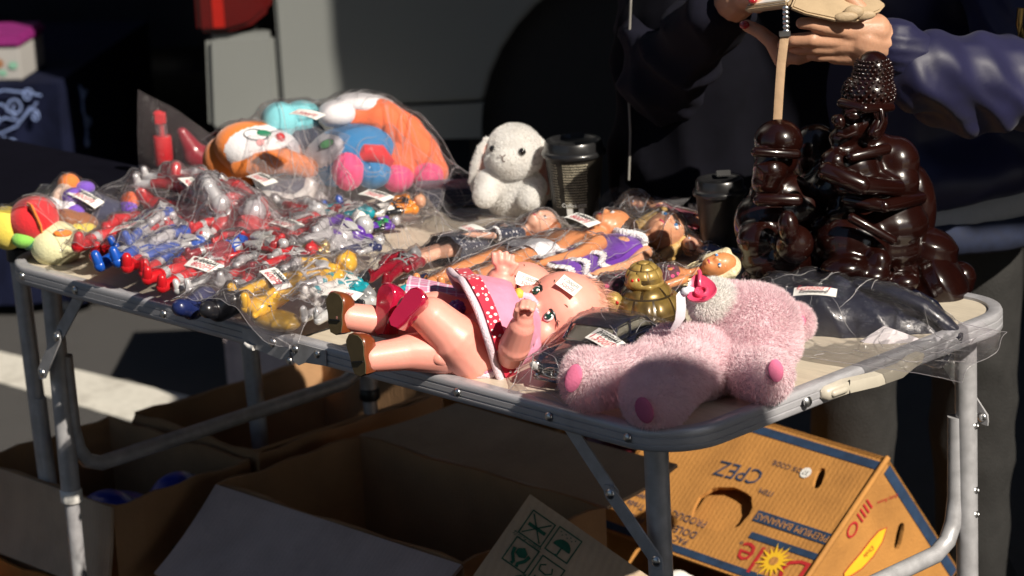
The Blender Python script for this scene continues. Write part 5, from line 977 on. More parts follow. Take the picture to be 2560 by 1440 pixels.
def plaid(n):
    m = M(n, (.62, .24, .36), .85, 0, .08, 60, .25, 400); nt = m.node_tree; b = nt.nodes['Principled BSDF']; src = b.inputs['Base Color'].links[0].from_socket; tc = nt.nodes.new('ShaderNodeTexCoord')
    for i, (rot, sc, col_) in enumerate((((0, 0, .78), 30, (.75, .7, .8)), ((0, 0, -.78), 30, (.75, .7, .8)), ((0, 0, .78), 62, (.30, .14, .42)))):
        mp = nt.nodes.new('ShaderNodeMapping'); mp.inputs['Rotation'].default_value = rot; nt.links.new(tc.outputs['Object'], mp.inputs[0]); w = nt.nodes.new('ShaderNodeTexWave'); w.inputs['Scale'].default_value = sc; nt.links.new(mp.outputs[0], w.inputs[0])
        l = nt.nodes.new('ShaderNodeMath'); l.operation = 'GREATER_THAN'; l.inputs[1].default_value = .90 if i < 2 else .8; nt.links.new(w.outputs[1], l.inputs[0]); k = nt.nodes.new('ShaderNodeMath'); k.operation = 'MULTIPLY'; k.inputs[1].default_value = .7 if i < 2 else .35; nt.links.new(l.outputs[0], k.inputs[0])
        x = nt.nodes.new('ShaderNodeMix'); x.data_type = 'RGBA'; x.inputs[7].default_value = (*col_, 1); nt.links.new(k.outputs[0], x.inputs[0]); nt.links.new(src, x.inputs[6]); src = x.outputs[2]
    nt.links.new(src, b.inputs['Base Color']); return m
m_plaid = plaid('pink plaid cotton')
sk, rim_ = drape_cone('skirt', m_plaid, dB, (0.8172,0.1183,0.7348), (0.727,0.0677,0.7495), .036, .046, UP, flat=.55, wav=.05)
bo, _ = drape_cone('bodice', M('white and red blouse', (.66, .60, .62), .8, bump=.3), dB, (0.7949,0.1528,0.7346), (0.8002,0.1222,0.7333), .022, .042, UP, flat=.8, wav=.03)
B = MB(); 
for j in range(9): t = 6.283 * j / 9; B.ell(V((0.8143,0.0648,0.7556)) + (CR * math.cos(t) + UP * math.sin(t)) * .006, (.005, .004, .005), n=8)
B.ell(V((0.818,0.0614,0.7571)), (.006, .005, .006)); B.build('flower_applique', v_pur, dB)
# near doll: pink dress, red jelly shoes, one arm raised
dA = thing('baby_doll', 'baby doll in pink dress and red jelly shoes with one arm raised', 'doll', (0.8608,0.0826,0.7))
part('leg', dA, lambda B: chain(B, [V((0.8605,0.0407,0.7138)), V((0.855,0.0234,0.7369)), V((0.8403,0.0023,0.766)), V((0.8226,-0.0104,0.7751))], (.031, .030, .0225, .0165)))
part('leg', dA, lambda B: chain(B, [V((0.817,0.0892,0.7185)), V((0.8016,0.0804,0.7366)), V((0.7872,0.0582,0.7526)), V((0.7623,0.0178,0.758))], (.030, .026, .0205, .0155)))
def f_(B): B.ell(V((0.8505,0.0592,0.7096)), (.034, .034, .032)); B.ell(V((0.839,0.0833,0.7168)), (.037, .037, .036)); chain(B, [V((0.8453,0.0898,0.7187)), V((0.8436,0.1169,0.7234)), V((0.8439,0.1389,0.726))], (.040, .036, .024))
part('body', dA, f_)
def f_(B): chain(B, [V((0.8161,0.1172,0.7302)), V((0.8195,0.1207,0.7534)), V((0.8276,0.1219,0.7755)), V((0.8305,0.1221,0.7829))], (.0205, .0200, .0172, .0125)); baby_hand(B, (0.8305,0.1221,0.7829), (0.8315,0.1216,0.7906), [((0.8281,0.1138,0.8012), (0.8268,0.1138,0.8093)), ((0.8333,0.1177,0.8029), (0.8315,0.1187,0.8108)), ((0.8376,0.1222,0.8021), (0.8367,0.1242,0.8094)), ((0.8415,0.1263,0.7991), (0.8415,0.1292,0.8053))], ((0.8418,0.1252,0.7887), (0.8464,0.13,0.7967)), .0040)
part('arm', dA, f_, .0014, 2)
def f_(B): chain(B, [V((0.9063,0.0566,0.7214)), V((0.9192,0.0498,0.7345)), V((0.9365,0.0448,0.7597)), V((0.9418,0.0445,0.7697))], (.0165, .0180, .0145, .0105)); baby_hand(B, (0.9421,0.0448,0.7696), (0.9444,0.0443,0.7773), [((0.9428,0.0369,0.7878), (0.9479,0.0292,0.7851)), ((0.9476,0.039,0.7912), (0.9534,0.0306,0.7889)), ((0.9515,0.043,0.7914), (0.9573,0.0346,0.7886)), ((0.9535,0.048,0.7878), (0.9589,0.0406,0.7847))], ((0.9406,0.0346,0.7772), (0.9483,0.0282,0.7859)), .0042)
part('arm', dA, f_, .0014, 2)
hA = V((0.8678,0.171,0.7327)); upA = CR * .84 + UP * .48 + vw * .06; fA = CR * -.46 + UP * .37 + vw * .77; B = MB(); q, m, sd, fc, up = baby_head(B, hA, upA, fA, .0480); bA = blob('head', B, .0024, b_skin, dA, 4); baby_face(bA, q, m, .0480); rooted(bA, q, m, .0480, fA * -.9 + CR * .2, 1500, .030, 9)
shoe((0.8467,-0.02,0.7995), (0.8269,-0.0434,0.7657), CR * .66 - vw * .70 + UP * .05, dA, m_jelly, m_jelly, wx=.72); shoe((0.783,-0.0083,0.7926), (0.7785,-0.0217,0.7418), CR * .70 - vw * .66 + UP * .05, dA, m_jelly, m_jelly, wx=.72)
sk, rim_ = drape_cone('dress_skirt', m_pink, dA, (0.8702,0.1158,0.7516), (0.841,0.0781,0.732), .036, .076, UP - CR * .2, wav=.07, fold=7, flat=.95)
B = MB(); B.tube(rim_ + rim_[:1], .0042, 8, cap=False); B.build('braid_trim', m_braid, sk)
ax = (V((0.841,0.0781,0.732)) - V((0.8702,0.1158,0.7516))).normalized(); B = MB(); k = len(rim_); ctr = sum(rim_, V((0, 0, 0))) / k; vs = []
for p_ in rim_: r_ = (p_ - ctr).normalized(); vs += [p_ - ax * .006 + r_ * .0016 - r_ * .002, p_ - ax * .020 + r_ * .0010 - r_ * .007]
B.add(vs, [(2 * i, 2 * i + 1, (2 * i + 3) % (2 * k), (2 * i + 2) % (2 * k)) for i in range(k)]); B.build('spotted_band', m_dotred, sk)
bo, r2 = drape_cone('dress_bodice', m_pink, dA, (0.85,0.138,0.7282), (0.8503,0.1022,0.7258), .027, .046, UP, wav=.03, flat=.95)
for c_, r_ in (((0.8204,0.1173,0.738), .026), ((0.8699,0.1009,0.7147), .027)): B = MB(); B.ell(V(c_), (r_, r_, r_ * .9), n=18); folds(B.build('puff_sleeve', m_pink, dA), .0025, [((1, 1, 0), 120, 0)])
B = MB(); R_ = random.Random(3)
for i in range(34): c_ = V((0.8589,0.104,0.7548)) + CR * R_.uniform(-.012, .014) + UP * R_.uniform(-.02, .014) + CF * R_.uniform(-.006, .02); B.ell(c_, (R_.uniform(.003, .006),) * 3, n=6)
B.build('gold_flowers', m_gold_f, dA)
B = MB()
for j in range(18): t = 2.6 * j / 17 - .6; B.ell(V((0.859,0.1258,0.7356)) + (CR * math.cos(t) * .5 + UP * math.sin(t)) * .028 - vw * -.006, (.006, .006, .005), n=8)
folds(B.build('lace_collar', M('pink lace', (.74, .45, .55), .8, bump=.5), dA), .002, [((1, 1, 1), 300, 0)])

def stick_tag(o, q, d, l1, l2, w, hgt):
    h, n = stick(o, V(q), -vw, .0012); n = (n + vw * .6 + UP * .4).normalized(); d = V(d); m = frame(h + n * .005, d - n * d.dot(n), n.cross(d)); B = MB(); B.box((0, 0, 0), (w, hgt, .0006)); t = B.build('price_tag', m_paper, o, mtx=m)
    text('price', l1, m @ Matrix.Translation(V((0, hgt * .2, .0006))), hgt * .40, m_ink, t, shear=.2); text('price', l2, m @ Matrix.Translation(V((0, -hgt * .22, .0006))), hgt * .42, m_red_ink, t, shear=.2)
stick_tag(bA, (0.9373,0.1206,0.7869), CR * .55 - UP * .8, '1,000\u5186', '500\u5186', .026, .016); stick_tag(bB, (0.8635,0.1305,0.7771), CR * .8 - UP * .5, '1,000\u5186', '500\u5186', .032, .016)

B = MB(); B.tube([(0.8494,0.0147,0.7128), (0.8626,0.0197,0.7048), (0.8774,0.0294,0.6996), (0.8895,0.042,0.6986), (0.8968,0.0525,0.7042), (0.8959,0.0602,0.7131)], [.003, .0045, .005, .005, .0045, .004], 8); folds(B.build('braid_trim', m_braid, sk), .0016, [((1, 1, 0), 260, 0)])
B = MB(); B.ell(V((0.8691,0.0438,0.7031)), (.034, .022, .007), RB); B.ell(V((0.8801,0.0611,0.7067)), (.014, .02, .014), RB); folds(blob('skirt_hem', B, .0024, m_pink, dA, 3), .002, [((1, 1, 0), 150, 0)])

# ------------------------------------------------------------------ bronze turtle pair
def scute(n, c, dark):
    m = M(n, c, .34, .35, .2, 22, coat=.5); nt = m.node_tree; b = nt.nodes['Principled BSDF']; src = b.inputs['Base Color'].links[0].from_socket
    z = nt.nodes.new('ShaderNodeTexNoise'); z.inputs['Scale'].default_value = 26; z.inputs['Detail'].default_value = 6; tc = nt.nodes.new('ShaderNodeTexCoord'); nt.links.new(tc.outputs['Object'], z.inputs[0])
    r = nt.nodes.new('ShaderNodeValToRGB'); r.color_ramp.elements[0].position = .42; r.color_ramp.elements[1].position = .62; nt.links.new(z.outputs[0], r.inputs[0])
    x = nt.nodes.new('ShaderNodeMix'); x.data_type = 'RGBA'; x.inputs[7].default_value = (*dark, 1); nt.links.new(r.outputs[0], x.inputs[0]); nt.links.new(src, x.inputs[6]); nt.links.new(x.outputs[2], b.inputs['Base Color']); return m
m_brz = scute('bronze gold glaze', (.24, .155, .040), (.07, .042, .012)); m_brzd = M('dark bronze glaze', (.045, .028, .010), .25, .2, .2, 30, coat=.8); m_brzl = M('light gold glaze', (.36, .24, .065), .40, .25, .12, 40, coat=.3); m_redeye = M('red enamel', (.5, .01, .01), .2)
tu = thing('turtle_ornament', 'glossy bronze turtle ornament carrying a small turtle on its back', 'ornament', (0.9019,0.2735,0.7))
tc_ = V((0.9048,0.2766,0.7141)); TM = Matrix((CR, CF, UP)).transposed()
def plates(o_c, rx, ry, rz, par, mat, grv, name='scute', rows=((0, 1, 0), (.62, 6, .25), (1.18, 9, .0))):
    """domed shell of separate raised plates with dark joints between"""
    B = MB(); B.ell(o_c, (rx * .975, ry * .975, rz * .975), TM, 28); base = B.build('shell', grv, par)
    edges = [0, .34, .84, 1.36]
    def sp(ph, th, k=1.0): return V(o_c) + TM @ V((rx * k * math.sin(ph) * math.cos(th), ry * k * math.sin(ph) * math.sin(th), rz * k * math.cos(ph)))
    for (mid, nn, off), p0, p1 in zip(rows, edges[:-1], edges[1:]):
        for i in range(nn):
            B = MB(); g = .035; t0 = 2 * math.pi * (i + off) / nn + g * (nn > 1) / max(.3, math.sin((p0 + p1) / 2)); t1 = 2 * math.pi * (i + 1 + off) / nn - g * (nn > 1) / max(.3, math.sin((p0 + p1) / 2)); U, W = (24 if nn == 1 else 7), 5; vs = []
            for a in range(W + 1):
                for b_ in range(U + 1):
                    ph = p0 + (p1 - p0) * a / W; ph = max(ph, .001) + (g * .8 if a == 0 and p0 else 0) - (g * .8 if a == W else 0); th = t0 + (t1 - t0) * b_ / U; e = min(a if p0 else 9, W - a, (b_ if nn > 1 else 9), (U - b_ if nn > 1 else 9)); vs.append(sp(ph, th, .972 if e == 0 else 1.0 + .012 * min(e, 2)))
            B.add(vs, [(a * (U + 1) + b_, a * (U + 1) + b_ + 1, (a + 1) * (U + 1) + b_ + 1, (a + 1) * (U + 1) + b_) for a in range(W) for b_ in range(U)]); B.build(name, mat, base)
plates(tc_ - UP * .004, .042, .050, .046, tu, m_brz, m_brzd)
B = MB(); B.ell(tc_ - UP * .012, (.046, .054, .014), TM, 28); B.build('shell_rim', m_brzd, tu)
B = MB(); chain(B, [V((0.8932,0.25,0.7114)), V((0.8885,0.2422,0.7196)), V((0.8875,0.2412,0.7291))], (.012, .011, .0105)); B.ell(V((0.8877,0.2399,0.7333)), (.0115, .012, .0135)); blob('head', B, .002, m_brzl, tu, 3)
B = MB(); B.ell(V((0.8981,0.2349,0.7362)), (.0022, .0016, .0024)); B.build('eye', m_redeye, tu)
for a, b_ in (((0.9069,0.2354,0.7102), (0.9094,0.2163,0.712)), ((0.9409,0.2852,0.7039), (0.9523,0.2827,0.7032))): B = MB(); chain(B, [V(a), V(b_)], (.010, .007)); B.build('flipper', m_brzd, tu)
s2 = V((0.9061,0.2721,0.7558)); plates(s2, .0225, .024, .022, tu, m_brzl, m_brz)
B = MB(); B.ell(s2 - UP * .003, (.0235, .025, .008), TM); B.ell(V((0.9102,0.2532,0.7584)), (.0095, .010, .0095)); chain(B, [V((0.9084,0.2629,0.7545)), V((0.9102,0.2532,0.7584))], (.009, .008)); B.ell(V((0.9208,0.2614,0.7521)), (.009, .007, .005)); B.ell(V((0.9127,0.2847,0.7482)), (.008, .007, .005)); blob('small_turtle', B, .0016, m_brzl, tu, 2)
for q_ in ((0.9135,0.2452,0.7623), (0.9183,0.2501,0.7628)): B = MB(); B.ell(V(q_), (.0016, .0014, .002)); B.build('eye', m_redeye, tu)

# ------------------------------------------------------------------ model saloon car
F0, R0 = V((0.9835,0.0477,0.7)), V((0.937,0.2772,0.7)); cf = frame(F0, CR, UP); cd = (R0 - F0).normalized(); cm = fr(F0, cd) @ Matrix.Diagonal((.92, .95, .80, 1))
car = thing('model_car', 'black model saloon car with chrome oval grille in a clear bag', 'toy car', F0.lerp(R0, .5))
m_cpaint = M('navy black toy paint', (.006, .008, .022), .18, 0, .1, 20, coat=1.0); m_chr = M('chrome', (.75, .75, .75), .12, 1.0); m_cglass = M('toy window', (.20, .19, .15), .08, coat=.8, trans=.25); m_seat = M('tan toy seats', (.35, .25, .12), .7)
def sect(y, w, z0, z1, n=20, e=3.2): 
    return [(w * (abs(math.cos(t)) ** (2 / e)) * (1 if math.cos(t) > 0 else -1), y, (z0 + z1) / 2 + (z1 - z0) / 2 * (abs(math.sin(t)) ** (2 / e)) * (1 if math.sin(t) > 0 else -1)) for t in np.linspace(0, 2 * math.pi, n + 1)[:-1]]
def skin_(secs, name, mat, par, mtx):
    B = MB(); n = len(secs[0]); k = len(secs); B.add([p for s_ in secs for p in s_], [(i * n + j, i * n + (j + 1) % n, (i + 1) * n + (j + 1) % n, (i + 1) * n + j) for i in range(k - 1) for j in range(n)] + [tuple(range(n - 1, -1, -1)), tuple(range((k - 1) * n, k * n))]); o = B.build(name, mat, par, mtx=mtx); PILE.append(o); return o
body = skin_([sect(*a) for a in ((0, .022, .014, .028), (.003, .030, .011, .033), (.012, .036, .009, .037), (.035, .0385, .008, .040), (.062, .0395, .008, .043), (.10, .040, .008, .044), (.15, .0395, .008, .043), (.18, .037, .009, .039), (.198, .032, .011, .035), (.204, .024, .014, .030))], 'body', m_cpaint, car, cm)
for sx in (-1, 1): 
    skin_([sect(y, .009, z0, z1, 12, 2.2) and [(sx * .030 + x, yy_, z) for x, yy_, z in sect(y, r_, z0, z1, 12, 2.2)] for y, r_, z0, z1 in ((.001, .006, .022, .032), (.006, .0085, .014, .038), (.03, .0095, .012, .0415), (.06, .009, .012, .040))], 'fender', m_cpaint, car, cm)
skin_([sect(*a) for a in ((.066, .033, .040, .0425), (.084, .031, .040, .0605), (.10, .030, .040, .064), (.128, .030, .040, .0635), (.146, .031, .040, .057), (.162, .033, .040, .0425))], 'window_band', m_cglass, car, cm)
skin_([sect(*a) for a in ((.082, .0305, .0595, .0615), (.09, .0312, .0600, .0648), (.11, .0312, .0605, .0668), (.13, .0310, .0600, .0650), (.145, .0315, .0570, .0590))], 'roof', m_cpaint, car, cm)
for sx in (-1, 1):
    for a, b_ in (((.0335, .067, .043), (.0312, .084, .0605)), ((.0312, .112, .042), (.0308, .112, .063)), ((.034, .160, .043), (.0312, .146, .058))): B = MB(); B.tube([(sx * a[0], a[1], a[2]), (sx * b_[0], b_[1], b_[2])], .0017, 6); B.build('pillar', m_cpaint, car, mtx=cm)
    B = MB(); B.tube([(sx * .0395, .02, .030), (sx * .0408, .10, .032), (sx * .038, .18, .030)], .0007, 5); B.build('side_trim', m_chr, car, mtx=cm)
    B = MB(); B.lathe([(0, .0065), (.0045, .006), (.0072, .0035), (.0078, .0012), (.0072, 0), (.006, -.002)], (sx * .0285, .0015, .0285), 18, rot=rotm('X', 90)); h_ = B.build('headlight', m_chr, car, mtx=cm); B = MB(); B.lathe([(0, .0072), (.004, .0066), (.006, .0045)], (sx * .0285, .0013, .0285), 14, rot=rotm('X', 90)); B.build('lens', m_white, h_, mtx=cm)
    B = MB(); B.lathe([(0, .004), (.0026, .003), (.0032, 0)], (sx * .0255, .0, .0155), 12, rot=rotm('X', 90)); B.build('fog_lamp', m_chr, car, mtx=cm)
    for y in (.035, .165): B = MB(); B.lathe([(0, 0), (.008, .0), (.009, .001), (.0145, .0), (.0155, -.003), (.0145, -.008), (0, -.008)], (sx * .0405, y, .0155), 20, rot=rotm('Y', 90 * sx)); w_ = B.build('wheel', m_tyre, car, mtx=cm); B = MB(); B.lathe([(0, .0018), (.006, .0014), (.0085, .0006)], (sx * .0405, y, .0155), 16, rot=rotm('Y', 90 * sx)); B.build('hub_cap', m_chr, w_, mtx=cm)
for a, b_, c_, d_ in (((.0325, .068, .0435), (.0305, .083, .0605), (-.0305, .083, .0605), (-.0325, .068, .0435)),): B = MB(); B.tube([a, b_, c_, d_, a], .0008, 5, cap=False); B.build('window_trim', m_chr, car, mtx=cm)
for sx in (-1, 1): B = MB(); B.tube([(sx * .0335, .072, .0435), (sx * .0315, .087, .0605), (sx * .0312, .138, .0600), (sx * .0340, .154, .0435), (sx * .0335, .072, .0435)], .0007, 5, cap=False); B.build('window_trim', m_chr, car, mtx=cm)
B = MB(); gx = [(.0175 * math.cos(t), -.0012 - .0006, .0215 + .0068 * math.sin(t) * (1 + .0 * math.cos(t))) for t in np.linspace(0, 6.2832, 29)]; B.tube(gx, .0007, 6, cap=False); B.build('grille_frame', m_chr, car, mtx=cm)
for z in (.0185, .0215, .0245): B = MB(); B.tube([(-.0165 if z != .0245 else -.0155, -.0016, z), (.0165 if z != .0245 else .0155, -.0016, z)], .00045, 5); B.build('grille_bar', m_chr, car, mtx=cm)
B = MB(); B.tube([(.0052 * math.cos(t), -.0028, .0215 + .0052 * math.sin(t)) for t in np.linspace(0, 6.2832, 21)], .0006, 6, cap=False); 
for t in (90, 210, 330): B.tube([(0, -.0030, .0215), (.0052 * math.cos(math.radians(t)), -.0028, .0215 + .0052 * math.sin(math.radians(t)))], [.0009, .0004], 5)
B.build('star_emblem', m_chr, car, mtx=cm)
B = MB(); B.tube([(-.036, .008, .0115), (-.028, -.003, .0112), (0, -.006, .0112), (.028, -.003, .0112), (.036, .008, .0115)], .0022, 8); B.build('bumper', m_cpaint, car, mtx=cm)

# ------------------------------------------------------------------ white rabbit, cups
ra = thing('rabbit_toy', 'white plush lop eared rabbit with pink ear linings beside the cup', 'soft toy', (0.4056,0.5585,0.7))
B = MB(); B.ell(V((0.3989,0.566,0.7327)), (.046, .038, .045), RB); B.ell(V((0.4001,0.5673,0.7463)), (.044, .036, .03), RB); chain(B, [V((0.3959,0.5195,0.7501)), V((0.4032,0.5055,0.735))], (.018, .016)); chain(B, [V((0.4377,0.5631,0.7386)), V((0.4442,0.5482,0.7263))], (.018, .015)); rb_ = blob('body', B, .004, p_white, ra, 5); fur(rb_, 20000, .0036, p_white, seed=21, lie=(0, 0, -.2), jit=.35)
B = MB(); B.ell(V((0.4073,0.5602,0.7885)), (.0375, .036, .034), RB); B.ell(V((0.4103,0.5548,0.7759)), (.0405, .036, .028), RB); B.ell(V((0.4217,0.5276,0.7817)), (.019, .016, .0155), RB); B.ell(V((0.4241,0.5605,0.7754)), (.025, .022, .022), RB); rh_ = blob('head', B, .0035, p_white, ra, 5); fur(rh_, 20000, .0034, p_white, seed=22, lie=(0, 0, -.2), jit=.35)
def ear(P, r, lin, par):
    B = MB(); B.tube(P, r, 12, flat=.42, up=CF); e_ = blob('ear', B, .0028, p_white, par, 3); fur(e_, 6500, .003, p_white, seed=23); B = MB(); B.tube([p + lin for p in P[:-1]] + [P[-1].lerp(P[-2], .35) + lin], [x * .72 for x in r], 10, flat=.30, up=CF); B.build('ear_lining', p_earin, e_)
ear([V((0.3865,0.5386,0.8048)), V((0.3815,0.5305,0.7895)), V((0.3778,0.5237,0.7686)), V((0.3755,0.5185,0.7475)), V((0.3748,0.5178,0.7301))], [.008, .012, .0135, .0125, .006], CR * .006 - CF * .003, rh_)
ear([V((0.4268,0.5806,0.8017)), V((0.4336,0.5847,0.7854)), V((0.4386,0.5871,0.7611)), V((0.4422,0.5879,0.7385)), V((0.4427,0.5884,0.7193))], [.008, .012, .0140, .0130, .006], -CR * .007 - CF * .004, rh_)
for q_, r_ in (((0.4356,0.5464,0.7905), .0052), ((0.4045,0.5227,0.7956), .0046)):
    h, n_ = stick(rh_, V(q_), -vw, .0015); B = MB(); B.ell(h, r_); B.build('eye', M('black bead', (.008, .006, .006), .08, coat=1), rh_)
h, n_ = stick(rh_, V((0.432,0.5138,0.7901)), -vw, .0028); B = MB(); B.tube([h + CR * -.004 + UP * .0025, h, h + CR * .004 + UP * .0025], .0008, 6); B.tube([h, h - UP * .0055, h - UP * .007 + CR * .003], .0007, 6); B.build('nose', M('brown thread', (.10, .05, .04), .7), rh_)
def cup(label, c, z0, H, rt, rb, par_txt=True):
    o = thing('coffee_cup', label, 'cup', (c[0], c[1], z0), 'takeaway coffee cups on the table'); m_cup = M('dark brown paper cup', (.020, .017, .013), .45, 0, .1, 40); m_lid = M('black cup lid', (.012, .012, .013), .3, 0, .1, 40, coat=.2)
    B = MB(); B.lathe([(0, .002), (rb, .0), (rb, .002), (rt, H), (rt - .001, H)], (c[0], c[1], z0), 40); b_ = B.build('cup_body', m_cup, o)
    B = MB(); z = z0 + H; B.lathe([(rt - .002, -.002), (rt + .0035, -.002), (rt + .0042, .001), (rt + .003, .004), (rt + .0005, .0055), (rt - .0005, .015), (rt - .002, .0175), (rt - .004, .0178), (rt - .006, .0165), (rt - .010, .0125), (0, .0125)], (c[0], c[1], z), 44); l_ = B.build('lid', m_lid, o)
    B = MB(); B.box((c[0] + CR.x * -.008 - CF.x * .008, c[1] + CR.y * -.008 - CF.y * .008, z + .0135), (.020, .011, .003), TM); B.box((c[0] + CR.x * .006 + CF.x * .014, c[1] + CR.y * .006 + CF.y * .014, z + .020), (.018, .0022, .008), TM @ rotm('X', -25)); B.build('drink_tab', m_lid, l_, bevel=.0008)
    if par_txt:
        m_pr = M('cream cup print', (.40, .36, .27), .6); R_ = random.Random(8); a0 = math.atan2(-CF.y, -CF.x)
        def patch(B, ang, z, w, h):
            def q(a, zz): r_ = rb + (rt - rb) * zz / H + .0003; return (c[0] + r_ * math.cos(a0 + a), c[1] + r_ * math.sin(a0 + a), z0 + zz)
            B.add([q(ang - w / 2, z), q(ang + w / 2, z), q(ang + w / 2, z + h), q(ang - w / 2, z + h)], [(0, 1, 2, 3)])
        B = MB()
        for i in range(17):
            for g_, (s0, e0) in enumerate(((-.95, -.72), (-.46, .42))):
                x = s0
                while x < e0: w = R_.uniform(.028, .075); patch(B, min(x + w / 2, e0), H - .010 - .0036 * i, w, R_.uniform(.0014, .0021)); x += w + .018
        b2 = B.build('fine_print', m_pr, b_, smooth=False); b2['kind'] = 'stuff'
        B = MB(); patch(B, -.30, .012, .26, .010); B.build('label_block', m_white, b_, smooth=False); B = MB(); patch(B, .18, .012, .22, .010); B.build('label_block', m_white, b_, smooth=False)
        for s_, a in (('Coffee', -.30), ('Latte', .16)):
            aa = a0 + a; r_ = rb + (rt - rb) * .028 / H + .0005; nn = V((math.cos(aa), math.sin(aa), -(rt - rb) / H)); text('lettering', s_, frame((c[0] + r_ * nn.x, c[1] + r_ * nn.y, z0 + .0265), (-nn.y, nn.x, 0), UP), .0075, m_white, b_)
    return o
c_ = V((0.4947,0.5831,0.7)); cup('black takeaway coffee cup with cream print beside the white rabbit', c_, .70, .090, .0385, .029)
c2_ = V((0.7745,0.5538,0.7)); cup('black takeaway cup in the shade beside the dark statue', c2_, .70, .082, .030, .024, False)

# ------------------------------------------------------------------ dark lacquered statue of two smiling gods with rice bales
m_lac = M('dark red brown lacquer', (.011, .0024, .0016), .24, 0, .3, 14, .04, 120, coat=.5, spec=.3)
sg = thing('statue', 'dark brown glossy statue of a laughing bearded man beside a seated companion', 'statue', (1.046,0.5163,0.7))
STAT = [((1.0279,0.5408,0.9623),0.0226,0.0226,0.0255),((1.0273,0.5329,0.9392),0.0311,0.0292,0.0245),((1.0262,0.5246,0.9086),0.0283,0.0292,0.0283),((1.0286,0.4982,0.9055),0.0160,0.0189,0.0170),((1.0211,0.4904,0.8933),0.0160,0.0170,0.0142),((1.0259,0.5387,0.8717),0.0354,0.0283,0.0189),((1.0236,0.4786,0.9171),0.0075,0.0085,0.0075),((1.0226,0.5496,0.8413),0.0472,0.0425,0.0401),((1.0445,0.5580,0.8545),0.0292,0.0311,0.0311),((1.0286,0.4982,0.8573),0.0330,0.0283,0.0283),((1.0239,0.4717,0.8692),0.0170,0.0170,0.0160),((1.0511,0.5505,0.8330),0.0283,0.0283,0.0259),((1.0458,0.5017,0.8376),0.0401,0.0283,0.0160),((1.0333,0.5464,0.8098),0.0495,0.0425,0.0226),((1.0425,0.5416,0.7833),0.0509,0.0448,0.0340),((1.0275,0.4970,0.7715),0.0472,0.0425,0.0377),((1.0374,0.5362,0.7547),0.0519,0.0425,0.0283),((1.0331,0.6184,0.7848),0.0198,0.0283,0.0472),((1.0300,0.6151,0.8046),0.0189,0.0283,0.0330),((0.9700,0.5238,0.7764),0.0472,0.0377,0.0660),((0.9422,0.5381,0.8524),0.0330,0.0283,0.0401),((0.9755,0.5296,0.8198),0.0283,0.0283,0.0377),((0.9660,0.4762,0.7474),0.0519,0.0377,0.0330),((0.9917,0.5175,0.7176),0.0755,0.0472,0.0259),((1.0578,0.5431,0.7224),0.0283,0.0283,0.0189),((1.0733,0.4869,0.7546),0.0160,0.0189,0.0189),((1.0746,0.4739,0.7411),0.0212,0.0189,0.0123),((1.0890,0.5106,0.7278),0.0217,0.0189,0.0132),((1.0525,0.4509,0.7524),0.0283,0.0217,0.0142),((0.9574,0.4529,0.8894),0.0292,0.0274,0.0255),((0.9551,0.4505,0.8691),0.0264,0.0264,0.0264),((0.9631,0.4300,0.8601),0.0208,0.0217,0.0189),((0.9597,0.4264,0.8461),0.0179,0.0189,0.0160),((0.9618,0.4142,0.8678),0.0057,0.0066,0.0057),((0.9511,0.4607,0.8259),0.0368,0.0302,0.0236),((0.9457,0.4551,0.7950),0.0448,0.0358,0.0368),((0.9271,0.4358,0.7892),0.0208,0.0236,0.0330),((0.9520,0.4184,0.7775),0.0255,0.0236,0.0236),((0.9669,0.4772,0.8054),0.0283,0.0283,0.0283),((1.0057,0.4093,0.8037),0.0127,0.0142,0.0198),((1.0003,0.4254,0.7785),0.0236,0.0208,0.0236),((0.9660,0.4330,0.7523),0.0425,0.0283,0.0236),((0.9591,0.4546,0.7269),0.0519,0.0330,0.0189),((0.9977,0.4660,0.7160),0.0425,0.0330,0.0142)]
BALE = [((1.0612,0.5899,0.7366),0.0368,0.0377,0.0349),((1.0840,0.5848,0.7063),0.0396,0.0377,0.0311),((1.0750,0.6331,0.6935),0.0189,0.0283,0.0292)]

B = MB()
for c_, rx, rd, ry in STAT: B.ell(c_, (rx, rd, ry), RB, 18)
sb_ = blob('figures', B, .0036, m_lac, sg, 3); pass
for a_, b_, r_ in (((1.0293,0.4816,0.9368), (1.058,0.4855,0.9329), .006), ((1.058,0.4855,0.9329), (1.0597,0.5306,0.9265), .006), ((1.0478,0.4749,0.8777), (1.0623,0.5188,0.8803), .007), ((1.0382,0.4432,0.8651), (1.0696,0.4614,0.8506), .012), ((1.0696,0.4614,0.8506), (1.076,0.5187,0.8359), .011), ((1.044,0.4709,0.8272), (1.0819,0.4887,0.8218), .008), ((1.0819,0.4887,0.8218), (1.0764,0.5624,0.8149), .008), ((1.0596,0.4583,0.8109), (1.0909,0.4909,0.7825), .006), ((0.9655,0.4036,0.8869), (0.992,0.4427,0.8802), .006), ((0.9709,0.402,0.8315), (0.9995,0.4318,0.8292), .008)): B = MB(); B.cap(V(a_), V(b_), r_); B.build('robe_fold', m_lac, sg)
B = MB(); B.cap(V((1.0567,0.5102,0.929)), V((1.0585,0.512,0.9149)), .008, .006); B.cap(V((1.0585,0.512,0.9149)), V((1.057,0.5047,0.9021)), .006, .009); B.build('ear', m_lac, sg)
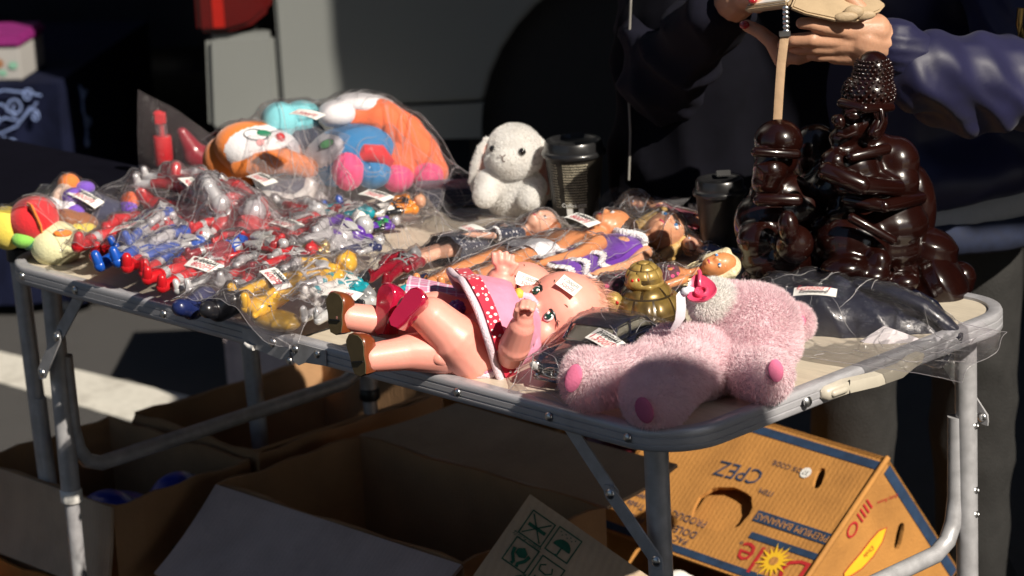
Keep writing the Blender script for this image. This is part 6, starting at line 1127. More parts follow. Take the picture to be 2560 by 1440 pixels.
B = MB(); B.tube([V((1.057,0.5047,0.9292)), V((1.064,0.509,0.9278)), V((1.0651,0.5102,0.916)), V((1.0634,0.5055,0.9064)), V((1.0608,0.5,0.9034))], .0032, 8); B.ell(V((1.0453,0.4809,0.9248)), (.010, .006, .006), RB); B.ell(V((1.0383,0.4649,0.9191)), (.007, .008, .009), RB); B.tube([V((1.0412,0.4738,0.9284)), V((1.0488,0.4788,0.9312)), V((1.0538,0.4869,0.9275))], .0026, 8); B.tube([V((1.0304,0.4683,0.9035)), V((1.0402,0.4742,0.9003)), V((1.0463,0.4848,0.9046))], .0028, 8); B.build('face_relief', m_lac, sg)
# studs of the headdress
B = MB(); bt = BVHTree.FromPolygons([v.co for v in sb_.data.vertices], [p.vertices for p in sb_.data.polygons]); R_ = random.Random(2)
for i in range(13):
    for j in range(12):
        y = 150 + 9.0 * i; c_ = V((1.0259,0.5358,0.9771)) + UP * (-(y - 150) / 2120 / .96); th = -1.9 + 3.6 * (j + .5 * (i % 2)) / 12; d = (CR * math.sin(th) - CF * math.cos(th)); h = bt.ray_cast(c_ + d * .12, -d)
        if h[0] is not None and (h[0] - c_).length < .05: B.ell(h[0], (.0024, .0024, .0024), n=8)
o_ = B.build('headdress_studs', m_lac, sg); o_['kind'] = 'stuff'
for k_, (c_, rx, rd, ry) in enumerate(BALE):
    B = MB(); n = 36; kk = 22; vs = []; ax = (CR * .35 - CF * .15 + UP * (.9 if k_ == 2 else .25)).normalized() if k_ else (CR * .3 + UP * .9).normalized(); m_ = fr(c_, ax, -CF); prof = []
    for i in range(kk + 1):
        t = -1 + 2 * i / kk; prof.append((max(.0005, rx * (1 - abs(t) ** 3.2) ** .5 * (1.03 if i % 5 in (2, 3) else 1)), ry * 1.02 * t))
    for r_, z in prof:
        for j in range(n): w = 1 + .022 * (j % 2); t = 2 * math.pi * j / n; vs.append((r_ * w * math.cos(t), z, r_ * w * math.sin(t)))
    B.add(vs, [(i * n + j, i * n + (j + 1) % n, (i + 1) * n + (j + 1) % n, (i + 1) * n + j) for i in range(kk) for j in range(n)]); B.build('rice_bale', m_lac, sg, mtx=m_)

# ------------------------------------------------------------------ soft toys for the big bag at the back, and the ones at the far left
def felt(n, c): return M(n, c, .85, 0, .05, 40, .25, 350, sheen=.25)
t_org = felt('orange plush cloth', (.78, .20, .02)); t_or2 = felt('coral plush cloth', (.78, .15, .05)); t_blu = felt('blue plush cloth', (.012, .19, .44)); t_cyan = felt('pale cyan plush cloth', (.19, .56, .62)); t_wht = felt('white plush cloth', (.76, .74, .76)); t_pnk = felt('hot pink plush cloth', (.80, .07, .22)); t_red = felt('red plush cloth', (.62, .012, .02)); t_nav = felt('navy plush cloth', (.012, .02, .06)); t_pyel = felt('yellow plush cloth', (.74, .58, .08)); t_cream = felt('cream plush cloth', (.72, .70, .42)); t_grn = felt('lime plush cloth', (.22, .56, .08)); t_brw = felt('brown plush cloth', (.26, .09, .03)); t_pur = felt('purple plush cloth', (.17, .07, .50)); t_peach = felt('peach plush cloth', (.66, .48, .38)); t_dgrn = felt('dark green plush cloth', (.02, .12, .07))
m_line_k = M('black stitched line', (.02, .02, .03), .7)
def ball(b, q, r, mi=0, rz=None): b.ell(V(q), (r, r, rz or r), RB, 18, mi)
PL = []
fx = thing('plush_animal', 'orange plush animal with white face and red nose in the big back bag', 'soft toy', V((0.0384,0.417,0.7368)))
hc = V((0.0576,0.408,0.7717)); B = MB(); B.ell(hc, (.062, .050, .039), RB @ rotm('Y', 14), 26)
def face(c): 
    d = c - np.array(hc); r = d @ np.array(CR); u = d @ np.array(UP); f = d @ np.array(CF); return ((((r - .008) / .050) ** 2 + ((u - .004 + .12 * r) / .034) ** 2 < 1) & (f < .012)).astype(int)
ho = blob('head', B, .003, t_org, fx, 3, fn=face, mats=[t_org, t_wht]); PL.append(ho)
def onto(o, q, out=.0008): return stick(o, V(q), -vw, out)
def decal(o, par, q, rx, ry, mat, name, ang=0, out=.001, th=.0012):
    h, n_ = onto(o, q, out); m = fr(h, UP - n_ * UP.dot(n_), n_) @ Matrix.Rotation(math.radians(ang), 4, 'Z'); B = MB(); B.ell((0, 0, 0), (rx, ry, th), n=18); return B.build(name, mat, par, mtx=m)
decal(ho, ho, (0.1024,0.3681,0.8087), .0175, .0105, m_line_k, 'eye_outline', -18, .0006); decal(ho, ho, (0.1016,0.3673,0.8087), .0155, .0085, t_wht, 'eye_white', -18, .0014); decal(ho, ho, (0.1096,0.3756,0.8103), .0105, .0070, M('green felt', (.01, .16, .08), .7), 'iris', -22, .0022)
decal(ho, ho, (0.1063,0.3722,0.7978), .0058, .0058, M('blush felt', (.8, .32, .32), .8), 'cheek'); B = MB(); h_, n_ = onto(ho, (0.1238,0.3904,0.8031), -.002); B.ell(h_, .0075); B.build('nose', v_red, ho); decal(ho, ho, (0.1302,0.3971,0.7887), .0028, .0010, m_line_k, 'mouth', -20)
B = MB(); chain(B, [V((0.0667,0.367,0.7563)), V((0.0937,0.3807,0.7639)), V((0.1165,0.4044,0.7654)), V((0.1309,0.4339,0.7513))], (.014, .017, .018, .015)); PL.append(B.build('arm', t_org, fx))
B = MB(); ball(B, (0.0125,0.39,0.7559), .036); ball(B, (0.0234,0.4013,0.7436), .030); PL.append(blob('body', B, .004, t_org, fx, 3))
#  limbs and second animal
B = MB(); ball(B, (0.065,0.4447,0.8073), .0270, 0, .0265); PL.append(B.build('paw', t_cyan, fx)); B = MB(); ball(B, (0.0738,0.4755,0.8138), .026, 0, .017); PL.append(B.build('paw', t_cyan, fx)); B = MB(); ball(B, (0.0798,0.4745,0.7944), .022); PL.append(B.build('paw', t_cyan, fx))
bf = thing('plush_animal', 'blue plush animal with green eye and red scarf in the big back bag', 'soft toy', V((0.126,0.5082,0.7185)))
hc2 = V((0.1436,0.4977,0.7582)); B = MB(); B.ell(hc2, (.066, .050, .042), RB @ rotm('Y', -12), 26)
def face2(c):
    d = c - np.array(hc2); r = d @ np.array(CR); u = d @ np.array(UP); f = d @ np.array(CF); return ((((r + .038) / .034) ** 2 + ((u - .012 - .35 * (r + .038)) / .019) ** 2 < 1) & (f < .02)).astype(int)
h2 = blob('head', B, .003, t_blu, bf, 3, fn=face2, mats=[t_blu, t_wht]); PL.append(h2)
decal(h2, h2, (0.1675,0.4359,0.7903), .0125, .0085, m_line_k, 'eye_outline', 28, .0006); decal(h2, h2, (0.1679,0.4363,0.7908), .0105, .0068, M('bright green felt', (.06, .45, .10), .7), 'iris', 28, .0014); decal(h2, h2, (0.1638,0.4321,0.7833), .010, .0009, m_line_k, 'eyelash', 20)
B = MB(); B.tube([V((0.1779,0.4829,0.7617)), V((0.1904,0.4886,0.7694)), V((0.1978,0.5036,0.7657)), V((0.1973,0.5175,0.7499)), V((0.198,0.511,0.7418))], [.008, .0125, .014, .0125, .006], 12); PL.append(B.build('scarf', t_red, bf))
B = MB(); ball(B, (0.176,0.4665,0.7462), .0225, 0, .027); PL.append(B.build('paw', t_pnk, bf)); B = MB(); ball(B, (0.188,0.5006,0.7386), .026, 0, .022); PL.append(B.build('foot', t_blu, bf)); B = MB(); ball(B, (0.0808,0.4756,0.7761), .030); ball(B, (0.089,0.4841,0.747), .03); PL.append(blob('body', B, .004, t_nav, bf, 3))
of = thing('plush_animal', 'coral plush animal with white hands and pink feet curled in the big back bag', 'soft toy', V((0.165,0.5777,0.7152)))
B = MB(); chain(B, [V((0.1263,0.523,0.8054)), V((0.1567,0.5474,0.8011)), V((0.1825,0.567,0.7795)), V((0.2059,0.577,0.7521)), V((0.2238,0.5812,0.7281))], (.024, .030, .030, .027, .021)); chain(B, [V((0.1559,0.5682,0.7731)), V((0.1921,0.5481,0.7476)), V((0.2007,0.5427,0.7329))], (.03, .024, .020)); PL.append(blob('body', B, .0035, t_or2, of, 4))
B = MB(); ball(B, (0.1235,0.4983,0.8143), .0275, 0, .019); PL.append(B.build('hand', t_wht, of)); B = MB(); B.ell(V((0.1368,0.5411,0.8225)), (.042, .03, .013), RB @ rotm('Y', 10)); PL.append(B.build('collar', t_wht, of))
for q_ in ((0.204,0.5317,0.7271), (0.2253,0.5683,0.7264)): B = MB(); ball(B, q_, .0225, 0, .0200); PL.append(B.build('foot', t_pnk, of))
PILE_BACK = PL
# red toy bottle and red cloth in the standing end of that bag
rt_ = thing('toy_bottle', 'bright red toy bottle standing in the tall bag corner at the back', 'toy', (-0.1819,0.4237,0.7)); c_ = V((-0.1806,0.4251,0.7165))
B = MB(); B.lathe([(0, 0), (.0125, 0), (.0135, .002), (.0135, .040), (.0125, .043), (.0075, .0435), (0, .0435)], c_, 22); B.build('bottle_body', v_red, rt_)
B = MB(); B.lathe([(.0085, .0435), (.0085, .061), (.0065, .061)], c_, 18); B.build('clear_neck', film('neck film', .15, .1), rt_)
B = MB(); B.cap(c_ + UP * .044, c_ + UP * .068, .0042, .0055); B.box(c_ + UP * .069, (.016, .013, .016), RB); B.ell(c_ + UP * .075 + CR * -.003, (.008, .007, .006), RB); blob('stopper', B, .0014, v_red, rt_, 2)
rc_ = thing('red_toy', 'dull red crumpled toy in the tall bag corner behind the red bottle', 'toy', V((-0.1775,0.5005,0.6909))); B = MB(); chain(B, [V((-0.1843,0.4645,0.757)), V((-0.1763,0.4801,0.7192)), V((-0.1453,0.5051,0.6973))], (.008, .02, .022)); chain(B, [V((-0.1603,0.5039,0.7135)), V((-0.1292,0.5219,0.696))], (.02, .016)); blob('toy_body', B, .003, v_dred, rc_, 3)
# white and navy slipper in a milky bag
sl_ = thing('slipper', 'white and navy child slipper in a milky bag behind the hero figures', 'shoe', (0.1246,0.4057,0.7))
B = MB(); B.ell(V((0.1246,0.3913,0.7143)), (.040, .030, .012), RB @ rotm('Y', 12)); B.ell(V((0.1306,0.4264,0.7078)), (.030, .03, .013), RB); o = blob('sole', B, .003, v_wht, sl_, 3); PILE.append(o)
B = MB(); B.ell(V((0.1087,0.4108,0.7249)), (.048, .032, .014), RB @ rotm('Y', -10)); o = blob('upper', B, .003, t_nav, sl_, 3); PILE.append(o); B = MB(); B.tube([V((0.1366,0.4038,0.7134)), V((0.1438,0.4185,0.7214)), V((0.1443,0.4262,0.7311)), V((0.1339,0.4298,0.7357))], [.010, .012, .011, .006], 10); PILE.append(B.build('heel_strap', v_wht, sl_))
# far left soft toys
f1 = thing('plush_toy', 'red and yellow plush figure lying at the far left end of the table', 'soft toy', V((0.007,0.053,0.715)))
B = MB(); B.ell(V((0.0391,0.0432,0.75)), (.034, .036, .030), RB @ rotm('Y', -15), 24); o = blob('body', B, .0025, t_red, f1, 2); PILE.append(o); B = MB(); B.tube([V((0.0228,0.0406,0.7696)), V((0.0673,0.0234,0.7732)), V((0.0722,0.0286,0.7516)), V((0.0616,0.0377,0.732))], [.006] * 4, 10, flat=.4, up=CF); B.build('belt', t_org, o)
B = MB(); ball(B, (0.0147,0.0177,0.7401), .026, 0, .029); ball(B, (0.0198,0.023,0.7515), .010); PILE.append(blob('head', B, .0025, t_pyel, f1, 3)); B = MB(); B.cap(V((0.0552,0.0426,0.7407)), V((0.0613,0.049,0.752)), .008, .011); PILE.append(B.build('arm', t_pyel, f1)); B = MB(); ball(B, (0.0456,0.0211,0.7295), .0165, 0, .0115); PILE.append(B.build('foot', t_grn, f1)); B = MB(); B.cap(V((0.0495,0.028,0.7259)), V((0.0503,0.0346,0.7235)), .013, .012); B.build('ankle_cuff', t_dgrn, f1)
f2 = thing('plush_toy', 'round cream plush chick with yellow wings at the far left table corner', 'soft toy', V((0.0567,0.0615,0.6991)))
B = MB(); B.ell(V((0.066,0.0568,0.7172)), (.035, .035, .0305), RB, 26); o = blob('body', B, .0025, t_cream, f2, 2); PILE.append(o); decal(o, o, (0.1398,0.0036,0.7565), .0125, .0055, t_org, 'beak', -8, .001, .003); decal(o, o, (0.1383,0.002,0.7598), .0055, .0028, v_gry, 'eye', -5, .003, .002)
B = MB(); ball(B, (0.0768,0.0824,0.7314), .0095); PILE.append(B.build('wing', t_pyel, f2)); B = MB(); ball(B, (0.0763,0.0993,0.7298), .012, 0, .008); PILE.append(B.build('wing', t_pyel, f2))
f3 = thing('plush_toy', 'brown plush toy squeezed between the red and the cream plush', 'soft toy', V((0.0388,0.1006,0.7147))); B = MB(); B.ell(V((0.0454,0.0858,0.7395)), (.024, .02, .016), RB); B.ell(V((0.0476,0.1025,0.7308)), (.030, .022, .018), RB); o = blob('body', B, .0025, t_brw, f3, 3); PILE.append(o)
f4 = thing('plush_toy', 'navy and purple plush toy with orange head in the far left bag', 'soft toy', V((0.01,0.1428,0.7286)))
B = MB(); ball(B, (0.003,0.1283,0.7734), .0155); PILE.append(B.build('head', t_org, f4)); B = MB(); B.cap(V((0.0147,0.1044,0.7637)), V((0.0074,0.1184,0.7662)), .012, .014); PILE.append(B.build('muzzle', t_peach, f4)); B = MB(); B.ell(V((0.0291,0.141,0.7438)), (.040, .03, .022), RB @ rotm('Y', 20)); B.ell(V((0.0377,0.1572,0.735)), (.030, .024, .018), RB); PILE.append(blob('body', B, .003, t_nav, f4, 3))
for q_, r_ in (((0.0316,0.1148,0.7644), .0145), ((0.0404,0.1095,0.7467), .0135), ((0.0215,0.1403,0.7691), .012), ((0.0585,0.1789,0.7388), .012)): B = MB(); B.ell(V(q_), (r_ * 1.15, r_, r_ * .8), RB); PILE.append(B.build('paw', t_pur, f4))
B = MB(); B.cap(V((0.0144,0.0896,0.7559)), V((0.0261,0.0945,0.7494)), .011, .014); B.cap(V((0.0261,0.0945,0.7494)), V((0.0381,0.1071,0.7555)), .013, .006); PILE.append(B.build('scarf', t_wht, f4)); B = MB(); ball(B, (0.0535,0.1881,0.7455), .013); PILE.append(B.build('foot', t_or2, f4))
# the dark quilted garment at the right end, and a flat dark one at the back
m_quilt = M('glossy navy quilt', (.003, .005, .018), .38, 0, .3, 22, .5, 60, coat=.25)
nb = thing('quilted_bag', 'shiny navy quilted shoulder bag folded flat in clear plastic', 'bag', (1.1057,0.3906,0.7))
B = MB(); chain(B, [V((1.0273,0.3523,0.7192)), V((1.068,0.3946,0.7113)), V((1.118,0.4323,0.6943)), V((1.1648,0.4666,0.6776))], (.028, .038, .037, .024)); B.ell(V((1.0552,0.4535,0.7092)), (.115, .075, .030), RB @ rotm('Y', 10)); chain(B, [V((1.011,0.393,0.7281)), V((1.0554,0.4249,0.728)), V((1.0963,0.453,0.7139)), V((1.1401,0.4697,0.6937))], (.016, .022, .021, .014)); o = blob('bag_body', B, .0042, m_quilt, nb, 5); folds(o, .0055, [((.35, .75, .3), 85, 0), ((.8, -.2, .2), 60, 1)]); PILE.append(o)
B = MB(); P_ = [V((1.0809,0.437,0.7421)), V((1.1279,0.4426,0.7382)), V((1.1651,0.4524,0.7257)), V((1.1851,0.4661,0.7058)), V((1.1943,0.4757,0.691)), V((1.1922,0.4807,0.68))]; B.tube(P_, [.008, .010, .011, .011, .010, .006], 14, flat=.7); PILE.append(B.build('strap', m_quilt, nb))
m_st = M('pale stitching', (.12, .12, .14), .8)
bt2 = BVHTree.FromPolygons([v.co for v in o.data.vertices], [p.vertices for p in o.data.polygons])
B = MB()
for k_ in range(9):
    for i in range(22):
        a = V((1.02 + .012 * k_ * 1.3, .30 + .028 * k_ * .55 + .006 * i, 1.0)); a = V((1.1057,0.3906,0.7)) + CR * (-.10 + .020 * k_ + .0035 * i) + CF * (-.03 + .0045 * i + .012 * math.sin(.12 * i)) + UP * .3; h = bt2.ray_cast(a, -UP)
        if h[0] is not None and i % 2 == 0: B.ell(h[0], (.0009, .0009, .0005), n=6)
s_ = B.build('stitching', m_st, nb); s_['kind'] = 'stuff'
B = MB(); pk = [(1.1339,0.3767,0.6991), (1.1463,0.404,0.7123), (1.1602,0.4041,0.7086), (1.1771,0.4217,0.698), (1.1894,0.4345,0.69), (1.1863,0.4095,0.6864), (1.1586,0.3808,0.6923)]; B.add([V(p) for p in pk], [(0, 1, 2, 6), (2, 3, 5, 6), (3, 4, 5)]); folds(B.build('tissue_paper', M('crumpled tissue', (.62, .58, .60), .6), nb, smooth=False), .004, [((1, 1, 0), 90, 0)])
dkb = thing('folded_cloth', 'dark striped folded cloth in a flat bag behind the orange figure', 'cloth', (0.2816,0.5509,0.7)); B = MB()
for i in range(5): B.box(V((0.2813,0.5505,0.7107)) + UP * (.005 * i - .008) + CR * .004 * (i % 2), (.085, .06, .0042), RB @ rotm('Z', 4 * (i % 2)))
B.build('cloth_fold', [t_nav], dkb, bevel=.0015)
PILE.extend([c for c in dkb.children])

# ------------------------------------------------------------------ clear bags draped over the toys, with handwritten price tags
def tree(objs):
    vs, fs = [], []
    for o in objs:
        k = len(vs); vs += [v.co.copy() for v in o.data.vertices]; fs += [[i + k for i in p.vertices] for p in o.data.polygons]
    return BVHTree.FromPolygons(vs, fs)
PT = tree(PILE + PILE_BACK)
def bag(label, quad, mat, zmax=.12, res=.0034, cr=.0032, seed=1, slope=.75, group='clear plastic bags', base=.0, name='plastic_bag', puff=.0, tags=(), grow=1, creases=26):
    R = np.random.default_rng(seed); A, B_, C_, D_ = [np.array(q[:2]) for q in quad]; nu = max(14, int(max(np.linalg.norm(B_ - A), np.linalg.norm(C_ - D_)) / res)); nv = max(14, int(max(np.linalg.norm(D_ - A), np.linalg.norm(C_ - B_)) / res))
    u, v = np.meshgrid(np.linspace(0, 1, nu), np.linspace(0, 1, nv), indexing='ij'); X = ((1 - u) * (1 - v))[..., None] * A + (u * (1 - v))[..., None] * B_ + (u * v)[..., None] * C_ + ((1 - u) * v)[..., None] * D_
    wob = .006; X = X + np.stack([wob * np.sin(v * 9 + R.random() * 6) * (2 * u - 1), wob * np.sin(u * 8 + R.random() * 6) * (2 * v - 1)], -1)
    ob = np.full((nu, nv), TZ + base)
    for i in range(nu):
        for j in range(nv):
            x, y = X[i, j]; z0 = TZ + base + .0015
            if y < -.002: z0 = TZ - .9 * (-y - .002)
            h = PT.ray_cast(V((x, y, TZ + zmax)), V((0, 0, -1))); ob[i, j] = max(z0, h[0].z + .0022) if h[0] is not None and h[0].z > z0 else z0
    for _ in range(grow):
        p = np.pad(ob, 1, mode='edge'); ob = np.maximum.reduce([p[1:-1, 1:-1], p[:-2, 1:-1], p[2:, 1:-1], p[1:-1, :-2], p[1:-1, 2:]])
    h = ob.copy(); d = res * slope
    for _ in range(34):
        n_ = h.copy(); n_[1:] = np.maximum(n_[1:], h[:-1] - d); n_[:-1] = np.maximum(n_[:-1], h[1:] - d); n_[:, 1:] = np.maximum(n_[:, 1:], h[:, :-1] - d); n_[:, :-1] = np.maximum(n_[:, :-1], h[:, 1:] - d); h = n_
    for _ in range(8):
        p = np.pad(h, 1, mode='edge'); h = np.maximum(ob, (p[:-2, 1:-1] + p[2:, 1:-1] + p[1:-1, :-2] + p[1:-1, 2:]) / 4)
    if puff: h += puff * (np.sin(np.pi * u) * np.sin(np.pi * v)) ** .6
    c = np.zeros((nu, nv)); sx, sy = X[..., 0], X[..., 1]
    for k in range(7):
        a = R.uniform(0, 3.1416); w = R.uniform(70, 360) ; ph = R.uniform(0, 6.28); q = (sx * math.cos(a) + sy * math.sin(a)) * w + ph + 1.8 * np.sin(sx * R.uniform(20, 60) + R.uniform(0, 6)) + 1.8 * np.sin(sy * R.uniform(20, 60) + R.uniform(0, 6))
        msk = np.clip(.5 + .9 * np.sin(sx * R.uniform(15, 45) + R.uniform(0, 6)) * np.sin(sy * R.uniform(15, 45) + R.uniform(0, 6)), 0, 1); c += msk * ((1 - np.abs(np.sin(q))) ** 2.2 - .25) * (90 / w) ** .5
    rim = np.minimum(np.minimum(u, 1 - u) * nu, np.minimum(v, 1 - v) * nv) * res; slack = np.clip((h - ob) / .006, .25, 1.4); h = np.maximum(ob - .0008, h + cr * c * slack * np.clip(rim / .006 + .35, 0, 1))
    B = MB(); B.add([(X[i, j, 0], X[i, j, 1], h[i, j]) for i in range(nu) for j in range(nv)], [(i * nv + j, (i + 1) * nv + j, (i + 1) * nv + j + 1, i * nv + j + 1) for i in range(nu - 1) for j in range(nv - 1)])
    ce = X.reshape(-1, 2).mean(0); o = thing(name, label, 'bag', (ce[0], ce[1], TZ), group); s = B.build('film_sheet', mat, o)
    rimv = [(i, 0) for i in range(nu)] + [(nu - 1, j) for j in range(nv)] + [(i, nv - 1) for i in range(nu - 1, -1, -1)] + [(0, j) for j in range(nv - 1, -1, -1)]
    E = MB(); E.tube([(X[i, j, 0], X[i, j, 1], h[i, j]) for i, j in rimv[::2]], .00045, 4, cap=False); E.build('seam', f_seam, o)
    Cz = MB()
    for _ in range(int(creases * nu * nv / 1500)):
        i, j = R.integers(2, nu - 2), R.integers(2, nv - 2); a = R.uniform(0, 6.283); fi, fj = float(i), float(j); P = []
        for q in range(int(R.integers(5, 20))):
            a += R.normal() * .16; fi += math.cos(a) * 1.2; fj += math.sin(a) * 1.2
            if not (1 < fi < nu - 2 and 1 < fj < nv - 2): break
            i0, j0 = int(fi), int(fj); ti, tj = fi - i0, fj - j0; bl = lambda G: (G[i0, j0] * (1 - ti) + G[i0 + 1, j0] * ti) * (1 - tj) + (G[i0, j0 + 1] * (1 - ti) + G[i0 + 1, j0 + 1] * ti) * tj
            P.append((bl(sx), bl(sy), bl(h) + .0005))
        if len(P) > 3: n_ = len(P); r0 = R.uniform(.00025, .0007); Cz.tube(P, [r0 * (.3 + .7 * math.sin(math.pi * (q + .5) / n_)) for q in range(n_)], 5, cap=False)
    if Cz.v: cz = Cz.build('creases', f_crease, o); cz['kind'] = 'stuff'
    bt = BVHTree.FromPolygons([v_.co for v_ in s.data.vertices], [p.vertices for p in s.data.polygons])
    for t in tags: tag_on(o, bt, *t)
    return o
f_seam = film('seam film', .35, .15); f_crease = film('glint crease film', .30, .22, refl=1.6, hz=(.95, .92, .95))  # crease ridges whitened to read as sun glints
def tag_on(o, bt, at, ang, l1, l2, w=.046, hgt=.021, name='price_tag'):
    x, y = at[:2]; h = bt.ray_cast(V((x, y, TZ + .3)), V((0, 0, -1))); p = h[0] if h[0] is not None else V(at); n = h[1] if h[0] is not None else V((0, 0, 1))
    if n.z < 0: n = -n
    n = (n + UP * 1.2 + vw * .35).normalized(); d = Matrix.Rotation(math.radians(ang), 3, 'Z') @ V((1, 0, 0)); m = fr(p + n * .0016, n.cross(d), n); m = frame(p + n * .0018, d - n * d.dot(n), n.cross(d))
    B = MB(); K = 6; vs = []
    for i in range(K + 1):
        for j in range(3): a = -1 + 2 * i / K; vs.append((a * w / 2, (-1 + j) * hgt / 2, -.0022 * a * a))
    k = len(vs); B.add(vs + [(a, b, c - .0004) for a, b, c in vs], [(i * 3 + j, (i + 1) * 3 + j, (i + 1) * 3 + j + 1, i * 3 + j + 1) for i in range(K) for j in range(2)] + [tuple(x + k for x in (i * 3 + j, i * 3 + j + 1, (i + 1) * 3 + j + 1, (i + 1) * 3 + j)) for i in range(K) for j in range(2)])
    t = B.build(name, m_paper, o, mtx=m)
    if l1: text('price', l1, m @ Matrix.Translation(V((0, hgt * .20, .0009))), hgt * .50, m_ink, t, shear=.25)
    if l2: text('price', l2, m @ Matrix.Translation(V((0, -hgt * .24, .0009))), hgt * .56, m_red_ink, t, shear=.2)
    if l1 and l2: 
        B = MB(); B.box((0, hgt * .20, .0010), (w * .62, .0008, .0003)); B.build('strike_line', m_ink, t, mtx=m)
Y = '\u5186'
bag('bag of colourful plush toys at the far left end of the table', [(-0.0319,-0.0038,0.7), (0.1493,0.0464,0.7), (-0.087,0.304,0.7), (-0.2919,0.2875,0.7)], f_clear, .11, seed=1, tags=[((0.0535,0.1173,0.775), 15, '500' + Y, '300' + Y)])
bag('bag of blue and red hero figures with a price tag at left', [(0.1541,0.0085,0.7), (0.3234,0.0425,0.7), (0.1512,0.2818,0.7), (-0.0943,0.2991,0.7)], f_soft, .12, seed=2, cr=.0038, tags=[((0.2034,0.0707,0.755), 28, '1,000' + Y, '800' + Y)])
bag('bag of red hero figures with a tag in the middle of the heap', [(0.2889,0.1528,0.7), (0.4338,0.1816,0.7), (0.3389,0.4097,0.7), (0.1006,0.4297,0.7)], f_soft, .12, seed=3, cr=.0038, tags=[((0.3337,0.2231,0.75), 2, '1,200' + Y, '600' + Y)])
bag('bag of red and silver figures lying along the front edge', [(0.2533,0.0063,0.7), (0.4192,0.01,0.7), (0.3178,0.2146,0.7), (0.1542,0.2216,0.7)], f_soft, .12, seed=4, tags=[((0.3808,0.0512,0.755), 12, '1,000' + Y, '800' + Y)])
bag('bag holding the large yellow hero with a 600 yen tag', [(0.4293,-0.0345,0.7), (0.5712,-0.0168,0.7), (0.4357,0.2732,0.7), (0.2601,0.2699,0.7)], f_clear, .12, seed=5, tags=[((0.5297,0.0408,0.76), -14, '1,200' + Y, '600' + Y)])
bag('small bag of yellow creature and black boots at the table edge', [(0.4475,-0.0458,0.7), (0.6389,-0.0259,0.7), (0.5962,0.0847,0.7), (0.4084,0.0872,0.7)], f_soft, .08, seed=6, cr=.0038)
bag('bag of teal and grey figures beside the brown doll shoe', [(0.5485,0.0204,0.7), (0.6408,0.0178,0.7), (0.5116,0.2583,0.7), (0.3942,0.256,0.7)], f_soft, .09, seed=7, cr=.0038, tags=[((0.632,0.0541,0.745), 20, None, '500' + Y)])
bag('bag of the orange jacket figure near the rabbit', [(0.2377,0.3583,0.7), (0.3718,0.3902,0.7), (0.2757,0.5602,0.7), (0.103,0.5269,0.7)], f_clear, .10, seed=8, tags=[((0.3542,0.3586,0.76), 4, '1,500' + Y, '750' + Y)])
bag('topmost figure bag with silver boots across the heap', [(-0.0983,0.2422,0.72), (0.3086,0.1779,0.72), (0.2059,0.3279,0.72), (-0.1827,0.3686,0.72)], f_soft, .16, base=.02, seed=9, cr=.0036, tags=[((0.1756,0.2016,0.8), -6, '1,800' + Y, '900' + Y)])
bag('bag of the redhead doll in the dotted dress', [(0.455,0.2593,0.7), (0.6024,0.2241,0.7), (0.5093,0.5629,0.7), (0.2876,0.5154,0.7)], f_clear, .09, seed=10, tags=[((0.5293,0.3654,0.75), -12, None, '1,000' + Y)])
bag('bag of the tanned male doll', [(0.5891,0.1871,0.7), (0.721,0.1738,0.7), (0.6267,0.5936,0.7), (0.4656,0.5964,0.7)], f_clear, .11, seed=11, tags=[((0.6804,0.4055,0.765), -6, '1,000' + Y, '800' + Y)])
bag('bag of the blonde doll in purple', [(0.6995,0.1685,0.7), (0.8245,0.1693,0.7), (0.6956,0.6166,0.7), (0.5413,0.6475,0.7)], f_clear, .10, seed=12)
bag('bag of the platinum blonde doll with a folded corner', [(0.8396,0.1995,0.7), (0.921,0.2197,0.7), (0.9102,0.5153,0.7), (0.6961,0.593,0.7)], f_clear, .10, seed=13)
bag('flat bag of dark cloth behind the orange figure', [(0.2692,0.5029,0.7), (0.373,0.5084,0.7), (0.3175,0.5882,0.7), (0.2223,0.5841,0.7)], f_clear, .08, seed=14)
bag('milky bag of the slipper', [(0.1117,0.3315,0.7), (0.2445,0.3453,0.7), (0.1693,0.4756,0.7), (-0.0125,0.4924,0.7)], f_milk, .10, seed=15, cr=.004, tags=[((0.1878,0.3064,0.77), -8, '800' + Y, '300' + Y)])
bag('big bag of orange and blue plush animals at the back', [(-0.03,0.383,0.7), (0.3457,0.4393,0.7), (0.2588,0.6029,0.7), (-0.1454,0.5659,0.7)], f_thin, .20, seed=16, slope=1.6, res=.0042, creases=16, grow=3, tags=[((0.2189,0.3658,0.85), 10, None, '1,500' + Y)])
bag('bag of the black model car', [(0.9458,0.0113,0.7), (1.0629,0.0135,0.7), (0.9725,0.2568,0.7), (0.84,0.2788,0.7)], f_thin, .10, seed=17, creases=10, tags=[((0.9966,0.1123,0.76), -10, '2,000' + Y, '1,500' + Y)])
bag('large bag of the navy quilted bag at the right end', [(1.0091,0.2831,0.7), (1.3179,0.3105,0.7), (1.2575,0.4902,0.7), (0.9196,0.5005,0.7)], f_clear, .12, seed=18, cr=.0060, slope=.9, res=.004, creases=12, tags=[((1.1619,0.2676,0.785), 215, '2000' + Y, '1,000' + Y)])
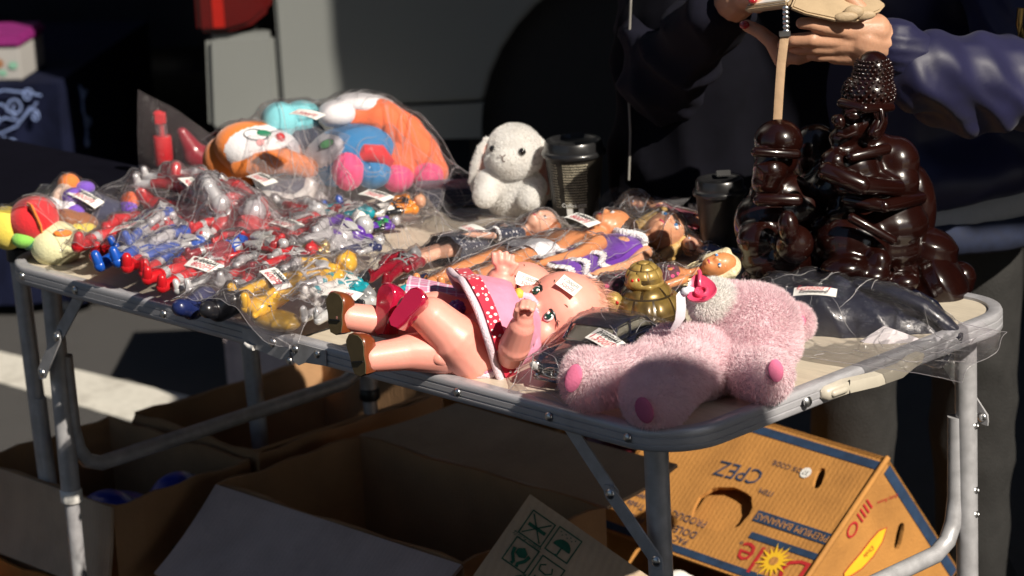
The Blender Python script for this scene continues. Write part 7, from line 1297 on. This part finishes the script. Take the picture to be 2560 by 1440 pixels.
# stiff bag ends that stand up
def fin(label_parent, pts, mat, name, seed=0, bulge=.006, par=None):
    """crinkled free end of a bag: fan of strips between an upper and a lower line"""
    up_, lo = [V(p) for p in pts[0]], [V(p) for p in pts[1]]; B = MB(); K, J = 26, 14; R = np.random.default_rng(seed); vs = []
    def at(L, t): s = t * (len(L) - 1); i = min(int(s), len(L) - 2); return L[i].lerp(L[i + 1], s - i)
    ph = R.random(6) * 6
    for i in range(K + 1):
        for j in range(J + 1):
            t, s = i / K, j / J; p = at(up_, t).lerp(at(lo, t), s); a = (1 - abs(math.sin(9 * t + 4 * s + ph[0]))) + .7 * (1 - abs(math.sin(5 * s - 11 * t + ph[1]))) + .5 * (1 - abs(math.sin(21 * t + 13 * s + ph[2]))); vs.append(p + CF * (-bulge * math.sin(math.pi * s) + .003 * (a - .9)) + UP * .001 * math.sin(17 * t + ph[3]))
    B.add(vs, [(i * (J + 1) + j, (i + 1) * (J + 1) + j, (i + 1) * (J + 1) + j + 1, i * (J + 1) + j + 1) for i in range(K) for j in range(J)]); return B.build(name, mat, par)
bags = {o['label']: o for o in bpy.data.objects if o.get('category') == 'bag'}
fin(None, [[(-0.1926,0.399,0.8318), (-0.1606,0.4323,0.8025), (-0.1096,0.471,0.7561), (-0.0661,0.5018,0.7173), (-0.0358,0.5334,0.6884)], [(-0.1989,0.3924,0.713), (-0.1663,0.4191,0.703), (-0.1189,0.4541,0.6964), (-0.0677,0.4858,0.6921), (-0.0362,0.5185,0.6855)]], f_soft, 'bag_corner', 3, .014, bags['big bag of orange and blue plush animals at the back'])
fin(None, [[(0.8599,0.5467,0.7612), (0.875,0.548,0.7512), (0.8861,0.5596,0.7372)], [(0.8526,0.5392,0.7155), (0.8658,0.5385,0.7102), (0.8725,0.5454,0.7046)]], f_soft, 'bag_corner', 5, .004, bags['bag of the platinum blonde doll with a folded corner'])
fin(None, [[(0.6104,0.5836,0.7476), (0.6385,0.5984,0.7463), (0.6641,0.6251,0.7454)], [(0.6094,0.5682,0.7242), (0.6304,0.5755,0.7194), (0.6428,0.5885,0.7205)]], f_milk, 'bag_corner', 6, .004, bags['bag of the blonde doll in purple'])
fin(None, [[(0.6529,0.6279,0.7363), (0.6706,0.6463,0.7323)], [(0.6522,0.6271,0.7071), (0.6683,0.6439,0.7085)]], f_soft, 'bag_corner', 7, .004, bags['bag of the blonde doll in purple'])
fin(None, [[(0.5328,0.5819,0.7317), (0.5583,0.5941,0.752), (0.5797,0.6164,0.7429), (0.5829,0.6196,0.7254)], [(0.5425,0.5631,0.7129), (0.5675,0.5747,0.7167), (0.5889,0.5971,0.7124), (0.5969,0.6054,0.7144)]], f_clear, 'bag_corner', 8, .012, bags['bag of the tanned male doll'])
fin(None, [[(1.2314,0.4265,0.7226), (1.2452,0.448,0.7243), (1.2574,0.468,0.7068)], [(1.2327,0.4278,0.6787), (1.248,0.4365,0.6779), (1.2566,0.4527,0.693)]], f_soft, 'bag_corner', 9, .012, bags['large bag of the navy quilted bag at the right end'])
